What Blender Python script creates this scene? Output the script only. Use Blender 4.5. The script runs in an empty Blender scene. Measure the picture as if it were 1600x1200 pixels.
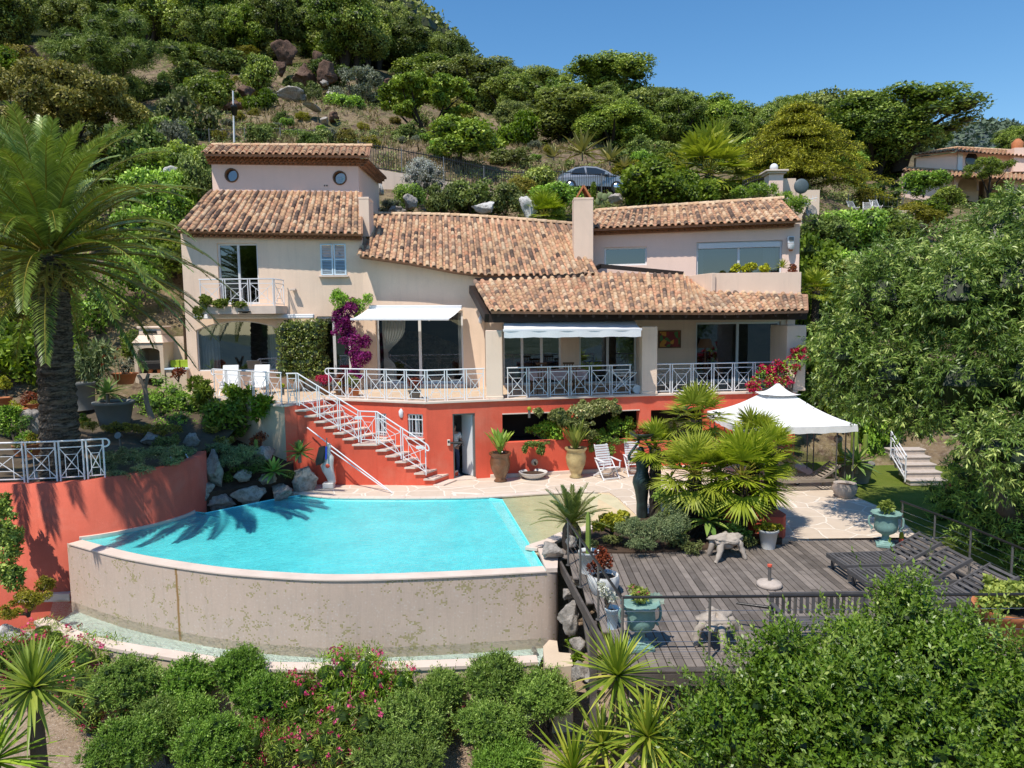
import bpy,math,random
import numpy as np
from mathutils import Vector,Matrix
from mathutils.geometry import tessellate_polygon
rnd = random.Random(7)
SC = bpy.context.scene
COL = SC.collection
V = Vector
# ------------------------------------------------------------------ camera
FPX,PITCH,ROLL,CAMH = 1109.0,math.radians(5.5),math.radians(0.7),5.35
_cp,_sp,_cr,_sr = math.cos(PITCH),math.sin(PITCH),math.cos(ROLL),math.sin(ROLL)
C_FW = V((0,_cp,-_sp)); _u0 = V((0,_sp,_cp)); _r0 = V((1,0,0))
C_R = _r0 *_cr -_u0 *_sr
C_U = _u0 *_cr +_r0 *_sr
CAM = V((0,0,CAMH))
def ray(px,py): return C_R *((px -800)/FPX)+C_U *((600-py)/FPX)+C_FW
def PZ(px,py,z):
 d = ray(px,py); return CAM +d *((z -CAMH)/d.z)
def PY(px,py,y):
 d = ray(px,py); return CAM +d *(y /d.y)
cam_data = bpy.data.cameras.new('camera')
cam_data.sensor_width = 36.0; cam_data.lens = 36.0*FPX /1600.0
cam_data.clip_end = 6000; cam_data.clip_start = 0.1
cam = bpy.data.objects.new('camera',cam_data); COL.objects.link(cam)
cam.matrix_world = Matrix(((C_R.x,C_U.x,-C_FW.x,0),(C_R.y,C_U.y,-C_FW.y,0),(C_R.z,C_U.z,-C_FW.z,CAMH),(0,0,0,1)))
SC.camera = cam
# ------------------------------------------------------------------ objects
def tag(o,label=None,cat=None,group=None,kind=None):
 if label: o['label'] = label
 if cat: o['category'] = cat
 if group: o['group'] = group
 if kind: o['kind'] = kind
 return o
def thing(name,loc,label,cat,group=None,rz=0.0):
 o = bpy.data.objects.new(name,None); COL.objects.link(o)
 o.location = loc; o.rotation_euler = (0,0,rz); o.empty_display_size = .2
 return tag(o,label,cat,group)
def link(name,me,parent=None,loc=None):
 o = bpy.data.objects.new(name,me); COL.objects.link(o)
 if parent is not None: o.parent = parent; CH.setdefault(parent.name,[]).append(o)
 if loc is not None: o.location = loc
 return o
CH = {}
def base_of(o):
 p = V((0,0,0))
 while o is not None:
  p = p +V(o.location); o = o.parent
 return p
def kids(o): return list(CH.get(o.name,[]))
def copytree(o,parent=None,depth=0):
 c = o.copy(); COL.objects.link(c)
 if parent is not None: c.parent = parent; CH.setdefault(parent.name,[]).append(c)
 for k in kids(o): copytree(k,c,depth +1)
 return c
def dup(o,loc,rz=0.0,label=None,scale=None,group=None):
 ch = kids(o)
 c = o.copy(); COL.objects.link(c)
 for k in ch: copytree(k,c)
 c.location = loc; c.rotation_euler = (0,0,rz)
 if scale is not None: c.scale = scale if hasattr(scale,'__len__') else (scale,)*3
 if label: c['label'] = label
 if group: c['group'] = group
 return c
def set_attr(me,name,vals,dom='FACE'):
 a = me.attributes.new(name,'FLOAT',dom)
 a.data.foreach_set('value',np.asarray(vals,dtype=np.float32))
def bevel(o,w=.008,seg=1):
 m = o.modifiers.new('bevel','BEVEL'); m.width = w; m.segments = seg; m.limit_method = 'ANGLE'; m.angle_limit = .7
 m.harden_normals = False
 return o
class MB:
 def __init__(s): s.v = []; s.f = []; s.t = []; s.sm = []; s.uv = {}
 def add(s,vs,fs,t=.5,sm=False):
  n = len(s.v); s.v.extend([tuple(p) for p in vs])
  for f in fs:
   s.f.append(tuple(n +i for i in f)); s.t.append(t); s.sm.append(sm)
  return s
 def box(s,c,d,rz=0.0,t=.5,taper=1.0):
  x,y,z = d[0]/2,d[1]/2,d[2]/2; ca,sa = math.cos(rz),math.sin(rz); vs = []
  for k in (-1,1):
   q = taper if k > 0 else 1.0
   for a,b in ((-1,-1),(1,-1),(1,1),(-1,1)):
    X,Y_ = a *x *q,b *y *q
    vs.append((c[0]+X *ca -Y_ *sa,c[1]+X *sa +Y_ *ca,c[2]+k *z))
  return s.add(vs,[(3,2,1,0),(4,5,6,7),(0,1,5,4),(1,2,6,5),(2,3,7,6),(3,0,4,7)],t)
 def bar(s,p,q,w,h=None,up=(0,0,1),t=.5):
  h = h or w; p,q = V(p),V(q); d = (q -p)
  if d.length < 1e-6: return s
  d.normalize(); u = V(up)
  if abs(d.dot(u)) > .99: u = V((0,1,0))
  r = d.cross(u).normalized()*(w /2); u = r.cross(d).normalized()*(h /2)
  vs = [p -r -u,p +r -u,p +r +u,p -r +u,q -r -u,q +r -u,q +r +u,q -r +u]
  return s.add(vs,[(3,2,1,0),(4,5,6,7),(0,1,5,4),(1,2,6,5),(2,3,7,6),(3,0,4,7)],t)
 def tube(s,pts,r,n=8,t=.5,cap=True,sm=True):
  pts = [V(p) for p in pts]; m = len(pts)
  rs = r if hasattr(r,'__len__') else [r]*m
  vs = []; pu = None
  for i,p in enumerate(pts):
   d = (pts[min(i +1,m -1)]-pts[max(i -1,0)])
   if d.length < 1e-9: d = V((0,0,1))
   d.normalize()
   if pu is None:
    u = V((0,0,1)) if abs(d.z) < .9 else V((1,0,0))
    u = (u -d *u.dot(d)).normalized()
   else:
    u = pu -d *pu.dot(d)
    u = u.normalized() if u.length > 1e-6 else V((1,0,0))
   pu = u; w = d.cross(u)
   for k in range(n):
    a = 2*math.pi *k /n
    vs.append(p +(u *math.cos(a)+w *math.sin(a))*rs[i])
  fs = [(i *n +k,i *n +(k +1) % n,(i +1)*n +(k +1) % n,(i +1)*n +k) for i in range(m -1) for k in range(n)]
  s.add(vs,fs,t,sm)
  if cap:
   s.add(vs[:n],[tuple(range(n -1,-1,-1))],t); s.add(vs[-n:],[tuple(range(n))],t)
  return s
 def cyl(s,p,q,r,r2=None,n=12,t=.5): return s.tube([p,q],[r,r if r2 is None else r2],n,t)
 def lathe(s,prof,c=(0,0,0),n=20,t=.5,sx=1,sy=1,cap=True,wave=None):
  vs = []
  for r,z in prof:
   for k in range(n):
    a = 2*math.pi *k /n; rr = r *(1+(wave(a,z) if wave else 0))
    vs.append((c[0]+rr *math.cos(a)*sx,c[1]+rr *math.sin(a)*sy,c[2]+z))
  m = len(prof)
  fs = [(i *n +k,i *n +(k +1) % n,(i +1)*n +(k +1) % n,(i +1)*n +k) for i in range(m -1) for k in range(n)]
  s.add(vs,fs,t,True)
  if cap: s.add(vs[:n],[tuple(range(n -1,-1,-1))],t); s.add(vs[-n:],[tuple(range(n))],t)
  return s
 def ball(s,c,r,nu=12,nv=8,t=.5,fn=None):
  r = r if hasattr(r,'__len__') else (r,r,r); vs = []
  for j in range(nv +1):
   th = math.pi *j /nv
   for k in range(nu):
    a = 2*math.pi *k /nu
    d = V((math.sin(th)*math.cos(a),math.sin(th)*math.sin(a),-math.cos(th)))
    q = fn(d) if fn else 1.0
    vs.append((c[0]+d.x *r[0]*q,c[1]+d.y *r[1]*q,c[2]+d.z *r[2]*q))
  fs = [(j *nu +k,j *nu +(k +1) % nu,(j +1)*nu +(k +1) % nu,(j +1)*nu +k) for j in range(nv) for k in range(nu)]
  return s.add(vs,fs,t,True)
 def prism(s,poly,z0,z1,t=.5,top=None):
  n = len(poly); zt = top or (lambda x,y: z1)
  vs = [(p[0],p[1],z0) for p in poly]+[(p[0],p[1],zt(p[0],p[1])) for p in poly]
  tris = tessellate_polygon([[V((p[0],p[1],0)) for p in poly]])
  s.add(vs,[tuple(n +i for i in orient(t_,poly)) for t_ in tris],t)
  s.add(vs,[tuple(reversed(orient(t_,poly))) for t_ in tris],t)
  ccw = area2(poly) > 0
  s.add(vs,[((i,(i +1) % n,n +(i +1) % n,n +i) if ccw else (n +i,n +(i +1) % n,(i +1) % n,i)) for i in range(n)],t)
  return s
 def quad(s,a,b,c,d,t=.5): return s.add([a,b,c,d],[(0,1,2,3)],t)
 def mesh(s,name='mesh',off=None):
  me = bpy.data.meshes.new(name)
  v = s.v if off is None else [(p[0]-off[0],p[1]-off[1],p[2]-off[2]) for p in s.v]
  me.from_pydata(v,[],s.f)
  set_attr(me,'tint',s.t)
  me.polygons.foreach_set('use_smooth',np.array(s.sm,dtype=bool))
  if s.uv:
   l = me.uv_layers.new(name='UVMap')
   for p in me.polygons:
    for li in p.loop_indices: l.data[li].uv = s.uv.get(me.loops[li].vertex_index,(0,0))
  me.update(); return me
 def build(s,name,mat,parent=None,loc=None,bev=None):
  off = base_of(parent) if parent is not None else loc
  me = s.mesh(name,off);
  for m_ in (mat if isinstance(mat,(list,tuple)) else [mat]): me.materials.append(m_)
  o = link(name,me,parent,loc if parent is None else None)
  if bev: bevel(o,bev)
  return o
def area2(p): return sum(p[i][0]*p[(i +1) % len(p)][1]-p[(i +1) % len(p)][0]*p[i][1] for i in range(len(p)))
def orient(t,poly):
 a = [poly[i] for i in t]
 return t if area2(a) > 0 else tuple(reversed(t))
def lerp(a,b,t): return a +(b -a)*t
def polyline(pts,u):
 pts = [V(p) for p in pts]; L = [0]
 for a,b in zip(pts,pts[1:]): L.append(L[-1]+(b -a).length)
 d = u *L[-1]
 for i in range(len(pts)-1):
  if d <= L[i +1] or i == len(pts)-2:
   return pts[i].lerp(pts[i +1],(d -L[i])/max(1e-9,L[i +1]-L[i]))
def plen(pts): return sum((V(b)-V(a)).length for a,b in zip(pts,pts[1:]))
def smooth_pts(pts,n=40):
 pts = [V(p) for p in pts]; out = []; m = len(pts)
 for i in range(n +1):
  u = i /n *(m -1); k = min(int(u),m -2); t = u -k
  p0,p1,p2,p3 = pts[max(k -1,0)],pts[k],pts[k +1],pts[min(k +2,m -1)]
  out.append(.5*((2*p1)+(p2 -p0)*t +(2*p0 -5*p1 +4*p2 -p3)*t *t +(3*p1 -p0 -3*p2 +p3)*t ** 3))
 return out
# ------------------------------------------------------------------ materials
def srgb(r,g,b):
 f = lambda c: (c /255)/12.92 if c <= 10.3 else ((c /255+.055)/1.055) ** 2.4
 return (f(r),f(g),f(b))
class NT:
 def __init__(s,name):
  s.m = bpy.data.materials.new(name); s.m.use_nodes = True; s.t = s.m.node_tree
  for n in list(s.t.nodes): s.t.nodes.remove(n)
  s.out = s.n('ShaderNodeOutputMaterial')
 def n(s,typ,ins=None,**kw):
  nd = s.t.nodes.new(typ)
  for k,v in kw.items(): setattr(nd,k,v)
  for k,v in (ins or {}).items():
   sk = nd.inputs[k]
   if isinstance(v,bpy.types.NodeSocket): s.t.links.new(v,sk)
   elif isinstance(v,bpy.types.Node): s.t.links.new(v.outputs[0],sk)
   else:
    if sk.type == 'RGBA' and len(v) == 3: v = (*v,1)
    sk.default_value = v
  return nd
 def L(s,a,b): s.t.links.new(a,b)
 def coord(s,kind='Object'): return s.n('ShaderNodeTexCoord').outputs[kind]
 def world(s): return s.n('ShaderNodeNewGeometry').outputs['Position']
 def noise(s,vec,scale,detail=4,rough=.55,dist=0): return s.n('ShaderNodeTexNoise',{'Vector': vec,'Scale': scale,'Detail': detail,'Roughness': rough,'Distortion': dist}).outputs['Fac']
 def ramp(s,fac,stops,interp='LINEAR'):
  r = s.n('ShaderNodeValToRGB',{'Fac': fac}); e = r.color_ramp; e.interpolation = interp
  while len(e.elements) < len(stops): e.elements.new(.5)
  for el,(p,c) in zip(e.elements,stops): el.position = p; el.color = (*c,1) if len(c) == 3 else c
  return r.outputs['Color']
 def mix(s,fac,a,b,mode='MIX'):
  m = s.n('ShaderNodeMix',{},data_type='RGBA',blend_type=mode)
  for i,v in ((0,fac),(6,a),(7,b)):
   sk = m.inputs[i]
   if isinstance(v,bpy.types.NodeSocket): s.L(v,sk)
   else: sk.default_value = v if i == 0 else ((*v,1) if len(v) == 3 else v)
  return m.outputs[2]
 def math(s,op,a,b=0.0,c=0.0):
  m = s.n('ShaderNodeMath',{0: a,1: b,2: c},operation=op); return m.outputs[0]
 def map(s,v,a,b,c=0.0,d=1.0): return s.n('ShaderNodeMapRange',{0: v,1: a,2: b,3: c,4: d}).outputs[0]
 def bump(s,h,strength=.3,dist=.02): return s.n('ShaderNodeBump',{'Height': h,'Strength': strength,'Distance': dist}).outputs[0]
 def attr(s,name='tint'): return s.n('ShaderNodeAttribute',attribute_name=name).outputs['Fac']
 def bsdf(s,**k):
  names = {'col': 'Base Color','rough': 'Roughness','metal': 'Metallic','nrm': 'Normal','spec': 'Specular IOR Level','alpha': 'Alpha','sss': 'Subsurface Weight'}
  return s.n('ShaderNodeBsdfPrincipled',{names[a]: v for a,v in k.items()})
 def done(s,sh):
  s.L(sh.outputs[0] if isinstance(sh,bpy.types.Node) else sh,s.out.inputs['Surface']); return s.m
def rough_mat(name,col,rough=.8,var=.18,scale=1.2,bump=.25,bscale=40,metal=0,spec=.3,dirt=None,dirt_amt=.5,tint=0.0,streak=0.0):
 t = NT(name); w = t.world()
 n1 = t.noise(w,scale,6,.6); n2 = t.noise(w,bscale,5,.6)
 c = t.mix(t.map(n1,.3,.7),tuple(x *(1-var) for x in col),tuple(min(1,x *(1+var)) for x in col))
 c = t.mix(t.math('MULTIPLY',t.map(n2,.35,.65),.35),c,tuple(x *.75 for x in col))
 if tint: c = t.mix(tint,c,t.mix(1.0,c,t.ramp(t.attr(),[(0,(.35,.35,.35)),(.5,(1,1,1)),(1,(1.5,1.5,1.5))]),'MULTIPLY'))
 if dirt:
  n3 = t.noise(w,scale *.6,8,.7,.5)
  c = t.mix(t.math('MULTIPLY',t.map(n3,.52,.75),dirt_amt),c,dirt)
 if streak:
  mp = t.n('ShaderNodeMapping',{'Vector': w,'Scale': (3.0,3.0,.25)})
  c = t.mix(t.math('MULTIPLY',t.map(t.noise(mp.outputs[0],1.6,6,.65),.5,.8),streak),c,tuple(x *.45 for x in col))
 b = t.bsdf(col=c,rough=rough,metal=metal,spec=spec,nrm=t.bump(n2,bump,.01))
 return t.done(b)
def leaf_mat(name,dark,light,trans=.3,rough=.55,obj_var=.25,warm=None,spec=.3):
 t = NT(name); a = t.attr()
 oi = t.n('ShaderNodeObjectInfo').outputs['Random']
 st = [(0,tuple(x *.5 for x in dark)),(.05,dark),(.72,light)]  # first stop colours the inner cores dark, as shade inside the crown
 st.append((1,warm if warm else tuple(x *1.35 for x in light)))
 c = t.ramp(a,st)  # wide dark-to-warm span puts foliage shadows and highlights into the leaf colour
 hs = t.n('ShaderNodeHueSaturation',{'Hue': t.map(oi,0,1,.5-.06*obj_var,.5+.06*obj_var),'Saturation': t.map(oi,0,1,1-.4*obj_var,1+.2*obj_var),'Value': t.map(t.math('FRACT',t.math('MULTIPLY',oi,7.31)),0,1,1-obj_var,1+obj_var),'Color': c})
 c = hs.outputs[0]
 p = t.bsdf(col=c,rough=rough,spec=spec)
 tr = t.n('ShaderNodeBsdfTranslucent',{'Color': t.mix(1.0,c,(1.15,1.25,.6),'MULTIPLY')})
 return t.done(t.n('ShaderNodeMixShader',{0: trans,1: p.outputs[0],2: tr.outputs[0]}))
# ------------------------------------------------------------------ world and light
SUN_EL,SUN_AZ = math.radians(61),math.radians(36)     # sun in front of the house, to the left of the camera
sdir = V((-math.sin(SUN_AZ)*math.cos(SUN_EL),-math.cos(SUN_AZ)*math.cos(SUN_EL),math.sin(SUN_EL)))
W = bpy.data.worlds.new('World'); SC.world = W; W.use_nodes = True
wt = W.node_tree; bg = wt.nodes['Background']
sky = wt.nodes.new('ShaderNodeTexSky'); sky.sky_type = 'NISHITA'; sky.sun_disc = False
sky.sun_elevation = SUN_EL; sky.sun_rotation = math.atan2(sdir.x,sdir.y)
sky.altitude = 150; sky.air_density = 1.25; sky.dust_density = .08; sky.ozone_density = 4.0
hs_ = wt.nodes.new('ShaderNodeHueSaturation'); hs_.inputs['Saturation'].default_value = 1.25; wt.links.new(sky.outputs[0],hs_.inputs['Color']); wt.links.new(hs_.outputs[0],bg.inputs[0]); bg.inputs[1].default_value = .15
sun_d = bpy.data.lights.new('sun','SUN'); sun_d.energy = 5.0; sun_d.angle = math.radians(.5); sun_d.color = (1,.93,.82)
sun = bpy.data.objects.new('sun',sun_d); COL.objects.link(sun)
sun.rotation_euler = sdir.to_track_quat('Z','Y').to_euler(); sun.location = (-20,-20,60)
SC.view_settings.view_transform = 'Standard'; SC.view_settings.look = 'None'; SC.view_settings.exposure = 0; SC.view_settings.gamma = 1
SC.render.engine = 'CYCLES'; cy = SC.cycles
cy.max_bounces = 7; cy.diffuse_bounces = 3; cy.glossy_bounces = 3; cy.transmission_bounces = 4; cy.transparent_max_bounces = 16
cy.use_denoising = True; cy.caustics_reflective = False; cy.caustics_refractive = False
cy.sample_clamp_indirect = 6
# ================================================================== materials
M = {}
M['stucco'] = rough_mat('cream_stucco',(.93,.705,.54),.9,.09,.5,.5,45,dirt=(.66,.49,.37),dirt_amt=.4,streak=.2)
M['stucco_pink'] = rough_mat('pink_stucco',(.93,.68,.565),.9,.05,.5,.3,55,dirt=(.66,.44,.36),dirt_amt=.25,streak=.08)
M['stucco_pale'] = rough_mat('pale_pink_stucco',(.85,.655,.515),.9,.06,.5,.35,60,dirt=(.55,.43,.35),dirt_amt=.4,streak=.2)
M['red'] = rough_mat('red_stucco',(.74,.118,.066),.85,.15,.7,.35,50,dirt=(.68,.23,.15),dirt_amt=.65,streak=.28)
M['red_old'] = rough_mat('faded_red_stucco',(.62,.130,.08),.88,.18,.6,.4,45,dirt=(.66,.25,.18),dirt_amt=.6,streak=.3)
M['beige'] = rough_mat('beige_render',(.68,.54,.40),.9,.10,.6,.4,40,dirt=(.45,.36,.22),dirt_amt=.5,streak=.25)
M['coping'] = rough_mat('coping_stone',(.72,.59,.50),.8,.10,2,.2,60,dirt=(.45,.38,.33),dirt_amt=.3)
M['white'] = rough_mat('white_paint',(.80,.80,.80),.4,.03,3,.05,80,spec=.4,dirt=(.62,.60,.57),dirt_amt=.2)
M['rail'] = rough_mat('white_railing_paint',(.80,.80,.82),.38,.03,3,.05,80,spec=.4,dirt=(.6,.57,.53),dirt_amt=.25)
M['alu'] = rough_mat('white_window_frame',(.76,.76,.77),.35,.02,3,.03,80,spec=.45)
M['canvas'] = rough_mat('white_canvas',(.82,.82,.82),.85,.03,1.2,.12,25,dirt=(.74,.73,.72),dirt_amt=.3)
M['blue'] = rough_mat('pale_blue_paint',(.66,.80,.90),.5,.05,3,.05,60)
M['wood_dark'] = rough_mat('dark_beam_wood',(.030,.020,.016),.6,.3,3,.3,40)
M['wood_mid'] = rough_mat('brown_wood',(.16,.085,.045),.6,.25,3,.3,40,tint=.6)
M['wood_old'] = rough_mat('weathered_teak',(.30,.25,.20),.75,.2,3,.4,40,tint=.6)
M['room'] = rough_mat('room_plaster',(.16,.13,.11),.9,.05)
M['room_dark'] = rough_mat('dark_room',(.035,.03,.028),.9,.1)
M['door_grey'] = rough_mat('grey_painted_wall',(.38,.40,.43),.8,.05)
M['curtain'] = rough_mat('ivory_curtain',(.66,.64,.60),.9,.05)
M['metal_dark'] = rough_mat('dark_metal',(.035,.033,.032),.35,.1,metal=.4,spec=.5)
M['steel'] = rough_mat('stainless_steel',(.62,.62,.62),.22,.05,metal=1.0)
M['grey_metal'] = rough_mat('grey_steel',(.20,.19,.18),.4,.1,metal=.5)
M['terracotta'] = rough_mat('terracotta',(.52,.19,.08),.8,.15,4,.2,60,dirt=(.55,.36,.26),dirt_amt=.4)
M['soil'] = rough_mat('soil',(.07,.045,.03),.95,.3,6,.6,60)
M['genoise'] = rough_mat('genoise_clay',(.40,.22,.14),.9,.2,4,.3,60,tint=.5)
M['tilefloor'] = None
def tile_mat():
 t = NT('roof_tile'); a = t.attr(); w = t.world()
 c = t.ramp(a,[(0,(.070,.048,.040)),(.16,(.15,.098,.075)),(.34,(.27,.175,.125)),(.5,(.46,.265,.155)),(.66,(.62,.385,.22)),(.86,(.70,.51,.335)),(1,(.55,.25,.14))])
 n = t.noise(w,9,6,.7); c = t.mix(t.math('MULTIPLY',t.map(n,.5,.68),.6),c,(.10,.075,.062))
 n3 = t.noise(w,.45,4,.6); c = t.mix(t.math('MULTIPLY',t.map(n3,.5,.72),.45),c,(.13,.095,.075))
 n2 = t.noise(w,45,4,.6); c = t.mix(t.math('MULTIPLY',t.map(n2,.55,.7),.4),c,(.50,.42,.33))
 return t.done(t.bsdf(col=c,rough=.9,spec=.2,nrm=t.bump(n2,.35,.008)))
M['tile'] = tile_mat()
def glass_mat(name,tint=(.62,.66,.70),refl=.22):
 t = NT(name); lw = t.n('ShaderNodeLayerWeight',{'Blend': .25}).outputs['Fresnel']
 g = t.n('ShaderNodeBsdfGlossy',{'Color': (.72,.83,1.0),'Roughness': .015,'Normal': t.bump(t.noise(t.world(),.8,2),.06,.02)})
 tr = t.n('ShaderNodeBsdfTransparent',{'Color': tint})
 return t.done(t.n('ShaderNodeMixShader',{0: t.math('ADD',t.math('MULTIPLY',lw,.5),refl),1: tr.outputs[0],2: g.outputs[0]}))
M['glass'] = glass_mat('window_glass')
M['glass_blue'] = glass_mat('reflective_window_glass',(.20,.25,.30),.15)
M['glass_bay'] = glass_mat('bay_window_glass',(.50,.56,.62),.30)
M['glass_clear'] = glass_mat('clear_window_glass',(.75,.78,.78),.10)
# ================================================================== wall helper
class Wall:
 """vertical plane between two plan points (left, right as seen from the front)"""
 def __init__(s,A,B):
  s.A = V((A[0],A[1],0)); s.B = V((B[0],B[1],0)); s.d = (s.B -s.A); s.len = s.d.length; s.d.normalize()
  s.n = V((s.d.y,-s.d.x,0))
 def p(s,u,z,off=0): q = s.A +s.d *u +s.n *off; return V((q.x,q.y,z))
 def sz(s,px,py):
  r = ray(px,py); t = (s.A -CAM).dot(s.n)/r.dot(s.n); q = CAM +r *t
  return ((q -s.A).dot(s.d),q.z)
 def rect(s,x0,y0,x1,y1):
  a,b,c,d = s.sz(x0,y0),s.sz(x1,y0),s.sz(x1,y1),s.sz(x0,y1)
  return ((a[0]+d[0])/2,(c[1]+d[1])/2,(b[0]+c[0])/2,(a[1]+b[1])/2)   # u0,z0,u1,z1
 def panel(s,mb,outer,holes=(),th=.25,off=0.0,t=.5):
  loops = [list(outer)]+[list(h) for h in holes]
  flat = [p for l in loops for p in l]
  tr = tessellate_polygon([[V((p[0],p[1],0)) for p in l] for l in loops])
  n = len(flat)
  vs = [s.p(a,b,off) for a,b in flat]+[s.p(a,b,off -th) for a,b in flat]
  fs = []
  for q in tr:
   a = sum(flat[q[i]][0]*flat[q[(i +1) % 3]][1]-flat[q[(i +1) % 3]][0]*flat[q[i]][1] for i in range(3))
   q = tuple(q) if a > 0 else tuple(reversed(q))
   fs.append(q); fs.append(tuple(n +i for i in reversed(q)))
  k = 0
  for l in loops:
   m = len(l)
   for i in range(m): fs.append((k +i,n +k +i,n +k +(i +1) % m,k +(i +1) % m))
   k += m
  mb.add(vs,fs,t); return mb
def R4(r): return [(r[0],r[1]),(r[2],r[1]),(r[2],r[3]),(r[0],r[3])]
def window(w,r,parent,panes=2,fw=.06,depth=.12,glass='glass',frame='alu',name='window',label=None,mull=None,bottom=True,rows=1):
 mb = MB(); u0,z0,u1,z1 = r; D =-depth
 for a,b in (((u0,z1 -fw /2),(u1,z1 -fw /2)),)+((((u0,z0 +fw /2),(u1,z0 +fw /2)),) if bottom else ()):
  mb.bar(w.p(a[0],a[1],D),w.p(b[0],b[1],D),.07,fw)
 for k in range(panes +1):
  u = u0 +(u1 -u0)*k /panes; u = min(max(u,u0 +fw /2),u1 -fw /2)
  mb.bar(w.p(u,z0 +.001,D),w.p(u,z1 -.001,D),fw *(1.0 if k in (0,panes) else 1.25),.066,up=w.n)
 for j in range(1,rows):
  z = z0 +(z1 -z0)*j /rows; mb.bar(w.p(u0,z,D),w.p(u1,z,D),.05,fw *.6)
 f = mb.build(name,M[frame],parent,bev=.006)
 if label: f['label'] = label
 g = MB();
 g.quad(w.p(u0 +fw *.5,z0 +fw *.5,D -.012),w.p(u1 -fw *.5,z0 +fw *.5,D -.012),w.p(u1 -fw *.5,z1 -fw *.5,D -.012),w.p(u0 +fw *.5,z1 -fw *.5,D -.012))
 g.build('pane',M[glass],f)
 return f
def curtain(w,u0,u1,z0,z1,parent,off=-.35,tie=None,folds=9):
 """hanging curtain, pulled together at the tie height when tie=(u, z)"""
 mb = MB(); N,K = folds *6,14; vs = []
 for j in range(K +1):
  z = z1 +(z0 -z1)*j /K
  for i in range(N +1):
   u = u0 +(u1 -u0)*i /N
   if tie:
    g = math.exp(-((z -tie[1])/.55) ** 2) if z > tie[1] else max(math.exp(-((z -tie[1])/.5) ** 2),.55)
    u = lerp(u,tie[0]+(u -u0)*.15,g)
   vs.append(w.p(u,z,off +.035*math.sin(i /N *folds *2*math.pi +.4*math.sin(j *.5))))
 mb.add(vs,[(j *(N +1)+i,j *(N +1)+i +1,(j +1)*(N +1)+i +1,(j +1)*(N +1)+i) for j in range(K) for i in range(N)],.5,True)
 return mb.build('curtain',M['curtain'],parent)
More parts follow.
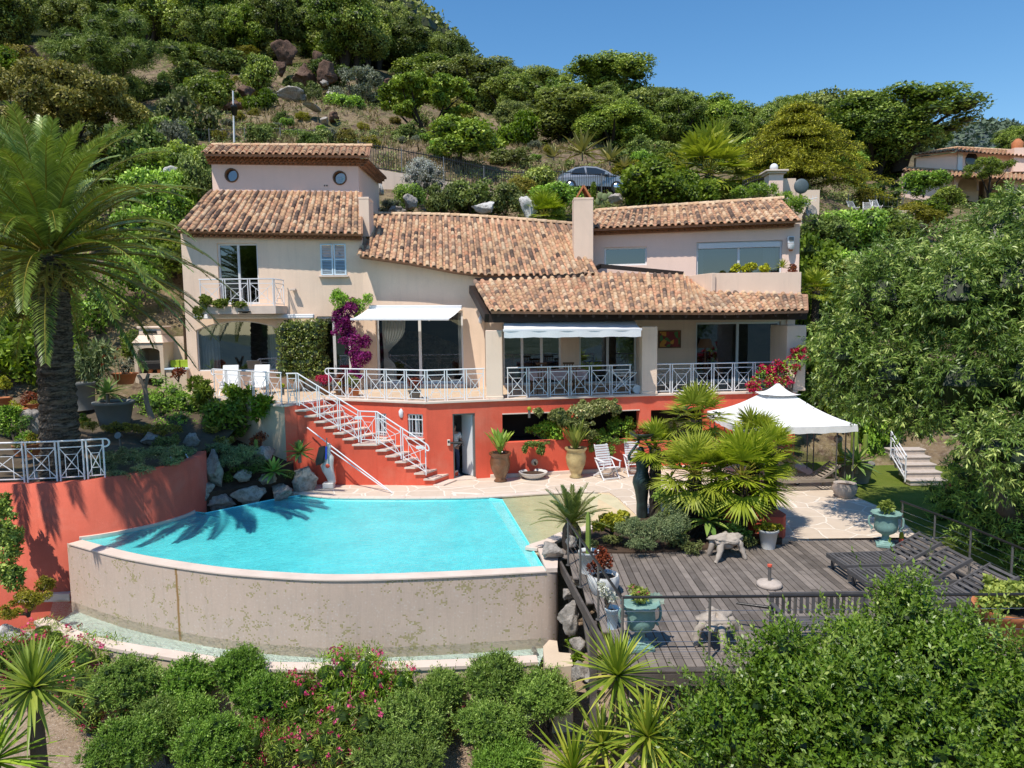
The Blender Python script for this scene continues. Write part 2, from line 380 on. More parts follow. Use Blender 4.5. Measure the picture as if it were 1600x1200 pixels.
# ================================================================== tile roof helper
def tile_roof(name,parent,eave,ridge,colw=.27,rowl=.38,seed=0,ends=(True,True),tone=(.05,.95),ridge_cap=True,bias=1.0):
 r_ = random.Random(seed); L = max(plen(eave),plen(ridge)*.9); N = max(2,int(L /colw)); mb = MB()
 E = [polyline(eave,(i +.0)/N) for i in range(N +1)]; R_ = [polyline(ridge,(i +.0)/N) for i in range(N +1)]
 for i in range(N):
  for side in (0,1):                       # 0: cover tile on the column line, 1: channel tile between the columns
   if side == 0: e,g = (E[i],R_[i])
   else: e,g = (E[i]+E[i +1])/2,(R_[i]+R_[i +1])/2
   ac_e = (E[min(i +1,N)]-E[max(i,0)]); ac_g = (R_[i +1]-R_[i])
   sl = (g -e); ln = sl.length
   if ln < .3: continue
   K = max(1,int(round(ln /rowl))); sln = sl.normalized()
   wob = r_.uniform(-.012,.012)
   for k in range(K):
    t0 = k /K -(.028/ln *K if k else .02); t1 = (k +1)/K
    a = ac_e.lerp(ac_g,t0); wdt = a.length; ax = a.normalized(); nr = ax.cross(sln).normalized()
    if nr.z < 0: nr =-nr
    tn = r_.random(); tint = tone[0]+(tone[1]-tone[0])*(tn ** bias)
    sh = r_.uniform(-.01,.01)+wob
    P0,P1 = e +sl *max(t0,-.04),e +sl *t1
    S = 6; vs = []
    if side == 0:
     ra,rb = wdt *.335,wdt *.27; la,lb = .052,.022
     for P,rr,lf in ((P0,ra,la),(P1,rb,lb)):
      for s_ in range(S +1):
       th = math.pi *s_ /S
       vs.append(P +ax *(rr *math.cos(th)+sh)+nr *(rr *1.0*math.sin(th)+lf))
     for s_ in range(S +1):         # thickness at the lower lip
      th = math.pi *s_ /S
      vs.append(P0 +ax *((ra -.018)*math.cos(th)+sh)+nr *((ra -.018)*math.sin(th)+la -.004))
     fs = [(s_,s_ +1,S +2+s_,S +1+s_) for s_ in range(S)]+[(s_,2*S +2+s_,2*S +3+s_,s_ +1) for s_ in range(S)]
     mb.add(vs,fs,tint,True)
    else:
     rr = wdt *.30
     for P,lf in ((P0,.03),(P1,.0)):
      for s_ in range(4):
       th = math.pi *s_ /3
       vs.append(P +ax *(rr *math.cos(th))+nr *(-rr *.35*math.sin(th)+.035+lf))
     mb.add(vs,[(s_ +1,s_,4+s_,5+s_) for s_ in range(3)],.42+.2*r_.random() if r_.random() < .6 else .97,True)
 roof = mb.build(name,M['tile'],parent)
 s = MB(); n_ = len(E)                          # the boards and soffit that carry the tiles
 nr0 = (E[-1]-E[0]).cross(R_[0]-E[0]).normalized(); nr0 =-nr0 if nr0.z < 0 else nr0
 vs = [p +nr0 *.028 for p in E]+[p +nr0 *.028 for p in R_]+[p -nr0 *.07 for p in E]+[p -nr0 *.07 for p in R_]
 fs = [(i,i +1,n_ +i +1,n_ +i) for i in range(n_ -1)]+[(2*n_ +i +1,2*n_ +i,3*n_ +i,3*n_ +i +1) for i in range(n_ -1)]
 fs += [(i +1,i,2*n_ +i,2*n_ +i +1) for i in range(n_ -1)]+[(n_ +i,n_ +i +1,3*n_ +i +1,3*n_ +i) for i in range(n_ -1)]
 fs += [(0,n_,3*n_,2*n_),(n_ -1,3*n_ -1,4*n_ -1,2*n_ -1)]
 s.add(vs,fs,.3); s.build('roof_deck',M['genoise'],roof)
 if ridge_cap:
  c = MB(); m = max(2,int(plen(ridge)/.42))
  for k in range(m):
   a,b = polyline(ridge,k /m),polyline(ridge,(k +1)/m +.012); up = V((0,0,.045))
   d = (b -a).normalized(); sd = V((d.y,-d.x,0)).normalized(); vs = []
   for P,rr in ((a,.12),(b,.145)):
    for s_ in range(8):
     th = math.pi *(s_ /7*1.15-.075)
     vs.append(P +up +sd *(rr *math.cos(th))+V((0,0,rr *.75*math.sin(th))))
   c.add(vs,[(s_,s_ +1,9+s_,8+s_) for s_ in range(7)],r_.uniform(.66,.9),True)
  c.build('ridge_cap',M['tile'],roof)
 return roof
def genoise(parent,pts,rows=2,step=.2,out=.12,h=.11):
 """rows of half round clay tiles set in mortar under an eave; pts run left to right along the wall top"""
 mb = MB();
 for a,b in zip(pts,pts[1:]):
  a,b = V(a),V(b); L = (b -a).length; d = (b -a)/L; n = V((d.y,-d.x,0)).normalized(); m = max(1,int(L /step))
  for r in range(rows):
   z =-h *(r +.5); o = out *(rows -r)
   for i in range(m):
    c = a +d *(L *(i +.5)/m)+V((0,0,z)); rr = L /m *.5; vs = []
    for oo in (o,-.02):
     for s_ in range(6):
      th = math.pi *s_ /5
      vs.append(c +d *(rr *math.cos(th))+n *oo +V((0,0,rr *.8*math.sin(th)-h *.45)))
    mb.add(vs,[(s_,s_ +1,7+s_,6+s_) for s_ in range(5)],rnd.uniform(.3,.8),True)
   q = a +n *(o *.5-.03)+V((0,0,z +h *.48)); q2 = b +n *(o *.5-.03)+V((0,0,z +h *.48))
   mb.bar(q,q2,o +.05,.02,t=.55)
   q = a +n *(o *.35-.06)+V((0,0,z)); q2 = b +n *(o *.35-.06)+V((0,0,z)); mb.bar(q,q2,o *.55,h *.9,t=.25)
 return mb.build('genoise',M['genoise'],parent)
# ================================================================== VILLA
T = 2.62                                              # terrace level above the pool
villa = thing('villa',(0,26,0),'cream and red two storey villa with clay tile roofs above the swimming pool','villa')
HY = 27.3
LW = Wall(PY(284,400,27.2).xy,PY(566,400,27.7).xy)
CW = Wall(PY(566,400,27.7).xy,PY(758,560,27.2).xy)
# ---- left block
eL0 = PY(277,361,26.8); eL1 = PY(567,366,27.2)
zL0,zL1 = eL0.z -.05,eL1.z -.05
r_bd = LW.rect(341,380,404,475); r_sh = LW.rect(501,381,541,430)
b = LW.rect(308,515,440,579); ap = LW.sz(374,501)[1]
bay = [(b[0],b[1]),(b[2],b[1]),(b[2],b[3])]+[(lerp(b[2],b[0],k /12),b[3]+(ap -b[3])*math.sin(math.pi *(k /12)) ** .8) for k in range(1,12)]+[(b[0],b[3])]
r_dr = LW.rect(497,494,548,600); r_dr = (r_dr[0],T +.02,r_dr[2],r_dr[3])
mb = MB(); LW.panel(mb,[(0,T -.02),(LW.len,T -.02),(LW.len,zL1),(0,zL0)],[R4(r_bd),R4(r_sh),bay,R4(r_dr)],.3)
sideL = Wall((LW.A.x -.6,34),LW.A.xy); sideL.panel(mb,[(0,T -.02),(sideL.len -.301,T -.02),(sideL.len -.301,zL0 -.1),(0,zL0 +1.5)],(),.3)
mb.build('front_wall',M['stucco'],villa)
window(LW,r_bd,villa,2,.07,.14,'glass_blue',name='balcony_door')
# bay window with arched frame
mb = MB(); fr = [LW.p(u,z,-.10) for u,z in bay]
for p,q in zip(fr,fr[1:]+fr[:1]): mb.bar(p,q,.08,.07,up=LW.n)
f = mb.build('arched_window',M['alu'],villa,bev=.006); f['label'] = 'large arched window with white frame and curtains at both sides'
g = MB(); n = len(bay); g.add([LW.p(u,z,-.12) for u,z in bay],[tuple(range(n))]); g.build('pane',M['glass_bay'],f)
curtain(LW,b[0]+.08,b[0]+.75,b[1],ap -.25,f,-.3,None,5); curtain(LW,b[2]-.5,b[2]-.08,b[1],ap -.3,f,-.3,None,4)
window(LW,r_dr,villa,2,.09,.12,'glass',name='terrace_door')
def shutter(w,r,parent):
 um = (r[0]+r[2])/2
 fr = MB()
 for a,b_ in ((r[0],um -.012),(um +.012,r[2])):
  for u in (a +.03,b_ -.03): fr.bar(w.p(u,r[1],.02),w.p(u,r[3],.02),.06,.04,up=w.n)
  for z in (r[1]+.03,r[3]-.03,(r[1]+r[3])/2): fr.bar(w.p(a +.061,z,.02),w.p(b_ -.061,z,.02),.036,.06)
  k = 18
  for i in range(k):
   z = lerp(r[1]+.09,r[3]-.09,(i +.5)/k); A_,B_ = w.p(a +.06,z,.028),w.p(b_ -.06,z,.028)
   fr.add([A_ +V((0,0,.03))-w.n *.015,B_ +V((0,0,.03))-w.n *.015,B_ -V((0,0,.02))+w.n *.01,A_ -V((0,0,.02))+w.n *.01],[(0,1,2,3),(3,2,1,0)])
 o = fr.build('shutters',M['blue'],parent,bev=.004); o['label'] = 'closed pale blue louvred shutters'
 s = MB(); s.bar(w.p(r[0]-.08,r[1]-.05,.06),w.p(r[2]+.08,r[1]-.05,.06),.14,.06); s.build('sill',M['coping'],o,bev=.008)
shutter(LW,r_sh,villa)
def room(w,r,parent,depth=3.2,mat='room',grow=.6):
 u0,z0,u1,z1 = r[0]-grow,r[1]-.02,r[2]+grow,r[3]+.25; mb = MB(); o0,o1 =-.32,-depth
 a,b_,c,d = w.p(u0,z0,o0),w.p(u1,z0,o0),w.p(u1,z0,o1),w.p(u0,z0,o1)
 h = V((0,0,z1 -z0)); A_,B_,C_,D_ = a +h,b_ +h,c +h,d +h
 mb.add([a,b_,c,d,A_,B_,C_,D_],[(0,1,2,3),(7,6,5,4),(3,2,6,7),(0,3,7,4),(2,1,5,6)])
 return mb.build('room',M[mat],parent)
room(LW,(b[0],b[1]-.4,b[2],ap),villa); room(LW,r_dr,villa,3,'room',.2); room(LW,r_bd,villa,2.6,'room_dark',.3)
# balcony slab
w = LW; r = w.rect(309,479,431,491)
BALY = 26.15; bl,br = PY(309,479,BALY),PY(431,478,BALY); bz = bl.z
mb = MB(); mb.prism([(bl.x,BALY),(br.x,BALY),(br.x,27.2+.4),(bl.x,27.2+.35)],bz -.29,bz -.001)
mb.build('balcony_slab',M['coping'],villa,bev=.015)
# left roof + tower
TY = 31.0
rL0,rL1 = PY(331,299,TY),PY(566,301,TY)
tile_roof('tile_roof',villa,[eL0,eL1],[rL0,rL1],.255,.35,1,bias=.9,tone=(0,.92),ridge_cap=False)['label'] = 'tiled roof over the left block below the pink tower'
genoise(villa,[eL0 +V((.25,.33,.03)),eL1 +V((-.1,.33,.03))])
TW = Wall(PY(331,270,TY).xy,PY(560,270,TY).xy)
zt = TW.sz(440,243)[1]; zb = TW.sz(440,305)[1]-.5
c1,c2 = TW.sz(362,274),TW.sz(531,278); rr = .26
holes = [[(c[0]+rr *math.cos(2*math.pi *k /20),c[1]+rr *math.sin(2*math.pi *k /20)) for k in range(20)] for c in (c1,c2)]
mb = MB(); TW.panel(mb,[(0,zb),(TW.len,zb),(TW.len,zt),(0,zt)],holes,.3)
Wall(TW.B.xy,(TW.B.x +.1,TY +4.2)).panel(mb,[(.3,zb),(4.2,zb),(4.2,zt),(.3,zt)],(),.3)
Wall((TW.A.x -.1,TY +4.2),TW.A.xy).panel(mb,[(0,zb),(3.9,zb),(3.9,zt),(0,zt)],(),.3)
u,z = TW.sz(509,290)
mb2 = MB(); mb.build('tower_wall',M['stucco_pink'],villa)
for du in (-.05,.05): mb2.box(TW.p(u +du,z,.004),(.05,.02,.06))
mb2.build('air_vent',M['metal_dark'],villa)
for c in (c1,c2):
 mb = MB(); K = 24
 ring = [[TW.p(c[0]+q *math.cos(2*math.pi *k /K),c[1]+q *math.sin(2*math.pi *k /K),o) for k in range(K)] for q,o in ((.30,-.001),(.30,.03),(.245,.03),(.245,-.16))]
 vs = [p for l in ring for p in l]
 mb.add(vs,[(j *K +k,j *K +(k +1) % K,(j +1)*K +(k +1) % K,(j +1)*K +k) for j in range(3) for k in range(K)],.5,True)
 f = mb.build('round_window',M['wood_mid'],villa)
 g = MB(); g.add([TW.p(c[0]+.25*math.cos(2*math.pi *k /K),c[1]+.25*math.sin(2*math.pi *k /K),-.12) for k in range(K)],[tuple(range(K))]); g.build('pane',M['glass_blue'],f)
e0,e1 = PY(318,241,TY -.55),PY(577,244,TY -.55)
r0,r1 = PY(345,224,TY +2.2),PY(545,226,TY +2.2)
trf = tile_roof('tower_roof',villa,[e0,e1],[r0 +V((-.4,0,-.12)),r1 +V((1.0,0,-.12))],.27,.38,2,tone=(.2,1),bias=.7)
trf['label'] = 'low tiled roof on the pink tower'
genoise(villa,[(TW.A.x -.12,TY,e0.z -.0),(TW.B.x +.12,TY,e1.z -.0),(TW.B.x +.2,TY +4,e1.z)],3,.2,.11,.1)
# ---- central block
eC = [PY(562,400,27.0),PY(640,411,26.9),PY(738,428,26.75),PY(835,430,26.75),PY(936,429,26.9)]
rC = [PY(580,336,31.6),PY(700,338,31.4),PY(800,344,31.0),PY(897,352,30.6)]
eC2 = smooth_pts(eC,24)
top = [(max(0,min(CW.len,(p -CW.A).dot(CW.d))),p.z -.06) for p in eC2 if (p -CW.A).dot(CW.d) < CW.len +.2]
r_cw = CW.rect(588,486,724,606); r_cw = (r_cw[0],T +.14,r_cw[2],r_cw[3])
zr = PY(757,436,27.2).z
outer = [(0,T -.02),(CW.len,T -.02),(CW.len,top[-1][1])]+list(reversed(top[1:-1]))+[(0,top[0][1])]
mb = MB(); CW.panel(mb,outer,[R4(r_cw)],.3)
mb.build('front_wall',M['stucco'],villa)
f = window(CW,r_cw,villa,2,.09,.14,'glass_clear',name='sliding_window',label='wide sliding window under the left awning with tied ivory curtains')
curtain(CW,r_cw[0]+.15,r_cw[0]+1.1,r_cw[1],r_cw[3],f,-.35,(r_cw[0]+.2,r_cw[1]+1.1),8)
curtain(CW,r_cw[2]-.25,r_cw[2]-.02,r_cw[1]+.3,r_cw[3],f,-.35,None,3)
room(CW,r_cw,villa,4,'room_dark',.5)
mb = MB(); mb.prism([CW.p(r_cw[0]-.1,0,.3).xy,CW.p(r_cw[2]+.1,0,.3).xy,CW.p(r_cw[2]+.1,0,.01).xy,CW.p(r_cw[0]-.1,0,.01).xy],T +.003,T +.14)
mb.build('door_step',M['coping'],villa,bev=.01)
tile_roof('tile_roof',villa,eC2,smooth_pts(rC,24),.255,.345,3,tone=(0,1),bias=.75)['label'] = 'broad sloping tiled roof over the middle block'
genoise(villa,[p +V((0,.28,.02)) for p in eC2[::2]],1,.21,.14,.1)
# ---- chimneys
def chimney(px0,px1,pyt,pyb,Yf,dep,cap,label=None):
 a,b_ = PY(px0,pyt,Yf),PY(px1,pyt,Yf); zb_ = PY(px0,pyb,Yf).z -.4; mb = MB()
 mb.box(((a.x +b_.x)/2,Yf +dep /2,(a.z +zb_)/2),(b_.x -a.x,dep,a.z -zb_))
 mb.box(((a.x +b_.x)/2,Yf +dep /2,a.z -.04),(b_.x -a.x +.02,dep +.02,.09))
 o = mb.build('chimney',M['stucco_pale'],villa,bev=.012)
 if label: o['label'] = label
 if cap:
  c = MB(); xm = (a.x +b_.x)/2; hw = (b_.x -a.x)/2-.06; zt_ = a.z +.50
  for s_ in (-1,1):
   c.add([(xm +s_ *hw,Yf +.02,a.z +.01),(xm +s_ *hw,Yf +dep -.02,a.z +.01),(xm +s_ *.02,Yf +dep -.02,zt_),(xm +s_ *.02,Yf +.02,zt_),
                   (xm +s_ *(hw -.07),Yf +.02,a.z +.01),(xm +s_ *(hw -.07),Yf +dep -.02,a.z +.01),(xm -s_ *.0,Yf +dep -.02,zt_ -.10),(xm -s_ *.0,Yf +.02,zt_ -.10)],
                  [(0,1,2,3),(7,6,5,4),(0,3,7,4),(1,5,6,2)])
  c.build('chimney_cap',M['terracotta'],o)
chimney(560,576,308,354,28.6,.9,False,'slim chimney stub beside the left roof')
chimney(897,927,309,392,27.9,.85,True,'tall pale chimney with tent shaped clay cap')
# ---- right wing (upper)
RW = Wall(PY(905,400,29.0).xy,PY(1249,400,27.6).xy)
eR0,eR1 = PY(912,359,28.5),PY(1252,345,27.1)
r_rs = RW.rect(944,386,1011,415); r_rb = RW.rect(1088,377,1222,432)
zt0,zt1 = eR0.z -.05,eR1.z -.05
mb = MB(); RW.panel(mb,[(0,5.2),(RW.len,5.2),(RW.len,zt1),(0,zt0)],[R4(r_rs),R4(r_rb)],.3)
Wall(RW.B.xy,(RW.B.x +.4,RW.B.y +6)).panel(mb,[(.3,2.6),(6,2.6),(6,zt1 +.6),(.3,zt1)],(),.3)
mb.build('front_wall',M['stucco_pink'],villa)
f = window(RW,r_rs,villa,1,.07,.12,'glass_blue',name='small_window')
f = window(RW,r_rb,villa,2,.07,.12,'glass_blue',name='upper_window',label='wide upper window with white shutter box and pale curtains')
s = MB(); s.bar(RW.p(r_rb[0]+.07,r_rb[3]-.15,-.06),RW.p(r_rb[2]-.07,r_rb[3]-.15,-.06),.1,.2); s.build('shutter_box',M['alu'],f,bev=.008)
curtain(RW,r_rb[0]+.06,r_rb[0]+.3,r_rb[1],r_rb[3]-.2,f,-.3,None,3); curtain(RW,r_rb[2]-.65,r_rb[2]-.2,r_rb[1],r_rb[3]-.2,f,-.3,None,4)
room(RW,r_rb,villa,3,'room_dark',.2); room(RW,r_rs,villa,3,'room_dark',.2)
rR0,rR1 = PY(930,331,32.2),PY(1221,312,30.6)
tile_roof('tile_roof',villa,[eR0,eR1 ],[rR0,rR1 ],.255,.35,4,bias=.85,tone=(0,.92))['label'] = 'tiled roof over the right wing'
genoise(villa,[eR0 +V((.1,.4,.03)),eR1 +V((-.12,.4,.03))])
# ---- porch roof (lower)
eP0,eP1,eP2 = PY(768,487,22.9),PY(1030,489,23.35),PY(1263,486,23.9)
tops = [PY(742,440,26.4),PY(905,434,26.6),PY(938,418,27.9),PY(1068,430,27.6),PY(1108,462,25.75),PY(1262,461,25.75)]
# ridge parameterised so that the columns run straight down the slope
def seg_roof(name,e0,e1,g0,g1,seed,cap=False,**k): return tile_roof(name,villa,[e0,e1],[g0,g1],.275,.385,seed,ridge_cap=cap,**k)
eA = PY(900,488,23.1); eB = PY(925,488,23.17); eCc = PY(1098,489,23.5); eDd = PY(1140,489,23.6)
pr = tile_roof('porch_roof',villa,[eP0,eB,eDd,eP2],[tops[0],tops[2]*.45+tops[1]*.55,tops[3],tops[3]*.3+tops[4]*.7,tops[5]],.255,.345,5,tone=(.02,1),bias=.6,ridge_cap=False)
pr['label'] = 'low tiled porch roof above the terrace'
# flashing along the top of the porch roof
mb = MB()
for a,b_ in ((tops[0],tops[1]),(tops[1],tops[2]),(tops[2],tops[3])): mb.bar(a +V((0,.03,.06)),b_ +V((0,.03,.06)),.12,.16)
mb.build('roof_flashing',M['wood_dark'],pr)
# beam, rafters, pillars
PA,PC_,PD,PE_ = V((-.77,23.25,0)),V((-.77,23.18,0)),V((4.55,24.2,0)),V((9.75,24.65,0))
zbm = 5.02
mb = MB();
b0,b1,b2 = PY(764,497,23.35),PY(1015,493,24.2),PY(1258,492,24.75)
mb.bar(b0,b1,.3,.30); mb.bar(b1 +V((.0,.01,.01)),b2,.3,.33)
mb.bar(b0 +V((-.02,.02,0)),PY(738,452,26.9) ,.25,.3)
for k in range(24):
 u = (k +.5)/24; e = polyline([eP0,eB,eDd,eP2],u);
 mb.bar(e +V((0,.06,-.12)),e +V((.1,1.7,.44)),.08,.1)
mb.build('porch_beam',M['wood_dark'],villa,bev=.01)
def pillar(px0,px1,Yf,zt_,dep,pyt=None):
 a,b_ = PY(px0,560,Yf),PY(px1,560,Yf); mb = MB()
 mb.box(((a.x +b_.x)/2,Yf +dep /2,(T +zt_)/2),(b_.x -a.x,dep,zt_ -T))
 mb.box(((a.x +b_.x)/2,Yf +dep /2,T +.05),(b_.x -a.x +.04,dep +.04,.1))
 mb.build('pillar',M['stucco_pale'],villa,bev=.015)
pillar(759,785,23.2,4.88,.55); pillar(1003,1027,24.1,4.93,.5); pillar(1229,1259,24.6,4.9,1.6)
# porch back wall
PW = Wall(PY(752,560,27.22).xy,PY(1236,560,28.0).xy)
r1 = PW.rect(822,505,877,606); r1 = (r1[0]-.9,T +.05,r1[2],r1[3])
r2 = PW.rect(905,508,995,600); r2 = (r2[0],T +.05,r2[2],r2[3])
r3 = PW.rect(1087,503,1219,600); r3 = (r3[0],T +.05,r3[2],r3[3])
mb = MB(); PW.panel(mb,[(0,T -.02),(PW.len,T -.02),(PW.len,6.2),(0,6.2)],[R4(r1),R4(r2),R4(r3)],.3)
mb.build('porch_wall',M['stucco_pale'],villa)
window(PW,r1,villa,3,.08,.12,'glass',name='porch_door'); window(PW,r2,villa,2,.08,.12,'glass',name='porch_door')
f = window(PW,r3,villa,2,.08,.12,'glass_blue',name='porch_window',label='wide reflective sliding window at the right end of the porch')
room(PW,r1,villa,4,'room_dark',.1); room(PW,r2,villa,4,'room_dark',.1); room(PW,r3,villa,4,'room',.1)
mb = MB(); mb.prism([PW.p(.4,0,.3).xy,(9.6,24.9),PW.p(PW.len -.3,0,.02).xy,PW.p(.1,0,.02).xy],5.6,5.7,top=lambda x,y: 5.75)
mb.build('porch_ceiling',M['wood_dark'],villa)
# ---- balcony box of the right wing
bx0,bx1 = PY(1109,440,25.8),PY(1252,440,25.8)
zb1 = PY(1180,426,25.8).z; zb0 = PY(1180,466,25.8).z -.25
mb = MB(); BW = Wall(bx0.xy,bx1.xy); BW.panel(mb,[(0,zb0),(BW.len,zb0),(BW.len,zb1),(0,zb1)],(),.15)
Wall(PY(1066,440,27.75).xy,bx0.xy).panel(mb,[(0,zb0),(2.16,zb0),(2.16,zb1),(0,zb1)],(),.15)
Wall(bx1.xy,(bx1.x +.35,27.7)).panel(mb,[(.16,zb0),(1.9,zb0),(1.9,zb1),(.16,zb1)],(),.15)
mb.build('balcony_wall',M['stucco_pale'],villa,bev=.012)
mb = MB(); mb.prism([PY(1075,440,27.6).xy,(bx0.x +.1,25.96),(bx1.x -.16,25.96),(bx1.x,27.6)],zb1 -.45,zb1 -.12); mb.build('planter_soil',M['soil'],villa)
# ---- lower storey
A_,B_,C_,D_,E_ = V((-6.45,24.15,0)),V((-2.77,22.69,0)),V((-.76,23.18,0)),V((4.6,24.15,0)),V((9.9,24.62,0))
wAB,wBC,wCD,wDE = Wall(A_.xy,B_.xy),Wall(B_.xy,C_.xy),Wall(C_.xy,D_.xy),Wall(D_.xy,E_.xy)
Zt = T -.06
lw1 = wAB.rect(587,646,604,682); lw2 = wAB.rect(637,647,661,684)
dr = wBC.rect(708,646,743,745); dr = (dr[0],.03,dr[2],dr[3])
o1 = wCD.rect(785,646,882,690); o2 = wCD.rect(903,643,999,688)
o3 = wDE.rect(1017,640,1100,690)
for w_,hs,nm in ((wAB,[lw1,lw2],'lower_wall'),(wBC,[dr],'lower_wall'),(wCD,[o1,o2],'lower_wall'),(wDE,[o3],'lower_wall')):
 mb = MB(); hs2 = [R4(h) for h in hs]
 if dr in hs:
  outer = [(0,-.3),(dr[0],-.3),(dr[0],dr[3]),(dr[2],dr[3]),(dr[2],-.3),(w_.len,-.3),(w_.len,Zt),(0,Zt)]; hs2 = []
 else: outer = [(0,-.3),(w_.len,-.3),(w_.len,Zt),(0,Zt)]
 w_.panel(mb,outer,hs2,.28); mb.build(nm,M['red'],villa)
for r in (lw1,lw2):
 f = window(wAB,r,villa,2,.05,.10,'glass',name='barred_window')
 mb = MB()
 for k in range(5): u = lerp(r[0]+.04,r[2]-.04,k /4); mb.tube([wAB.p(u,r[1]+.05,-.03),wAB.p(u,r[3],-.03)],.011,6)
 for z in (r[1]+.15,r[3]-.18): mb.bar(wAB.p(r[0]-.0,z,-.03),wAB.p(r[2]+.0,z,-.03),.012,.03)
 for k in range(4):
  u = lerp(r[0]+.1,r[2]-.1,k /3); mb.tube([wAB.p(u +.05*math.cos(a),r[1]+.11+.05*math.sin(a),-.0) for a in np.linspace(0,6.0,10)],.007,5)
 mb.build('window_bars',M['rail'],f)
 s = MB(); s.bar(wAB.p(r[0]-.05,r[1]-.03,.03),wAB.p(r[2]+.05,r[1]-.03,.03),.14,.05); s.build('sill',M['coping'],f,bev=.006)
 room(wAB,r,villa,1.0,'room_dark',.05)
mb = MB();
for (u0,z0_,u1,z1_,o) in ((dr[0],dr[1],dr[0]+.05,dr[3],0),(dr[2]-.05,dr[1],dr[2],dr[3],0),(dr[0]+.05,dr[3]-.05,dr[2]-.05,dr[3],0)):
 mb.box((wBC.p((u0 +u1)/2,(z0_ +z1_)/2,-.1)),(u1 -u0,.12,z1_ -z0_),math.atan2(wBC.d.y,wBC.d.x))
mb.build('door_frame',M['grey_metal'],villa)
ang = math.atan2(wBC.d.y,wBC.d.x); hx = wBC.p(dr[2]-.06,0,-.16)
mb = MB(); a2 = ang +math.radians(112); L_ = dr[2]-dr[0]-.1
dc = V((hx.x,hx.y,0))+V((math.cos(a2),math.sin(a2),0))*(L_ /2)
mb.box((dc.x,dc.y,(dr[1]+dr[3]-.06)/2+.01),(L_,.05,dr[3]-dr[1]-.1),a2)
d_ = mb.build('open_door',M['alu'],villa,bev=.006)
mb = MB(); q = V((hx.x,hx.y,1.02))+V((math.cos(a2),math.sin(a2),0))*(L_ -.09)+V((-math.sin(a2),math.cos(a2),0))*.05
mb.tube([q,q +V((-math.cos(a2),-math.sin(a2),0))*.10],.008,6); mb.build('handle',M['steel'],d_)
room(wBC,(dr[0],-.03,dr[2],dr[3]),villa,2.2,'door_grey',.55)
mb = MB(); mb.box(wBC.p((dr[0]+dr[2])/2,.0,-.1),(dr[2]-dr[0],.5,.1),ang); mb.build('door_sill',M['coping'],villa,bev=.01)
for w_,r in ((wCD,o1),(wCD,o2),(wDE,o3)): room(w_,r,villa,1.4,'room_dark',.1)
mb = MB()
for w_,r in ((wCD,o1),(wCD,o2)): mb.bar(w_.p(r[0],r[3]+.02,.01),w_.p(r[2],r[3]+.02,.01),.04,.035)
mb.build('opening_lintel',M['coping'],villa)
# plinth strip
mb = MB(); mb.bar(wCD.p(0,.05,.04),wCD.p(wCD.len,.05,.04),.1,.12); mb.bar(wDE.p(0,.05,.04),wDE.p(wDE.len,.05,.04),.1,.12); mb.build('plinth',M['coping'],villa,bev=.01)
# terrace floor with coping
edge = [V((-12.3,26.2,0)),V((-10.4,24.6,0)),V((-7.25,22.35,0)),V((-6.5,23.6,0)),A_,B_,C_,D_,E_]
def paving_mat(name,base,grout,scale=1.5,gw=.03,var=.2):
 t = NT(name); w = t.world()
 nz = t.n('ShaderNodeTexNoise',{'Vector': w,'Scale': 1.1,'Detail': 3});
 ws = t.n('ShaderNodeVectorMath',{0: w,1: t.n('ShaderNodeVectorMath',{0: nz.outputs['Color'],'Scale': .35},operation='SCALE').outputs[0]},operation='ADD').outputs[0]
 flat = t.n('ShaderNodeVectorMath',{0: ws,1: (1,1,0)},operation='MULTIPLY').outputs[0]
 ed = t.n('ShaderNodeTexVoronoi',{'Vector': flat,'Scale': scale,'Randomness': 1.0},feature='DISTANCE_TO_EDGE').outputs['Distance']
 ce = t.n('ShaderNodeTexVoronoi',{'Vector': flat,'Scale': scale,'Randomness': 1.0},feature='F1').outputs['Color']
 n1 = t.noise(w,3,8,.65); n2 = t.noise(w,50,4,.6)
 c = t.mix(t.math('MULTIPLY',t.n('ShaderNodeSeparateColor',{0: ce}).outputs[0],.8),tuple(x *(1-var) for x in base),tuple(x *(1+var *.6) for x in base))
 c = t.mix(t.math('MULTIPLY',t.map(n1,.42,.7),.35),c,tuple(x *.68 for x in base))
 c = t.mix(t.map(ed,gw,gw *.6),c,grout)
 h = t.math('ADD',t.map(ed,gw *.5,gw *1.3),t.math('MULTIPLY',n2,.3))
 return t.done(t.bsdf(col=c,rough=.8,spec=.25,nrm=t.bump(h,.4,.012)))
M['paving'] = paving_mat('crazy_paving',(.66,.545,.435),(.76,.69,.60),1.2,.022,.10)
M['terrace'] = paving_mat('terrace_tiles',(.66,.49,.34),(.62,.50,.38),2.6,.02,.1)
poly = [(p.x,p.y) for p in edge]+[(9.9,28.2),(-4,28.0),(-13,28.0)]
mb = MB(); mb.prism(poly,T -.05,T); mb.build('terrace_floor',M['terrace'],villa)
mb = MB(); off = .05; cp_ = edge[1:]
for a,b_ in zip(cp_,cp_[1:]):
 d = (b_ -a).normalized(); n_ = V((d.y,-d.x,0)); mb.bar(a +n_ *(off -.12)+V((0,0,T -.026))-d *.01,b_ +n_ *(off -.12)+V((0,0,T -.026))+d *.03,.30,.075)
mb.build('terrace_coping',M['coping'],villa,bev=.01)
# cream flank wall left of the stairs
mb = MB(); w_ = Wall((-9.6,23.75),(-7.22,22.40)); w_.panel(mb,[(0,-.2),(w_.len,-.2),(w_.len,Zt),(0,Zt)],(),.3)
w2 = Wall((-12.3,26.1),(-9.65,23.9)); w2.panel(mb,[(0,.5),(w2.len,.5),(w2.len,Zt),(0,Zt)],(),.3)
mb.build('flank_wall',M['beige'],villa)
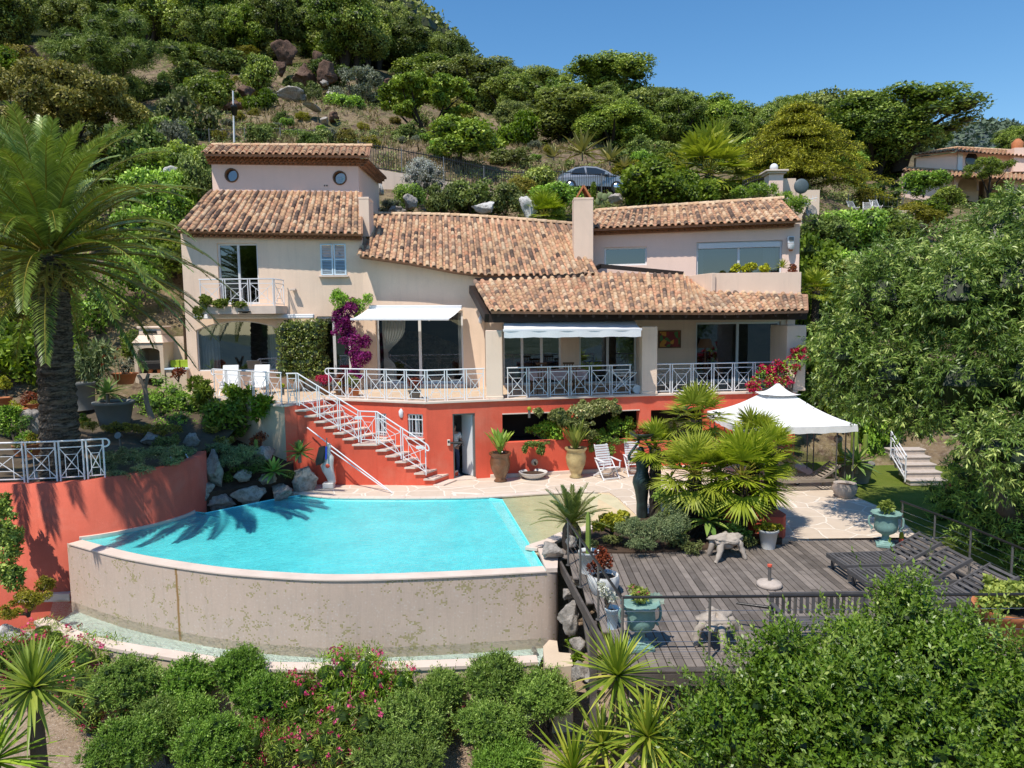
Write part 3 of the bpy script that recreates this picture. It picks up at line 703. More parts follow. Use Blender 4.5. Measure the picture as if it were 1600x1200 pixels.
# ---- staircase (front ends and back ends of the treads, from the top down)
ST = []
for i in range(14):
 z = T -.184*(i +1)
 xf =-6.92+.304*i +(.45 if i >= 7 else 0); yf = 22.48-.030*i; xb = xf +.66; yb = 23.74-.03*i
 ST.append((z,xf,yf,xb,yb))
fl = MB(); tr = []
stairs_top = [(-6.92+.304*i +(.45 if i >= 7 else 0),22.48-.03*i) for i in range(15)]
prof = []
for i in range(14):
 z,xf,yf,xb,yb = ST[i]; x2 = stairs_top[i +1][0]
 ef = .0; poly = [(xf,yf),(x2,yf),(x2 +(xb -xf),yb),(xb,yb)]
 fl.prism([(p[0]+.02,p[1]+(.06 if k < 2 else 0)) for k,p in enumerate(poly)],-.02,z -.05)
 t_ = MB(); xs = .04; x2 += .02
 if z > .02:
  t_.prism([(xf -.03,yf),(x2 +.0,yf),(x2 +(xb -xf)+.0,yb),(xb -.03,yb)],z -.05,z); tr.append(t_)
flank = MB()
# flank face below the treads, gently bowed like the wall in the photo
fp = [(-7.22,22.40),(-6.9,22.52),(-5.2,22.40),(-3.8,22.1),(-2.7,21.98)]
flank.add([(p[0],p[1],z) for p in fp[:2] for z in (-.2,Zt)],[(0,2,3,1)])
stairs = fl.build('staircase',M['red'],villa);
flank.build('flank_face',M['red'],stairs)
mb = MB(); mb.prism([(-7.24,22.38),(-6.9,22.53),(-6.26,23.76),(-6.52,24.3),(-7.0,24)],-.2,Zt); mb.build('stair_head',M['red'],stairs)
for t_ in tr: t_.build('tread',M['coping'],stairs,bev=.012)
# ================================================================== railings
def balustrade(name,path,label,group,panel=1.0,h=1.0,double=True,curl=(False,False),zoff=.0,r=.018):
 """path: list of 3-D base points; every panel has a crossed square between two bars"""
 o = thing(name,tuple(path[0]),label,'railing',group)
 tops = [V(p)+V((0,0,h)) for p in path]
 mb = MB(); mb.tube(tops,r *1.25,8)
 for c_,e,f in ((curl[0],tops[0],tops[1]),(curl[1],tops[-1],tops[-2])):
  if c_:
   d = (e -f).normalized(); mb.tube([e +d *(.10*math.sin(a))+V((0,0,-.10*(1-math.cos(a)))) for a in np.linspace(0,4.2,10)],r *1.25,8)
 mb.build('handrail',M['rail'],o)
 for a,b in zip(path,path[1:]):
  a,b = V(a),V(b); L = (b -a).length; n = max(1,int(round(L /panel)))
  for k in range(n):
   p,q = a.lerp(b,k /n),a.lerp(b,(k +1)/n); d = (q -p); g = d.normalized()*.04
   P = p +g; Q = q -g
   pm = MB(); up = lambda t: V((0,0,t))
   def at(u,v): return P.lerp(Q,u)+up(.07+(h -.23)*v)
   pm.bar(at(0,0),at(1,0),.025,.025); pm.bar(at(0,1),at(1,1),.025,.025)
   pm.bar(at(0,0),at(1,1),.014,.018); pm.bar(at(0,1),at(1,0) ,.0141,.0181)
   for u in (.24,.76): pm.bar(at(u,.02),at(u,.76 if u < .5 else .76),.014,.014)
   for v in (.27,.76): pm.bar(at(.24,v),at(.76,v),.0138,.0138)
   pm.build('panel',M['rail'],o)
   for e in ((P,Q) if double else (P,)):
    s = MB(); s.bar(e +up(-.04),e +up(h),.030,.030); s.build('post',M['rail'],o)
  if not double or True:
   pass
 return o
G_B = 'white terrace railings with crossed panels'
zt_ = T +.01
def up_(p,z): return V((p[0],p[1],z))
_in = .1
balustrade('railing',[up_((-10.36,24.55),zt_),up_((-7.32,22.48),zt_)],'white crossed railing in front of the two white reclining chairs, left of the stairs',G_B,.76,1.0,True,(True,False))
balustrade('railing',[up_((-6.3,24.2),zt_),up_((-2.77,22.80),zt_),up_((-.9,23.25),zt_)],'white crossed railing between the stair head and the first pillar, above the open grey door',G_B,.74,1.0,True,(True,False))
balustrade('railing',[up_((-.18,23.42),zt_),up_((4.08,24.19),zt_)],'white crossed railing between the two porch pillars',G_B,.76,1.0)
balustrade('railing',[up_((4.75,24.28),zt_),up_((9.15,24.66),zt_)],'white crossed railing at the right end of the porch by the magenta flowers',G_B,.8,1.0)
# stair railing: along the open (camera) side, with a level stretch at the landing
sr = [up_((-7.2,22.55),T),up_((-6.85,22.58),T)]
def stz(i): return T -.184*(i +.5)
sr += [up_((-4.88,22.4),T -.184*6.6),up_((-4.30,22.34),T -.184*6.7),up_((-2.72,22.08),T -.184*12.2)]
balustrade('stair_railing',sr,'white sloping railing down the red outdoor staircase',None,.82,.98,True,(False,True))
# name plates / switch boxes on the stair rail
def sign_plate(px,py,Yv,w_,h_,label):
 p = PY(px,py,Yv); mb = MB(); mb.box(p,(w_,.02,h_)); return tag(mb.build('plate',M['white'],None,tuple(p),.004),label,'plate')
sign_plate(560,653,22.2,.24,.10,'small white plate fixed on the upper run of the stair railing'); sign_plate(656,699,21.95,.24,.10,'small white plate fixed at the lower end of the stair railing')
# balcony railing (left block)
b0_,b1_ = V((bl.x +.06,BALY +.06,bz)),V((br.x -.06,BALY +.06,bz))
balustrade('balcony_railing',[b0_,b1_,V((br.x -.06,27.35,bz))],'white crossed railing of the small upper balcony with climbing plant',None,.85,.98,True)
# curved railing on the left planter wall
rw_top = [V((-15.2,16.75,1.42)),V((-13.6,17.05,1.42)),V((-12.0,17.2,1.42)),V((-10.95,17.36,1.42)),V((-10.25,17.62,1.42))]
balustrade('planter_railing',[p for p in smooth_pts(rw_top,6)],'white crossed railing on the curved red planter wall below the palm',None,.9,.98,True,(False,True))
# ================================================================== awnings
def awning(name,wp,ext,drop,label,valance=0,cass=True):
 """wp: (left, right) points on the wall; front bar after ext (vector) and drop"""
 L_,R_ = V(wp[0]),V(wp[1]); o = thing(name,tuple((L_ +R_)/2),label,'awning','white terrace awnings')
 e = V(ext); Fl,Fr = L_ +e +V((0,0,-drop)),R_ +e +V((0,0,-drop))
 mb = MB(); K,N = 6,24; vs = []
 for j in range(K +1):
  for i in range(N +1):
   p = L_.lerp(R_,i /N).lerp(Fl.lerp(Fr,i /N),j /K); vs.append(p +V((0,0,-.03*math.sin(math.pi *j /K)+.006*math.sin(i *1.7))))
 mb.add(vs,[(j *(N +1)+i,j *(N +1)+i +1,(j +1)*(N +1)+i +1,(j +1)*(N +1)+i) for j in range(K) for i in range(N)],.5,True)
 mb.build('fabric',M['canvas'],o)
 mb = MB(); mb.bar(Fl -(Fr -Fl).normalized()*.03,Fr +(Fr -Fl).normalized()*.03,.07,.08); mb.build('front_bar',M['rail'],o,bev=.01)
 if cass: mb = MB(); mb.bar(L_ +V((0,.02,.03)),R_ +V((0,.02,.03)),.16,.14); mb.build('cassette',M['rail'],o,bev=.02)
 if valance:
  v = MB(); vs = []
  for i in range(N +1):
   p = Fl.lerp(Fr,i /N)
   for z in (0,-valance *(.93+.04*math.sin(i *.9)+.03*math.sin(i *2.3))): vs.append(p +V((.0,-.03+.015*math.sin(i *1.3),z -.03)))
  v.add(vs,[(2*i,2*i +1,2*i +3,2*i +2) for i in range(N)],.5,True); v.build('valance',M['canvas'],o)
 for s_ in (.12,.88):
  a = L_.lerp(R_,s_)+V((0,-.05,-.06)); c_ = Fl.lerp(Fr,s_ +(.08 if s_ < .5 else -.08))+V((0,.05,-.04)); m_ = a.lerp(c_,.5)+V((.25 if s_ < .5 else -.25,0,-.02))
  k = MB(); k.bar(a,m_,.04,.05); k.bar(m_,c_,.041,.051); k.build('arm',M['rail'],o)
 return o
awning('awning',(PY(577,481,27.1),PY(722,481,26.95)),(-.42,-1.25,0),.42,'white awning rolled out over the wide window beside the purple bougainvillea')
awning('awning',(PY(787,499,23.75),PY(990,498,24.5)),(.02,-1.3,0),.34,'white awning with hanging valance under the porch roof',.22)
o = thing('awning',tuple(PY(400,494,26.9)),'closed white awning box above the arched window','awning','white terrace awnings')
mb = MB(); a,b_ = PY(304,495,26.95),PY(491,494,27.3); mb.bar(a,b_,.2,.17); mb.build('cassette',M['rail'],o,bev=.03)
mb = MB(); mb.bar(a +V((.02,-.11,-.045)),b_ +V((-.02,-.11,-.045)),.05,.06); mb.build('front_bar',M['canvas'],o,bev=.01)
# ================================================================== wall lamps and small fittings
def wall_light(px,py,Yv,label,kind=0):
 p = PY(px,py,Yv); o = thing('wall_lamp',tuple(p),label,'lamp',None); mb = MB()
 if kind == 0:
  mb.box(p +V((0,.08,0)),(.14,.16,.05)); mb.build('bracket',M['grey_metal'],o,bev=.006); mb = MB(); mb.box(p +V((0,-.04,-.02)),(.22,.14,.07)); mb.build('lamp_head',M['coping'],o,bev=.01)
 elif kind == 1:
  mb.box(p +V((0,.0,.03)),(.42,.16,.05)); mb.build('lamp_head',M['metal_dark'],o,bev=.01); mb = MB(); mb.box(p +V((0,.1,-.0)),(.2,.1,.06)); mb.build('bracket',M['metal_dark'],o)
 else:
  mb.box(p +V((0,.07,.1)),(.07,.06,.3)); mb.build('bracket',M['rail'],o,bev=.008)
  mb = MB(); mb.lathe([(.03,-.16),(.075,-.1),(.085,.05),(.05,.1),(.02,.14)],p +V((0,-.02,0)),10); mb.build('lamp_shade',M['rail'],o)
 return o
wall_light(458,452,27.35,'small square flood lamp on the cream wall right of the balcony')
wall_light(714,693,22.85,'flat dark lamp above the open grey door',1)
wall_light(382,488,26.08,'flat grey lamp under the small upper balcony',1)
wall_light(751,499,26.95,'white lantern on the cream wall left of the first pillar',2)
wall_light(627,645,23.05,'small white lantern on the red wall between the two barred windows',2)
p = PY(701,692,22.75); o = thing('intercom',tuple(p),'beige keypad on the red wall left of the open door','keypad'); mb = MB(); mb.box(p +V((0,.06,0)),(.10,.06,.20)); mb.build('case',M['coping'],o,bev=.01)
mb = MB(); mb.box(p +V((0,.026,.03)),(.06,.01,.07)); mb.build('screen',M['metal_dark'],o)
p = PY(1236,380,27.45); o = thing('alarm_siren',tuple(p),'white alarm siren box with orange lens on the right wing wall','alarm'); mb = MB(); mb.box(p +V((0,.05,.13)),(.24,.14,.26)); mb.lathe([(.04,-.26),(.12,-.2),(.14,-.02)],p,14,sy=.6); mb.build('case',M['white'],o,bev=.02)
mb = MB(); mb.box(p +V((0,-.03,.16)),(.17,.04,.14)); mb.build('grille',M['grey_metal'],o); mb = MB(); mb.lathe([(.05,-.30),(.10,-.24)],p,12,sy=.6); mb.build('lens',M['terracotta'],o)
# painting on the porch wall
p = PW.p(*PW.sz(1046,530),.03); o = thing('painting',tuple(p),'colourful abstract painting hanging on the porch wall','painting')
def paint_mat():
 t = NT('painted_canvas'); w = t.world(); v = t.n('ShaderNodeTexVoronoi',{'Vector': w,'Scale': 6.5}).outputs['Color']
 c = t.ramp(t.n('ShaderNodeSeparateColor',{0: v}).outputs[0],[(0,(.16,.01,.01)),(.4,(.25,.015,.01)),(.6,(.55,.25,.02)),(.75,(.05,.16,.03)),(1,(.6,.5,.3))],'CONSTANT'); return t.done(t.bsdf(col=c,rough=.5))
mb = MB(); a_ = math.atan2(PW.d.y,PW.d.x); mb.box(p,(.80,.02,.58),a_); mb.build('canvas',paint_mat(),o)
mb = MB()
for du,dz,su,sz_ in ((-.42,0,.05,.68),(.42,0,.05,.68),(0,.315,.79,.05),(0,-.315,.79,.05)): mb.box(p +PW.d *du +V((0,0,dz)),(su,.05,sz_),a_)
mb.build('frame',M['wood_mid'],o)
# hose outlet with cream collar on the red wall
p = PZ(835,745,0); p = wCD.p(wCD.sz(835,722)[0],wCD.sz(835,722)[1],.0); o = thing('water_spout',tuple(p),'cream pipe outlet on the red wall above the stone basin','spout'); mb = MB(); mb.lathe([(.11,0),(.12,.04),(.07,.06)],(0,0,0),14)
mb.v = [tuple(p +wCD.d *v[0]+wCD.n *v[2]+V((0,0,v[1]))) for v in mb.v]; mb.build('collar',M['beige'],o)
mb = MB(); mb.tube([p +wCD.n *.05,p +wCD.n *.16+V((0,0,-.03))],.04,10); mb.build('pipe',M['metal_dark'],o)
# ================================================================== ground around the pool
def struct(name,mb,mat,kind='structure',bev=None):
 o = mb.build(name,mat,None,(0,0,0),bev); o['kind'] = kind; return o
FAR = [PZ(470,772,0),PZ(510,777.5,0),PZ(560,779,0),PZ(640,779.5,0),PZ(720,778.5,0),PZ(785,776,0),PZ(847,772,0),PZ(917,769,0)]
far = smooth_pts(FAR,24)
Wc = [PZ(128,838,0),PZ(200,829,0),PZ(270,812,0),PZ(305,798,0)]
wcurve = smooth_pts(Wc,14)
RIM = [PZ(833,856,0),PZ(858,848,0),PZ(882,836,0),PZ(916,828,0)]
LIP_I = smooth_pts([PZ(128,842,0),PZ(216,864,0),PZ(337,883,0),PZ(440,892,0),PZ(540,895.5,0),PZ(692,891,0),PZ(849,882.7,0)],36)
def lip_out(p,w_=.30):
 # inner edge is close to a circle; push outwards (towards the valley)
 return V((p.x,p.y,0))
def offset_curve(c,w_):
 out = []
 for i in range(len(c)):
  d = (c[min(i +1,len(c)-1)]-c[max(i -1,0)]).normalized(); out.append(c[i]+V((d.y,-d.x,0))*w_)
 return out
LIP_O = offset_curve(LIP_I,.30)
XY = lambda l: [(p[0],p[1]) for p in l]
# pool basin
deep_line = [PZ(785,779,0),PZ(853,890,0)]
beach = [PZ(917,769,0),PZ(952,769,0),PZ(965,780,0),PZ(990,802,0),PZ(960,812,0),PZ(916,828,0)]
pool_poly = XY(LIP_I)+[tuple(PZ(853,884,0).xy)]+XY(RIM)+[tuple(PZ(945,818,0).xy),tuple(PZ(975,800,0).xy),tuple(PZ(952,769,0).xy)]+XY(list(reversed(far)))+[tuple(PZ(440,776,0).xy),tuple(PZ(380,788,0).xy),tuple(PZ(320,800,0).xy)]+XY(list(reversed(wcurve)))
def pool_tile_mat(name,col):
 t = NT(name); w = t.world(); n = t.noise(w,.8,4);
 br = t.n('ShaderNodeTexBrick',{'Vector': w,'Color1': (*col,1),'Color2': (*[x *.9 for x in col],1),'Mortar': (*[min(1,x *1.15+.02) for x in col],1),'Scale': 1.0,'Mortar Size': .006,'Brick Width': .05,'Row Height': .05},offset=0.0)
 nw = t.n('ShaderNodeTexNoise',{'Vector': w,'Scale': 2.2,'Detail': 4,'Distortion': 1.2}).outputs['Fac']
 c = t.mix(t.map(n,.3,.7),br.outputs[0],tuple(x *.88 for x in col)); c = t.mix(t.math('MULTIPLY',t.map(nw,.45,.6),.3),c,tuple(min(1,x *1.3+.03) for x in col))
 return t.done(t.bsdf(col=c,rough=.4))
M['pool_tile'] = pool_tile_mat('turquoise_pool_tile',(.15,.78,.83))
M['pool_step'] = pool_tile_mat('pale_pool_tile',(.36,.84,.84))
M['pool_beach'] = rough_mat('pool_beach_sand',(.62,.55,.36),.85,.12,3,.4,60,dirt=(.40,.40,.22),dirt_amt=.4)
mb = MB(); DEEP =-.40
dp = XY(LIP_I)+[tuple(deep_line[1].xy),tuple(deep_line[0].xy)]+XY([p for p in reversed(far) if p.x < deep_line[0].x -.1])+[tuple(PZ(440,776,0).xy),tuple(PZ(380,788,0).xy),tuple(PZ(320,800,0).xy)]+XY(list(reversed(wcurve)))
n = len(dp); tris = tessellate_polygon([[V((p[0],p[1],0)) for p in dp]])
cx_,cy_ =-4.2,17.6; rings = ((0,-.02),(.015,-.07),(.16,-.10),(.4,-.125),(.7,-.135)); vs = []
for f_,z_ in rings: vs += [(lerp(p[0],cx_,f_),lerp(p[1],cy_,f_),z_) for p in dp]
vs.append((cx_,cy_,-.138)); m_ = len(rings)-1
mb.add(vs,[(j *n +i,j *n +(i +1) % n,(j +1)*n +(i +1) % n,(j +1)*n +i) for j in range(m_) for i in range(n)]+[(m_ *n +i,m_ *n +(i +1) % n,len(vs)-1) for i in range(n)],.5)
struct('pool_floor',mb,M['pool_tile'])
mb = MB(); d_ = (deep_line[1]-deep_line[0]); nn = V((-abs(d_.y),d_.x if d_.y < 0 else -d_.x,0)).normalized()
nn = V((d_.y,-d_.x,0)).normalized(); nn = nn if nn.x < 0 else -nn
mb.prism(XY([deep_line[0]+d_ *.02,deep_line[1]-d_ *.03,deep_line[1]-d_ *.03+nn *.22,deep_line[0]+d_ *.02+nn *.34]),-.5,-.06)
struct('pool_step',mb,M['pool_step'])
# sloping beach: ruled from the deep line to the shoreline
mb = MB(); vs = []; Kb,Nb = 8,20
shore = [PZ(785,776,0),PZ(847,772,0),PZ(917,769,0),PZ(960,772,0),PZ(985,802,0),PZ(945,820,0),PZ(916,828,0),PZ(882,836,0),PZ(858,848,0),PZ(833,856,0),PZ(853,889,0)]
shore = [polyline([V((p.x,p.y,0)) for p in shore],i /Nb) for i in range(Nb +1)]
for j in range(Kb +1):
 for i in range(Nb +1):
  q = shore[i]; dl = deep_line[0].lerp(deep_line[1],i /Nb); p = V((dl.x,dl.y,0)).lerp(q,j /Kb)
  dist = (p -V((dl.x,dl.y,0))).length; z =-.065+.04*min(1,dist /3.6) ** .9
  vs.append((p.x,p.y,z))
mb.add(vs,[(j *(Nb +1)+i,(j +1)*(Nb +1)+i,(j +1)*(Nb +1)+i +1,j *(Nb +1)+i +1) for j in range(Kb) for i in range(Nb)],.5,True)
struct('pool_beach',mb,M['pool_beach'])
def water_mat(name,tint,refl=.06,bscale=2.2,bst=.5,edge=(.75,.97,.97),var=.35,fade=None):
 t = NT(name); w = t.world()
 mp = t.n('ShaderNodeMapping',{'Vector': w,'Scale': (1.0,1.25,1)}).outputs[0]
 n1 = t.noise(mp,bscale,3,.55,.8); n2 = t.noise(mp,bscale *3.7,3,.6,.6)
 h = t.math('ADD',n1,t.math('MULTIPLY',n2,.45)); nr = t.bump(h,bst,.08)
 rp = t.map(n2,.36,.64)
 col = t.mix(t.math('MULTIPLY',rp,var),tint,edge)  # noise lightens the tint, painting ripple contrast and sparkle into the water
 if fade:
  dt = t.n('ShaderNodeVectorMath',{0: t.n('ShaderNodeVectorMath',{0: w,1: fade[0]},operation='SUBTRACT').outputs[0],1: fade[1]},operation='DOT_PRODUCT').outputs['Value']
  col = t.mix(t.map(dt,-.1,.5),col,(.93,.98,.93))
 lw = t.n('ShaderNodeFresnel',{'IOR': 1.33,'Normal': nr}).outputs[0]
 tr = t.n('ShaderNodeBsdfTransparent',{'Color': col}); g = t.n('ShaderNodeBsdfGlossy',{'Color': (1,1,1),'Roughness': .03,'Normal': nr})
 return t.done(t.n('ShaderNodeMixShader',{0: t.math('ADD',lw,.0),1: tr.outputs[0],2: g.outputs[0]}))
M['water'] = water_mat('pool_water',(.60,.90,.94),bscale=5.0,bst=.30,var=1.0,edge=(.97,1,1),fade=(tuple(deep_line[0]),tuple(-nn)))
mb = MB(); tris = tessellate_polygon([[V((p[0],p[1],0)) for p in pool_poly]])
mb.add([(p[0],p[1],-.035) for p in pool_poly],[orient(t_,pool_poly) for t_ in tris]); struct('pool_water',mb,M['water'])
# infinity wall
def wall_mosaic():
 t = NT('worn_mosaic'); uv = t.n('ShaderNodeUVMap').outputs[0];
 mp = t.n('ShaderNodeMapping',{'Vector': uv,'Scale': (30.0,34.0,1)}).outputs[0]
 cell = t.n('ShaderNodeVectorMath',{0: mp},operation='FLOOR').outputs[0]
 rnd_ = t.n('ShaderNodeTexWhiteNoise',{'Vector': cell},noise_dimensions='3D').outputs['Value']
 cs = t.n('ShaderNodeVectorMath',{0: cell,'Scale': .027},operation='SCALE').outputs[0]
 big = t.noise(cs,1.1,4,.7); sml = t.noise(cs,5.5,2,.5)
 sep = t.n('ShaderNodeSeparateXYZ',{0: uv}); low = t.map(sep.outputs[1],.9,.1)
 m_ = t.math('ADD',t.math('ADD',t.math('MULTIPLY',big,.9),t.math('MULTIPLY',sml,.75)),t.math('ADD',t.math('MULTIPLY',rnd_,.30),t.math('MULTIPLY',low,.05)))
 miss = t.math('GREATER_THAN',m_,1.16)
 fr = t.n('ShaderNodeVectorMath',{0: mp},operation='FRACTION').outputs[0]; sf = t.n('ShaderNodeSeparateXYZ',{0: fr})
 gx = t.math('MULTIPLY',t.map(sf.outputs[0],.02,.12),t.map(sf.outputs[0],.98,.88)); gy = t.math('MULTIPLY',t.map(sf.outputs[1],.02,.12),t.map(sf.outputs[1],.98,.88)); tile = t.math('MULTIPLY',gx,gy)
 base = t.mix(rnd_,(.58,.445,.36),(.62,.48,.395)); base = t.mix(t.math('MULTIPLY',t.map(t.noise(uv,1.3,5,.6),.4,.7),.35),base,(.47,.385,.325))
 base = t.mix(tile,(.535,.41,.33),base)
 base = t.mix(t.math('MULTIPLY',t.math('LESS_THAN',rnd_,.04),.4),base,(.66,.60,.55))
 und = t.mix(t.noise(uv,30,4,.6),(.34,.28,.14),(.44,.37,.21)); c = t.mix(miss,base,und)
 band = t.math('MULTIPLY',t.map(sep.outputs[1],.16,.02),t.map(t.noise(uv,1.6,4,.6),.35,.6)); c = t.mix(t.math('MULTIPLY',band,.5),c,(.44,.39,.22))
 vs_ = t.n('ShaderNodeMapping',{'Vector': uv,'Scale': (5.0,.35,1)}).outputs[0]
 c = t.mix(t.math('MULTIPLY',t.map(t.noise(vs_,1.5,6,.7),.5,.8),.35),c,(.30,.25,.20))
 rx = t.math('ABSOLUTE',t.math('SUBTRACT',t.math('ADD',sep.outputs[0],t.math('MULTIPLY',t.math('SUBTRACT',t.noise(uv,3.5,3),.5),.06)),3.98))
 c = t.mix(t.map(rx,.05,.012),c,(.30,.17,.055))
 h = t.math('SUBTRACT',t.math('MULTIPLY',tile,.25),t.math('MULTIPLY',miss,1.0))
 return t.done(t.bsdf(col=c,rough=.55,spec=.3,nrm=t.bump(h,.5,.012)))
M['mosaic'] = wall_mosaic()
pw_ = thing('infinity_wall',tuple(LIP_O[0].xy)+(-1.6,),'long curved pool wall of worn pinkish mosaic with pale lip','pool wall')
mb = MB(); end_in = V((.62,15.35,0)); face = [p.copy() for p in LIP_O]; BZ =-1.78
side = [V((LIP_O[-1].x +.22,LIP_O[-1].y +.05,0)),V((LIP_O[-1].x +.32,LIP_O[-1].y +1.0,0))]
face = [V((LIP_O[0].x -.12,LIP_O[0].y +.1,0))]+face +side
u = 0; vs = []; K = 6
for i,p in enumerate(face):
 if i: u += (p -face[i -1]).length
 for k in range(K +1):
  z = lerp(BZ,-.045,k /K); mb.uv[len(vs)] = (u,(z -BZ)); vs.append((p.x,p.y,z))
mb.add(vs,[(i *(K +1)+k,(i +1)*(K +1)+k,(i +1)*(K +1)+k +1,i *(K +1)+k +1) for i in range(len(face)-1) for k in range(K)],.5,True)
mb.build('wall_face',M['mosaic'],pw_)
mb = MB(); lo = [p +(p -q).normalized()*.03 for p,q in zip(LIP_O,LIP_I)]; n = len(lo)
vs = [(p.x,p.y,z) for p in lo for z in (-.05,-.022)]+[(p.x,p.y,z) for p in LIP_I for z in (-.022,-.1)]
mb.add(vs,[(2*i,2*i +2,2*i +3,2*i +1) for i in range(n -1)]+[(2*i +1,2*i +3,2*n +2*i +2,2*n +2*i) for i in range(n -1)]+[(2*n +2*i,2*n +2*i +2,2*n +2*i +3,2*n +2*i +1) for i in range(n -1)])
mb.build('lip',M['coping'],pw_)
mb = MB(); e = LIP_O[-1]; mb.prism([tuple((LIP_I[-1]+V((.01,0,0))).xy),tuple((e +V((.01,0,0))).xy),tuple((side[0]+V((.03,-.03,0))).xy),tuple((side[1]+V((.03,.3,0))).xy),tuple((RIM[0]+V((.1,-.1,0))).xy)],-.06,.03); mb.build('corner_cap',M['coping'],pw_,bev=.01)
# lower catch basin
IN_ = [p for p in LIP_O]
BO = smooth_pts([PZ(75,963,-1.4),PZ(152,994,-1.4),PZ(297,1019,-1.4),PZ(415,1033,-1.4),PZ(574,1033,-1.4),PZ(719,1029,-1.4),PZ(838,1023,-1.4)],36)
BO = [V((p.x,p.y -.02,0)) for p in BO]
BO2 = offset_curve(BO,.26)
M['basin_tile'] = pool_tile_mat('basin_tile',(.66,.76,.70))
M['water_shallow'] = water_mat('basin_water',(.86,.97,.93),bscale=7,bst=.9,var=1.0,edge=(.99,1,1))
mb = MB(); n = len(BO)
mb.add([(p.x,p.y,-1.72) for p in IN_]+[(p.x,p.y,-1.72) for p in BO],[(i,n +i,n +i +1,i +1) for i in range(n -1)]); mb.add([(p.x,p.y,z) for p in BO for z in (-1.72,-1.41)],[(2*i,2*i +1,2*i +3,2*i +2) for i in range(n -1)])
struct('basin_floor',mb,M['basin_tile'])
mb = MB(); a = IN_[0]+V((-.7,.35,0)); mb.add([(p.x,p.y,-1.50) for p in IN_]+[(p.x,p.y,-1.50) for p in BO]+[(a.x,a.y,-1.50)],[(i,n +i,n +i +1,i +1) for i in range(n -1)]+[(0,2*n,n)]); struct('basin_water',mb,M['water_shallow'])
bw = thing('basin_wall',tuple(BO2[0].xy)+(-3,),'low curved beige wall of the catch basin below the pool wall','basin wall')
mb = MB(); vs = [(p.x,p.y,z) for p in BO2 for z in (-3.2,-1.45)]; mb.add(vs,[(2*i,2*i +2,2*i +3,2*i +1) for i in range(n -1)],.5,True); mb.build('wall_face',M['beige'],bw)
mb = MB(); B3 = offset_curve(BO,.29); vs = [(p.x,p.y,z) for p in B3 for z in (-1.46,-1.395)]+[(p.x,p.y,z) for p in BO for z in (-1.395,-1.5)]
mb.add(vs,[(2*i,2*i +2,2*i +3,2*i +1) for i in range(n -1)]+[(2*i +1,2*i +3,2*n +2*i +2,2*n +2*i) for i in range(n -1)]+[(2*n +2*i,2*n +2*i +2,2*n +2*i +3,2*n +2*i +1) for i in range(n -1)]); mb.build('lip',M['coping'],bw)
q = PZ(852,1033,-1.37); mb = MB(); mb.prism([(q.x -.02,q.y +.55),(q.x -.02,q.y -.35),(q.x +.52,q.y -.25),(q.x +.52,q.y +.25),(q.x +.28,q.y +.3),(q.x +.28,q.y +.8),(q.x +.12,q.y +.85)],-3.2,-1.34); mb.build('end_block',M['beige'],bw,bev=.03)
# red retaining wall on the left (planter wall)
RWp = smooth_pts([V((-22,15.6,0)),V((-18.5,16.1,0)),V((-15.5,16.6,0)),V((-13.0,17.0,0)),PZ(107,842,0)+V((-.03,.02,0)),PZ(200,829,0)+V((-.02,.06,0)),PZ(270,812,0)+V((-.02,.03,0)),PZ(306,798,0)+V((-.02,0,0)),V((-8.98,20.4,0)),V((-9.15,20.9,0))],54)
red_top = lambda x: 1.40+max(0,min(1,(x +11.5)/2.6)) ** 2*.06
pl = thing('retaining_wall',(-11.5,17.3,-2),'tall curved retaining wall in faded red under the palm','retaining wall')
RWo = [p.copy() for p in RWp]; RWi = offset_curve(RWp,-.26)
mb = MB(); n = len(RWo); vs = []
for a,b_ in zip(RWo,RWi):
 zt2 = red_top(a.x); vs += [(a.x,a.y,-2.6),(a.x,a.y,zt2),(b_.x,b_.y,zt2),(b_.x,b_.y,-.5)]
mb.add(vs,[(4*i,4*i +4,4*i +5,4*i +1) for i in range(n -1)]+[(4*i +1,4*i +5,4*i +6,4*i +2) for i in range(n -1)]+[(4*i +2,4*i +6,4*i +7,4*i +3) for i in range(n -1)]+[(4*n -4,4*n -1,4*n -2,4*n -3)],.5,True)
o = mb.build('wall_face',M['red_old'],pl)
mb = MB(); a = [(p.x,p.y) for p in RWo if p.x >-11.0 and p.y < 19.6]; mb.add([(p[0],p[1],z) for p in a for z in (-.12,.03)]+[(p[0]+.04,p[1]-.08,z) for p in a for z in (.03,-.12)],[(2*i +1,2*i +3,2*len(a)+2*i +2,2*len(a)+2*i) for i in range(len(a)-1)]+[(2*len(a)+2*i,2*len(a)+2*i +2,2*len(a)+2*i +3,2*len(a)+2*i +1) for i in range(len(a)-1)])
mb.build('waterline_ledge',M['coping'],pl)
# plinth where the retaining wall meets the basin
q0,q1 = PZ(75,937,-1.4),PZ(108,937,-1.4); mb = MB(); mb.bar(V((-12.3,16.98,-1.44)),V((-10.98,17.03,-1.44)),.2,.2); mb.build('plinth',M['coping'],pl,bev=.01)
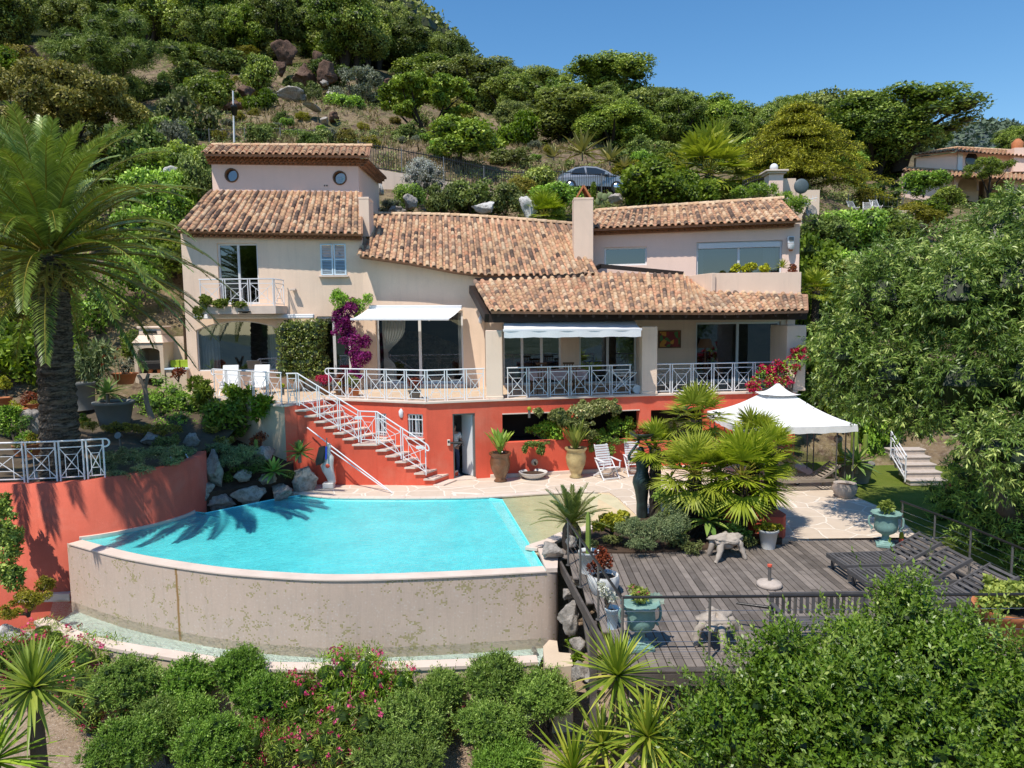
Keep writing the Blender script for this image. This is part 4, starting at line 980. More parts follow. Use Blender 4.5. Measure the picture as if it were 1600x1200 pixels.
# pool terrace paving (crazy paving) as one prism with the pool outline as its near edge
t_edge = [tuple(p.xy) for p in far]+[tuple(PZ(952,769,0).xy),tuple(PZ(968,780,0).xy),tuple(PZ(992,802,0).xy),tuple(PZ(1000,815,0).xy),tuple(PZ(1100,838,0).xy)]+[(6.45,16.4),(10.3,16.4),tuple(PZ(1440,843,0).xy),tuple(PZ(1395,800,0).xy),tuple(PZ(1322,770,0).xy),(10.3,24.9),(4.6,24.4),(-.7,23.4),(-2.7,22.9),(-6.4,24.2),(-8.2,23.4),(-8.2,21.9)]
mb = MB(); mb.prism(t_edge,-.5,-.0); struct('pool_terrace',mb,M['paving'])
mb = MB(); n = len(far)
for a,b_ in zip(far,far[1:]): mb.bar(a +V((0,.09,.004)),b_ +V((0,.09,.004)),.24,.05)
struct('pool_coping',mb,M['coping'],bev=.008)
mb = MB(); L2 = [RIM[0]+V((-.05,-.12,0)),RIM[0],RIM[1],RIM[2],RIM[3],PZ(935,822,0)]
for a,b_ in zip(L2,L2[1:]): mb.bar(a +V((0,0,.01)),b_ +V((0,0,.01)),.3,.08)
struct('rim_coping',mb,M['coping'],bev=.008)
# sand at the beach entry
mb = MB(); sp = [PZ(935,768,0),PZ(985,764,0),PZ(1060,780,0),PZ(1100,815,0),PZ(1030,842,0),PZ(940,838,0),PZ(900,832,0),PZ(930,800,0)]
mb.prism(XY(smooth_pts(sp +[sp[0]],30)[:-1]),-.4,-.03); struct('sand',mb,rough_mat('pale_sand',(.66,.52,.33),.95,.12,2,.4,70))
# bed under the dwarf palms + soil
mb = MB(); sp = [PZ(880,846,0),PZ(930,828,0),PZ(985,810,0),PZ(1080,795,0),PZ(1180,800,0),PZ(1225,838,0),PZ(1180,852,0),PZ(1060,862,0),PZ(980,865,0),PZ(930,862,0)]
mb.prism(XY(smooth_pts(sp +[sp[0]],30)[:-1]),-.4,.035); struct('planting_bed',mb,M['soil'])
# lawn
M['lawn'] = None
def lawn_mat():
 t = NT('lawn_grass'); w = t.world(); n1 = t.noise(w,1.2,5,.6); n2 = t.noise(w,60,4,.7)
 c = t.mix(t.map(n1,.35,.65),(.16,.215,.03),(.26,.28,.06)); c = t.mix(t.map(n2,.35,.7),(.08,.12,.018),c)
 return t.done(t.bsdf(col=c,rough=.9,spec=.1,nrm=t.bump(n2,.8,.03)))
M['lawn'] = lawn_mat()
mb = MB(); mb.prism([tuple(PZ(1440,845,0).xy),tuple(PZ(1395,801,0).xy),tuple(PZ(1322,771,0).xy),(10.35,24.9),(12,28),(19,28),(24,18),(22,12),(12.2,12.5),(10.2,15.6)],-.5,-.012); struct('lawn',mb,M['lawn'])
# ================================================================== wooden deck
M['deck'] = rough_mat('weathered_deck_board',(.20,.168,.145),.8,.22,4,.35,50,tint=.75,dirt=(.33,.29,.26),dirt_amt=.4)
M['deck_dark'] = rough_mat('dark_deck_beam',(.10,.085,.075),.8,.25,4,.35,50,streak=.4,dirt=(.30,.27,.25),dirt_amt=.4)
deck = thing('deck',(5,13,0),'weathered grey wooden deck on stilts beside the pool','deck')
dl0,dl1 = V((1.02,15.5,0)),V((1.62,10.3,0)); XR = 9.75
mb = MB(); bw_,gap = .142,.017; x = 1.05; k = 0
def yback(x): return 16.25 if x > 6.4 else (16.0 if x > 3 else 15.9)
while x < XR:
 yl = 10.32 if x > 1.63 else 15.5-(x -1.02)/.6*5.2
 js = sorted([13.3+rnd.choice([-.02,.02]),15.3 if k % 2 else 14.4+rnd.uniform(-.1,.1),11.6 if k % 3 else 12.2])
 ys = [yl +.02]+[j for j in js if yl +.3 < j < yback(x)-.2]+[yback(x)]
 for a,b_ in zip(ys,ys[1:]):
  mb.box((x +bw_ /2,(a +b_)/2,-.014+rnd.uniform(-.002,.002)),(bw_ -gap,b_ -a -.006,.026),0,rnd.uniform(.1,.9))
 x += bw_; k += 1
mb.build('boards',M['deck'],deck)
mb = MB(); mb.bar((1.60,10.27,-.012),(XR,10.2,-.012),.12,.032,t=.3); mb.bar((1.58,10.24,-.14),(XR,10.17,-.14),.05,.2,t=.4); mb.bar((1.58,10.26,-.29),(XR,10.19,-.29),.03,.03,t=.9)
mb.build('front_beam',M['deck_dark'],deck,bev=.006)
mb = MB(); mb.bar(dl0 +V((-.06,0,-.1)),dl1 +V((-.06,0,-.1)),.05,.22,t=.6); mb.build('side_beam',M['deck_dark'],deck,bev=.006)
mb = MB()
for y in (10.6,12.0,13.4,14.8): mb.bar((1.7-(y -10.3)*.1,y,-.2),(XR,y,-.2),.08,.18)
mb.build('joists',M['deck_dark'],deck)
for (x,y,zb) in ((1.40,12.2,-3.1),(1.85,10.6,-3.6),(4.6,10.7,-3.6),(7.6,10.7,-3.4),(1.2,14.4,-2.2)):
 mb = MB(); mb.box((x,y,(zb -.11)/2-.0),(.13,.13,-zb -.11)); mb.build('stilt',M['deck_dark'],deck,bev=.008)
for (p,q) in (((1.40,12.2,-1.1),(1.32,13.1,-.25)),((1.40,12.2,-1.1),(2.2,12.2,-.28)),((1.85,10.6,-1.0),(2.7,10.6,-.28)),((4.6,10.7,-1.0),(5.4,10.7,-.28))):
 mb = MB(); mb.bar(p,q,.09,.09); mb.build('brace',M['deck_dark'],deck,bev=.006)
# slatted skirt under the deck
mb = MB()
for k in range(26): xx = 2.3+k *.27; mb.bar((xx,11.6,-.3),(xx +.1,11.75,-2.9),.12,.03,t=rnd.uniform(.2,.8))
mb.build('skirt_slats',rough_mat('brown_slats',(.09,.05,.03),.8,.3,3,.3,40,tint=.7),deck)
# deck railing
def cable_rail(label,pts,posts,nc=5,group='dark cable railings of the deck',h=.98):
 o = thing('deck_railing',tuple(pts[0]),label,'railing',group); P = [V(p)+V((0,0,h)) for p in pts]
 mb = MB(); mb.tube(P,.024,8); mb.build('handrail',M['metal_dark'],o)
 for q in posts:
  q = V(q); mb = MB(); mb.tube([q,q +V((0,0,h))],.021,8); mb.cyl(q,q +V((0,0,.012)),.05,n=12); mb.build('post',M['grey_metal'],o)
 for k in range(nc):
  z = .14+k *(h -.28)/(nc -.5); mb = MB(); mb.tube([V(p)+V((0,0,z)) for p in pts],.0045,5); mb.build('cable',M['steel'],o)
 return o
cable_rail('dark metal railing with steel cables along the front edge of the deck',[(1.66,10.54,0),(9.5,10.46,0)],[(1.66,10.54,0),(3.0,10.53,0),(4.3,10.515,0),(6.95,10.49,0),(8.4,10.475,0)],h=1.02)
cable_rail('dark metal railing sloping along the pool side of the deck',[(1.14,14.95,0),(1.66,10.58,0)],[(1.16,14.8,0),(1.30,13.55,0),(1.47,12.05,0)])
cable_rail('dark metal railing along the right side of the deck under the big tree',[(8.95,16.05,0),(9.2,14.4,0),(9.5,10.32,0)],[(8.97,16.0,0),(9.12,15.0,0),(9.25,14.0,0),(9.32,12.9,0),(9.4,11.7,0)])
# ================================================================== lower garden ground (one sheet to the horizon)
def ground_mat():
 t = NT('garden_soil'); w = t.world(); n1 = t.noise(w,.5,6,.6); n2 = t.noise(w,14,6,.7); d_ = t.n('ShaderNodeVectorMath',{0: w},operation='LENGTH').outputs['Value']
 c = t.mix(t.map(n1,.35,.65),(.34,.245,.17),(.44,.33,.24)); c = t.mix(t.math('MULTIPLY',t.map(n2,.42,.62),.6),c,(.19,.13,.085)); c = t.mix(t.map(t.noise(w,40,2,.5),.62,.68),c,(.5,.43,.36))
 far_ = t.mix(t.map(t.noise(w,.02,6,.65),.4,.6),(.035,.05,.018),(.10,.11,.06)); c = t.mix(t.map(d_,26,45),c,far_)
 return t.done(t.bsdf(col=c,rough=.95,spec=.1,nrm=t.bump(n2,.9,.06)))
def gz(x,y):
 z =-2.35+.10*math.sin(x *.9)*math.cos(y *.7)+(-.25 if y < 14 else .0)
 if y < 12.5: z -= (12.5-y)*.30
 if y <-10: z = min(z,-9-(-10-y)*.12)
 if x > 11: z = lerp(z,-.6,min(1,(x -11)/3)) if y > 8 else z
 if x <-13: z = lerp(z,-1.6,min(1,(-13-x)/4)) if y > 12 else z
 r_ = math.hypot(x,y -15)
 if r_ > 60: z = min(z,-10-(r_ -60)*.06)
 return max(z,-60)
mb = MB(); xs = [-3000,-1500,-700,-350,-180,-100,-60,-40,-28]+[-22+i *.75 for i in range(59)]+[26,40,60,100,180,350,700,1500,3000]
ys = [-3000,-1500,-700,-350,-180,-100,-60,-35,-20,-10,-5,0,3,6]+[8+i *.6 for i in range(20)]+[21,24,28,40,70,120,250,500,1200,3000]
nx = len(xs); mb.add([(x,y,gz(x,y)) for y in ys for x in xs],[(j *nx +i,j *nx +i +1,(j +1)*nx +i +1,(j +1)*nx +i) for j in range(len(ys)-1) for i in range(nx -1)],.5,True)
struct('ground',mb,ground_mat())
# ================================================================== foliage engine
NR = np.random.default_rng(11)
def unit(a): return a /np.maximum(1e-9,np.linalg.norm(a,axis=-1,keepdims=True))
class LB:
 """collects many small leaves (one folded quad each) into one mesh"""
 def __init__(s): s.v = []; s.t = []; s.q = []
 def leaves(s,P,A,N,L,W,tint,fold=.15,wide=.45):
  n = len(P); A = unit(A); S = unit(np.cross(A,N)); Nn = np.cross(S,A)
  L = np.broadcast_to(np.asarray(L,float),(n,))[:,None]; W = np.broadcast_to(np.asarray(W,float),(n,))[:,None]
  v = np.stack([P,P +A *L *wide +S *W /2+Nn *W *fold,P +A *L,P +A *L *wide -S *W /2+Nn *W *fold],1)
  s.v.append(v.reshape(-1,3)); s.t.append(np.broadcast_to(np.asarray(tint,float),(n,)))
  return s
 def bent(s,P,A,N,L,W,tint,droop=.3):
  """long leaf of two quads, the outer half bending down"""
  n = len(P); A = unit(A); S = unit(np.cross(A,N)); L = np.broadcast_to(np.asarray(L,float),(n,))[:,None]; W = np.broadcast_to(np.asarray(W,float),(n,))[:,None]
  M_ = P +A *L *.5; A2 = unit(A +np.array([0,0,-1.0])*np.broadcast_to(np.asarray(droop,float),(n,))[:,None]); T_ = M_ +A2 *L *.5
  v1 = np.stack([P -S *W *.2,P +S *W *.2,M_ +S *W /2,M_ -S *W /2],1); v2 = np.stack([M_ -S *W /2,M_ +S *W /2,T_ +S *W *.06,T_ -S *W *.06],1)
  s.v.append(v1.reshape(-1,3)); s.v.append(v2.reshape(-1,3)); tt = np.broadcast_to(np.asarray(tint,float),(n,)); s.t += [tt,tt]
  return s
 def quads(s,v,t): s.v.append(np.asarray(v,float).reshape(-1,3)); s.t.append(np.asarray(t,float)); return s
 def count(s): return sum(len(a) for a in s.t)
 def mesh(s,name='foliage',off=None):
  v = np.concatenate(s.v); t = np.concatenate(s.t); n = len(t)
  if off is not None: v = v -np.array(off)
  me = bpy.data.meshes.new(name); me.vertices.add(len(v)); me.loops.add(len(v)); me.polygons.add(n)
  me.vertices.foreach_set('co',v.astype(np.float32).ravel()); me.loops.foreach_set('vertex_index',np.arange(len(v),dtype=np.int32))
  me.polygons.foreach_set('loop_start',np.arange(0,4*n,4,dtype=np.int32))
  try: me.polygons.foreach_set('loop_total',np.full(n,4,dtype=np.int32))
  except Exception: pass
  me.update(calc_edges=True); set_attr(me,'tint',t); return me
 def build(s,name,mat,parent=None,loc=None):
  me = s.mesh(name,base_of(parent) if parent is not None else loc); me.materials.append(mat)
  return link(name,me,parent,loc if parent is None else None)
def rdirs(n,up=0.0):
 d = NR.normal(size=(n,3)); d[:,2] += up; return unit(d)
def blob_leaves(lb,blobs,n,L,W,jit=.5,droop=0.0,shell=(.72,1.06),up=.25,cull=.68,tip=.35,long=False,bt=.35,lvar=.35,fold=.15):
 """n leaves spread over the outer shells of many ellipsoid clumps (c, r)"""
 C = np.array([b[0] for b in blobs],float); R = np.array([b[1] if hasattr(b[1],'__len__') else (b[1],)*3 for b in blobs],float)
 ar = (R[:,0]*R[:,1]*R[:,2]) ** (2/3); idx = NR.choice(len(C),size=n,p=ar /ar.sum())
 d = rdirs(n,up); f = NR.uniform(shell[0],shell[1],n)[:,None]; P = C[idx]+R[idx]*d *f
 keep = np.ones(n,bool)
 for k in range(len(C)):
  q = (((P -C[k])/R[k]) ** 2).sum(1); keep &= (q > cull ** 2) | (idx == k)
 P,d,idx,f = P[keep],d[keep],idx[keep],f[keep]; m = len(P)
 N = unit(d /R[idx]*R[idx].mean(1,keepdims=True)+NR.normal(size=(m,3))*jit)
 A = unit(np.cross(N,NR.normal(size=(m,3))))+d *tip +np.array([0,0,-droop]); A = unit(A)
 bl = NR.uniform(0,1,len(C))[idx]
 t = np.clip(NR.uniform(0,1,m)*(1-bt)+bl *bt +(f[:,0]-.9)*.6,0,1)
 l = L *NR.uniform(1-lvar,1+lvar,m); w = W *NR.uniform(1-lvar,1+lvar,m)
 (lb.bent(P,A,N,l,w,t,droop *NR.uniform(.3,1.5,m)) if long else lb.leaves(P,A,N,l,w,t,fold))
 return lb
def blob_sprigs(lb,blobs,ns,sl,k,L,W,jit=.45,up=.5,droop=0.0,shell=(.72,1.06),cull=.62,spread=.8,long=False,bt=.3):
 """leafy shoots: k leaves along each of ns short twigs that grow out of the clumps"""
 C = np.array([b[0] for b in blobs],float); R = np.array([b[1] if hasattr(b[1],'__len__') else (b[1],)*3 for b in blobs],float)
 ar = (R[:,0]*R[:,1]*R[:,2]) ** (2/3); idx = NR.choice(len(C),size=ns,p=ar /ar.sum()); d = rdirs(ns,.25); f = NR.uniform(shell[0],shell[1],ns)[:,None]; P = C[idx]+R[idx]*d *f; keep = np.ones(ns,bool)
 for q in range(len(C)): keep &= ((((P -C[q])/R[q]) ** 2).sum(1) > cull ** 2) | (idx == q)
 P,d,idx,f = P[keep],d[keep],idx[keep],f[keep]; m = len(P); A = unit(d +NR.normal(size=(m,3))*jit +np.array([0,0,up -droop])); ln = sl *NR.uniform(.5,1.4,m)[:,None]; bl = NR.uniform(0,1,len(C))[idx]*bt +NR.uniform(0,1,m)*.35
 B = unit(np.cross(A,NR.normal(size=(m,3)))); Cc = np.cross(A,B)
 for j in range(k):
  u = (j +.6)/k; an = j *2.399963; rd = B *math.cos(an)+Cc *math.sin(an); la = unit(A *(.35+.6*u)+rd *spread *(1.1-.5*u)+np.array([0,0,-droop *.7])+NR.normal(size=(m,3))*.12); p = P +A *ln *u; l = L *NR.uniform(.7,1.25,m)*(1.1-.35*u); w = W *NR.uniform(.75,1.2,m); t = np.clip(bl +u *.35+NR.uniform(-.1,.15,m),0,1)
  (lb.bent(p,la,A +NR.normal(size=(m,3))*.3,l,w,t,droop *.8) if long else lb.leaves(p,la,A +NR.normal(size=(m,3))*.3,l,w,t,.15))
 return lb
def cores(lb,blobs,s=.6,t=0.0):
 """coarse lumpy shell inside each clump, coloured dark as crown shade, that closes the view through the crown"""
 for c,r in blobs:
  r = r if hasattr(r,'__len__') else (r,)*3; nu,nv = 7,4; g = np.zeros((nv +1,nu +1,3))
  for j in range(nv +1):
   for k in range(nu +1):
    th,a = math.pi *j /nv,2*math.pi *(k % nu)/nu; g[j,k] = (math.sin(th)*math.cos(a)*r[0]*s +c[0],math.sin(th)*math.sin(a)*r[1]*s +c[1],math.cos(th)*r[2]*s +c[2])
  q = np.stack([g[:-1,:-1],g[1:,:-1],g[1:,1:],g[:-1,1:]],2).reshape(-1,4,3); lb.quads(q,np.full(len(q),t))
def lumpy(c,r,n,rs=(.28,.42),up=.35,flat=.85,rng=None,hole=None):
 """many clumps over the upper shell of an ellipsoid crown"""
 out = []; c = np.array(c,float); r = np.array(r if hasattr(r,'__len__') else (r,)*3,float); m = min(r)
 d = rdirs(n,up)
 for k in range(n):
  q = NR.uniform(rs[0],rs[1])*m; f = NR.uniform(.62,.92) if k > n *.15 else NR.uniform(.1,.5)
  out.append((c +r *d[k]*f,(q *NR.uniform(.85,1.2),q *NR.uniform(.85,1.2),q *flat *NR.uniform(.8,1.1))))
 return out
def branches(mb,base,targets,r0,n=7,sag=.0,split=.4):
 """trunk that forks towards the target points"""
 base = V(base)
 for t in targets:
  t = V(t); fk = base.lerp(V((lerp(base.x,t.x,.15),lerp(base.y,t.y,.15),lerp(base.z,t.z,split))),1.0)
  mid = fk.lerp(t,.5)+V((rnd.uniform(-1,1),rnd.uniform(-1,1),rnd.uniform(-.5,1)))*(t -base).length *.06
  mb.tube(smooth_pts([base,fk,mid,t],9),[r0 *(1-.88*(i /9) ** .8) for i in range(10)],n,rnd.uniform(.3,.7))
 return mb
# leaf colours
LF = {}
LF['oak'] = leaf_mat('oak_leaf',(0.0527,0.0883,0.0152),(0.299,0.369,0.0705),.2,.5,.25,(0.554,0.59,0.139))
LF['oakb'] = leaf_mat('bright_oak_leaf',(0.0675,0.104,0.0166),(0.328,0.408,0.0625),.22,.5,.22,(0.557,0.592,0.124))
LF['maquis'] = leaf_mat('maquis_leaf',(0.0648,0.094,0.0194),(0.235,0.3,0.0648),.18,.6,.35,(0.389,0.421,0.13))
LF['bright'] = leaf_mat('bright_shrub_leaf',(0.0635,0.104,0.00778),(0.205,0.285,0.0214),.3,.5,.2,(0.311,0.389,0.0437))
LF['grey'] = leaf_mat('grey_green_leaf',(0.0845,0.0975,0.065),(0.26,0.28,0.195),.2,.7,.2,(0.364,0.377,0.286))
LF['silver'] = leaf_mat('silver_leaf',(0.192,0.192,0.168),(0.48,0.48,0.432),.15,.8,.1,(0.6,0.6,0.552))
LF['yellow'] = leaf_mat('yellow_green_leaf',(0.107,0.107,0.00936),(0.336,0.293,0.0281),.3,.55,.2,(0.501,0.416,0.0562))
LF['pine'] = leaf_mat('pine_needle',(0.0468,0.0858,0.0125),(0.218,0.296,0.0468),.12,.6,.12,(0.359,0.421,0.0936))
LF['brown'] = leaf_mat('dry_olive_leaf',(0.121,0.114,0.034),(0.365,0.316,0.0863),.2,.6,.1,(0.606,0.504,0.17))
LF['cedar'] = leaf_mat('golden_cedar_needle',(0.131,0.147,0.0124),(0.461,0.442,0.0343),.22,.6,.1,(0.759,0.668,0.0621))
LF['euc'] = leaf_mat('long_drooping_leaf',(0.0256,0.048,0.008),(0.168,0.248,0.0448),.2,.40,.1,(0.528,0.576,0.176),spec=.4)
LF['bush'] = leaf_mat('small_oval_leaf',(0.0359,0.0742,0.00718),(0.198,0.311,0.0335),.26,.38,.15,(0.406,0.502,0.107),spec=.45)
LF['clip'] = leaf_mat('clipped_shrub_leaf',(0.0547,0.109,0.0146),(0.227,0.364,0.051),.22,.45,.15,(0.474,0.618,0.146))
LF['oleander'] = leaf_mat('oleander_leaf',(0.0725,0.15,0.0108),(0.28,0.404,0.0379),.3,.4,.2,(0.497,0.564,0.0813),spec=.4)
LF['dark'] = leaf_mat('dark_shrub_leaf',(0.0784,0.152,0.0219),(0.309,0.484,0.0586),.22,.5,.2,(0.617,0.812,0.128))
LF['palm'] = leaf_mat('palm_leaflet',(0.0455,0.078,0.013),(0.244,0.325,0.0569),.12,.34,.05,(0.52,0.569,0.179),spec=.6)
LF['fan'] = leaf_mat('fan_palm_leaf',(0.117,0.161,0.0107),(0.374,0.426,0.0348),.28,.42,.1,(0.641,0.642,0.0936),spec=.45)
LF['yucca'] = leaf_mat('yucca_leaf',(0.0885,0.153,0.0116),(0.301,0.378,0.0347),.25,.38,.1,(0.708,0.612,0.116),spec=.45)
LF['agave'] = leaf_mat('agave_leaf',(0.0792,0.18,0.0389),(0.251,0.384,0.0864),.2,.42,.15,(0.449,0.504,0.112),spec=.4)
LF['agave_y'] = leaf_mat('striped_agave_leaf',(0.11,0.13,0.0432),(0.374,0.33,0.122),.2,.5,.1,(0.55,0.46,0.194))
LF['ivy'] = leaf_mat('variegated_creeper_leaf',(0.0792,0.108,0.0259),(0.29,0.312,0.104),.25,.5,.1,(0.726,0.672,0.346))
LF['hedge'] = leaf_mat('glossy_hedge_leaf',(0.0637,0.106,0.0139),(0.233,0.29,0.0488),.2,.35,.1,(0.637,0.657,0.194),spec=.5)
LF['magenta'] = leaf_mat('purple_bract',(.10,.006,.075),(.30,.020,.20),.25,.7,.05,(.42,.06,.30))
LF['pink'] = leaf_mat('pink_petal',(.60,.035,.14),(.84,.09,.26),.3,.7,.15,(.90,.28,.45))
LF['redf'] = leaf_mat('crimson_petal',(0.4,0.008,0.05),(0.65,0.02,0.12),.3,.7,.1,(0.75,0.08,0.2))
LF['grass'] = leaf_mat('dry_grass_blade',(0.16,0.12,0.05),(0.34,0.26,0.13),.3,.8,.1,(0.48,0.39,0.22))
LF['aeon'] = leaf_mat('lime_rosette',(0.242,0.25,0.0108),(0.506,0.5,0.0288),.3,.5,.1,(0.682,0.62,0.072))
LF['rust'] = leaf_mat('russet_leaf',(0.1,0.018,0.008),(0.28,0.055,0.02),.25,.5,.1,(0.42,0.14,0.05))
LF['cycad'] = leaf_mat('cycad_leaflet',(0.0454,0.0788,0.0135),(0.176,0.225,0.0405),.15,.32,.05,(0.371,0.394,0.0945),spec=.6)
LF['white'] = leaf_mat('white_petal',(0.6,0.58,0.55),(0.78,0.77,0.74),.3,.7,.05)
LF['sage'] = leaf_mat('blue_green_leaf',(0.098,0.145,0.0583),(0.294,0.348,0.157),.2,.65,.1,(0.463,0.503,0.245))
LF['cactus'] = rough_mat('cactus_skin',(.20,.28,.05),.6,.15,5,.3,60,dirt=(.32,.36,.09),dirt_amt=.5)
M['bark'] = rough_mat('grey_brown_bark',(.105,.080,.062),.9,.3,6,.8,30)
M['bark_dark'] = rough_mat('dark_bark',(.045,.035,.028),.9,.3,6,.8,30)
M['bark_pale'] = rough_mat('pale_bark',(.26,.20,.15),.85,.25,4,.5,25)
M['driftwood'] = rough_mat('bleached_driftwood',(.42,.36,.30),.85,.25,5,.7,30,dirt=(.22,.18,.15),dirt_amt=.6,streak=.4)
# ================================================================== prototypes
def tree_proto(name,H,R,cb,nb,nl,lsz,mat,flat=.8,bark='bark_dark',trunks=3,rs=(.26,.42),tall=None,up=.3,jit=.55,thick=.05,droop=0.0,asp=.62):
 """a broad tree at the origin (kept off the scene until placed): returns function that creates it"""
 o = thing(name,(0,0,0),'tree','tree'); cz = (H +cb *H)/2; rz = (H -cb *H)/2
 bl = lumpy((0,0,cz),(R,R *NR.uniform(.9,1.05),rz),nb,rs,up,flat)
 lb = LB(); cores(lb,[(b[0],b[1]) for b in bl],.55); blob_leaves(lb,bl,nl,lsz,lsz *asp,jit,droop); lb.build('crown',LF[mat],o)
 mb = MB(); tg = [bl[k][0] for k in NR.choice(nb,size=min(nb,trunks +3),replace=False)]
 branches(mb,(0,0,-.4),tg,thick *H,7,0,.35); mb.build('trunk',M[bark],o)
 return o
def shrub_proto(name,R,H,nb,nl,lsz,mat,rs=(.35,.6),stem='bark',jit=.6,asp=.6,flowers=None,nf=0,fs=.08,long=False,droop=0.0,up=.35,fcl=True,shell=(.7,1.1)):
 o = thing(name,(0,0,0),'shrub','shrub'); bl = lumpy((0,0,H *.5),(R,R,H *.52),nb,rs,up,.9)
 lb = LB(); cores(lb,bl,.5); blob_leaves(lb,bl,nl,lsz,lsz *asp,jit,droop,shell,up,.62,.5,long); lb.build('foliage',LF[mat],o)
 mb = MB(); branches(mb,(0,0,-.15),[bl[k][0] for k in range(min(nb,5))],max(.015,.03*H),5,0,.2); mb.build('stem',M[stem],o)
 if flowers:
  lb = LB(); K = nf // 7 if fcl else nf
  cl = [(bl[k][0]+np.array(bl[k][1])*d_ *NR.uniform(.95,1.2),fs) for k,d_ in zip(NR.choice(nb,K),rdirs(K,.4))]
  if fcl:
   for c,r in cl: blob_leaves(lb,[(c,(r,r,r *.8))],9,fs *.75,fs *.7,.8,0,(.3,1.0),.3,0)
  else: blob_leaves(lb,cl,nf,fs,fs,1,0,(0,.3),.3,0)
  fo = lb.build('flowers',LF[flowers],o)
  if nf > 200: fo['kind'] = 'stuff'
 return o
def strap(mb,p,d,L,W,droop=.3,t=.5,n=4,fold=.25,upv=None):
 """a tapering folded leaf"""
 p,d = V(p),V(d).normalized(); s_ = d.cross(V((0,0,1))); s_ = s_.normalized() if s_.length > .05 else V((1,0,0)); vs = []
 for i in range(n +1):
  u = i /n; w = W *(1-u ** 2.2)*(.55+.45*min(1,u *4))+.002; nrm = s_.cross(d).normalized()
  vs += [p -s_ *w /2+nrm *w *fold,p,p +s_ *w /2+nrm *w *fold]
  d = (d +V((0,0,-droop /n *(0.4+1.2*u)))).normalized(); p = p +d *(L /n)
 mb.add(vs,[(3*i,3*i +1,3*i +4,3*i +3) for i in range(n)]+[(3*i +1,3*i +2,3*i +5,3*i +4) for i in range(n)],t,True)
def rosette(mb,c,n,L,W,e0=-20,e1=88,droop=.3,seed=0,fold=.25,lv=.15,ns=4,tv=(.25,.9)):
 r_ = random.Random(seed)
 for k in range(n):
  u = (k +.5)/n; el = math.radians(lerp(e0,e1,u)+r_.uniform(-7,7)); az = k *2.399963+r_.uniform(-.2,.2); d = V((math.cos(el)*math.cos(az),math.cos(el)*math.sin(az),math.sin(el)))
  strap(mb,V(c)+d *W *.4,d,L *(1-.25*u)*r_.uniform(1-lv,1+lv),W,droop *r_.uniform(.6,1.4)*(1.2-u),r_.uniform(*tv),ns,fold)
def frond(lb,rb,p,az,el,L,droop,nl,ll,lw,t=.5,twist=0.0,vee=.35,base=.12,hang=.15):
 """pinnate frond: rachis tube in rb, leaflets in lb"""
 n = 14; pts = [V(p)]; e = el; dirs = []
 for i in range(n):
  u = i /n; d = V((math.cos(e)*math.cos(az),math.cos(e)*math.sin(az),math.sin(e))); dirs.append(d); pts.append(pts[-1]+d *(L /n)); e = max(e -droop *(u ** .8)*2/n,-1.35)
 rb.tube(pts,[.030*L /4*(1-.85*i /n) for i in range(n +1)],4,.8,False)
 us = np.linspace(base,.995,nl); P = np.zeros((nl,3)); T_ = np.zeros((nl,3))
 ar = np.array([tuple(q) for q in pts]); dr = np.array([tuple(q) for q in dirs +[dirs[-1]]])
 f = us *n; k = np.minimum(f.astype(int),n -1); fr = (f -k)[:,None]; P = ar[k]*(1-fr)+ar[k +1]*fr; T_ = unit(dr[k]*(1-fr)+dr[np.minimum(k +1,n)]*fr)
 side = np.array([-math.sin(az),math.cos(az),0.0]); side = np.broadcast_to(side,T_.shape); up = unit(np.cross(T_,side)); up = np.where(up[:,2:3] < 0,-up,up)
 env = np.clip(np.minimum((us -base +.05)/.18,1),0,1)*(1-.62*np.clip((us -.55)/.45,0,1) ** 1.4)
 for s_ in (-1,1):
  A = T_ *(.75+.7*us[:,None])+side *s_ +up *vee +NR.normal(size=T_.shape)*.07+np.array([0,0,-hang])
  lb.bent(P,A,up +side *s_ *.4,ll *env *NR.uniform(.88,1.1,nl),lw,np.clip(NR.normal(t,.16,nl),0,1),.28)
def fan_leaf(lb,p,d,R,n=20,t=.5,spread=2.5,cup=.25,w=None):
 """palmate leaf: n narrow blades fanning out around the stalk direction"""
 d = unit(np.array(d,float)); s_ = np.cross(d,[0,0,1.0]); s_ = unit(s_) if np.linalg.norm(s_) > .05 else np.array([1.0,0,0]); nn = np.cross(s_,d)
 a = np.linspace(-spread,spread,n)*.5*1.25; A = np.cos(a)[:,None]*d +np.sin(a)[:,None]*s_ +nn *cup *(1-np.cos(a))[:,None]*.4+NR.normal(size=(n,3))*.04
 P = np.repeat(np.array([p],float),n,0); lb.bent(P,A,np.repeat(nn[None],n,0)+NR.normal(size=(n,3))*.15,R *NR.uniform(.88,1.05,n),w or R *.078,np.clip(NR.normal(t,.13,n),0,1),.16)
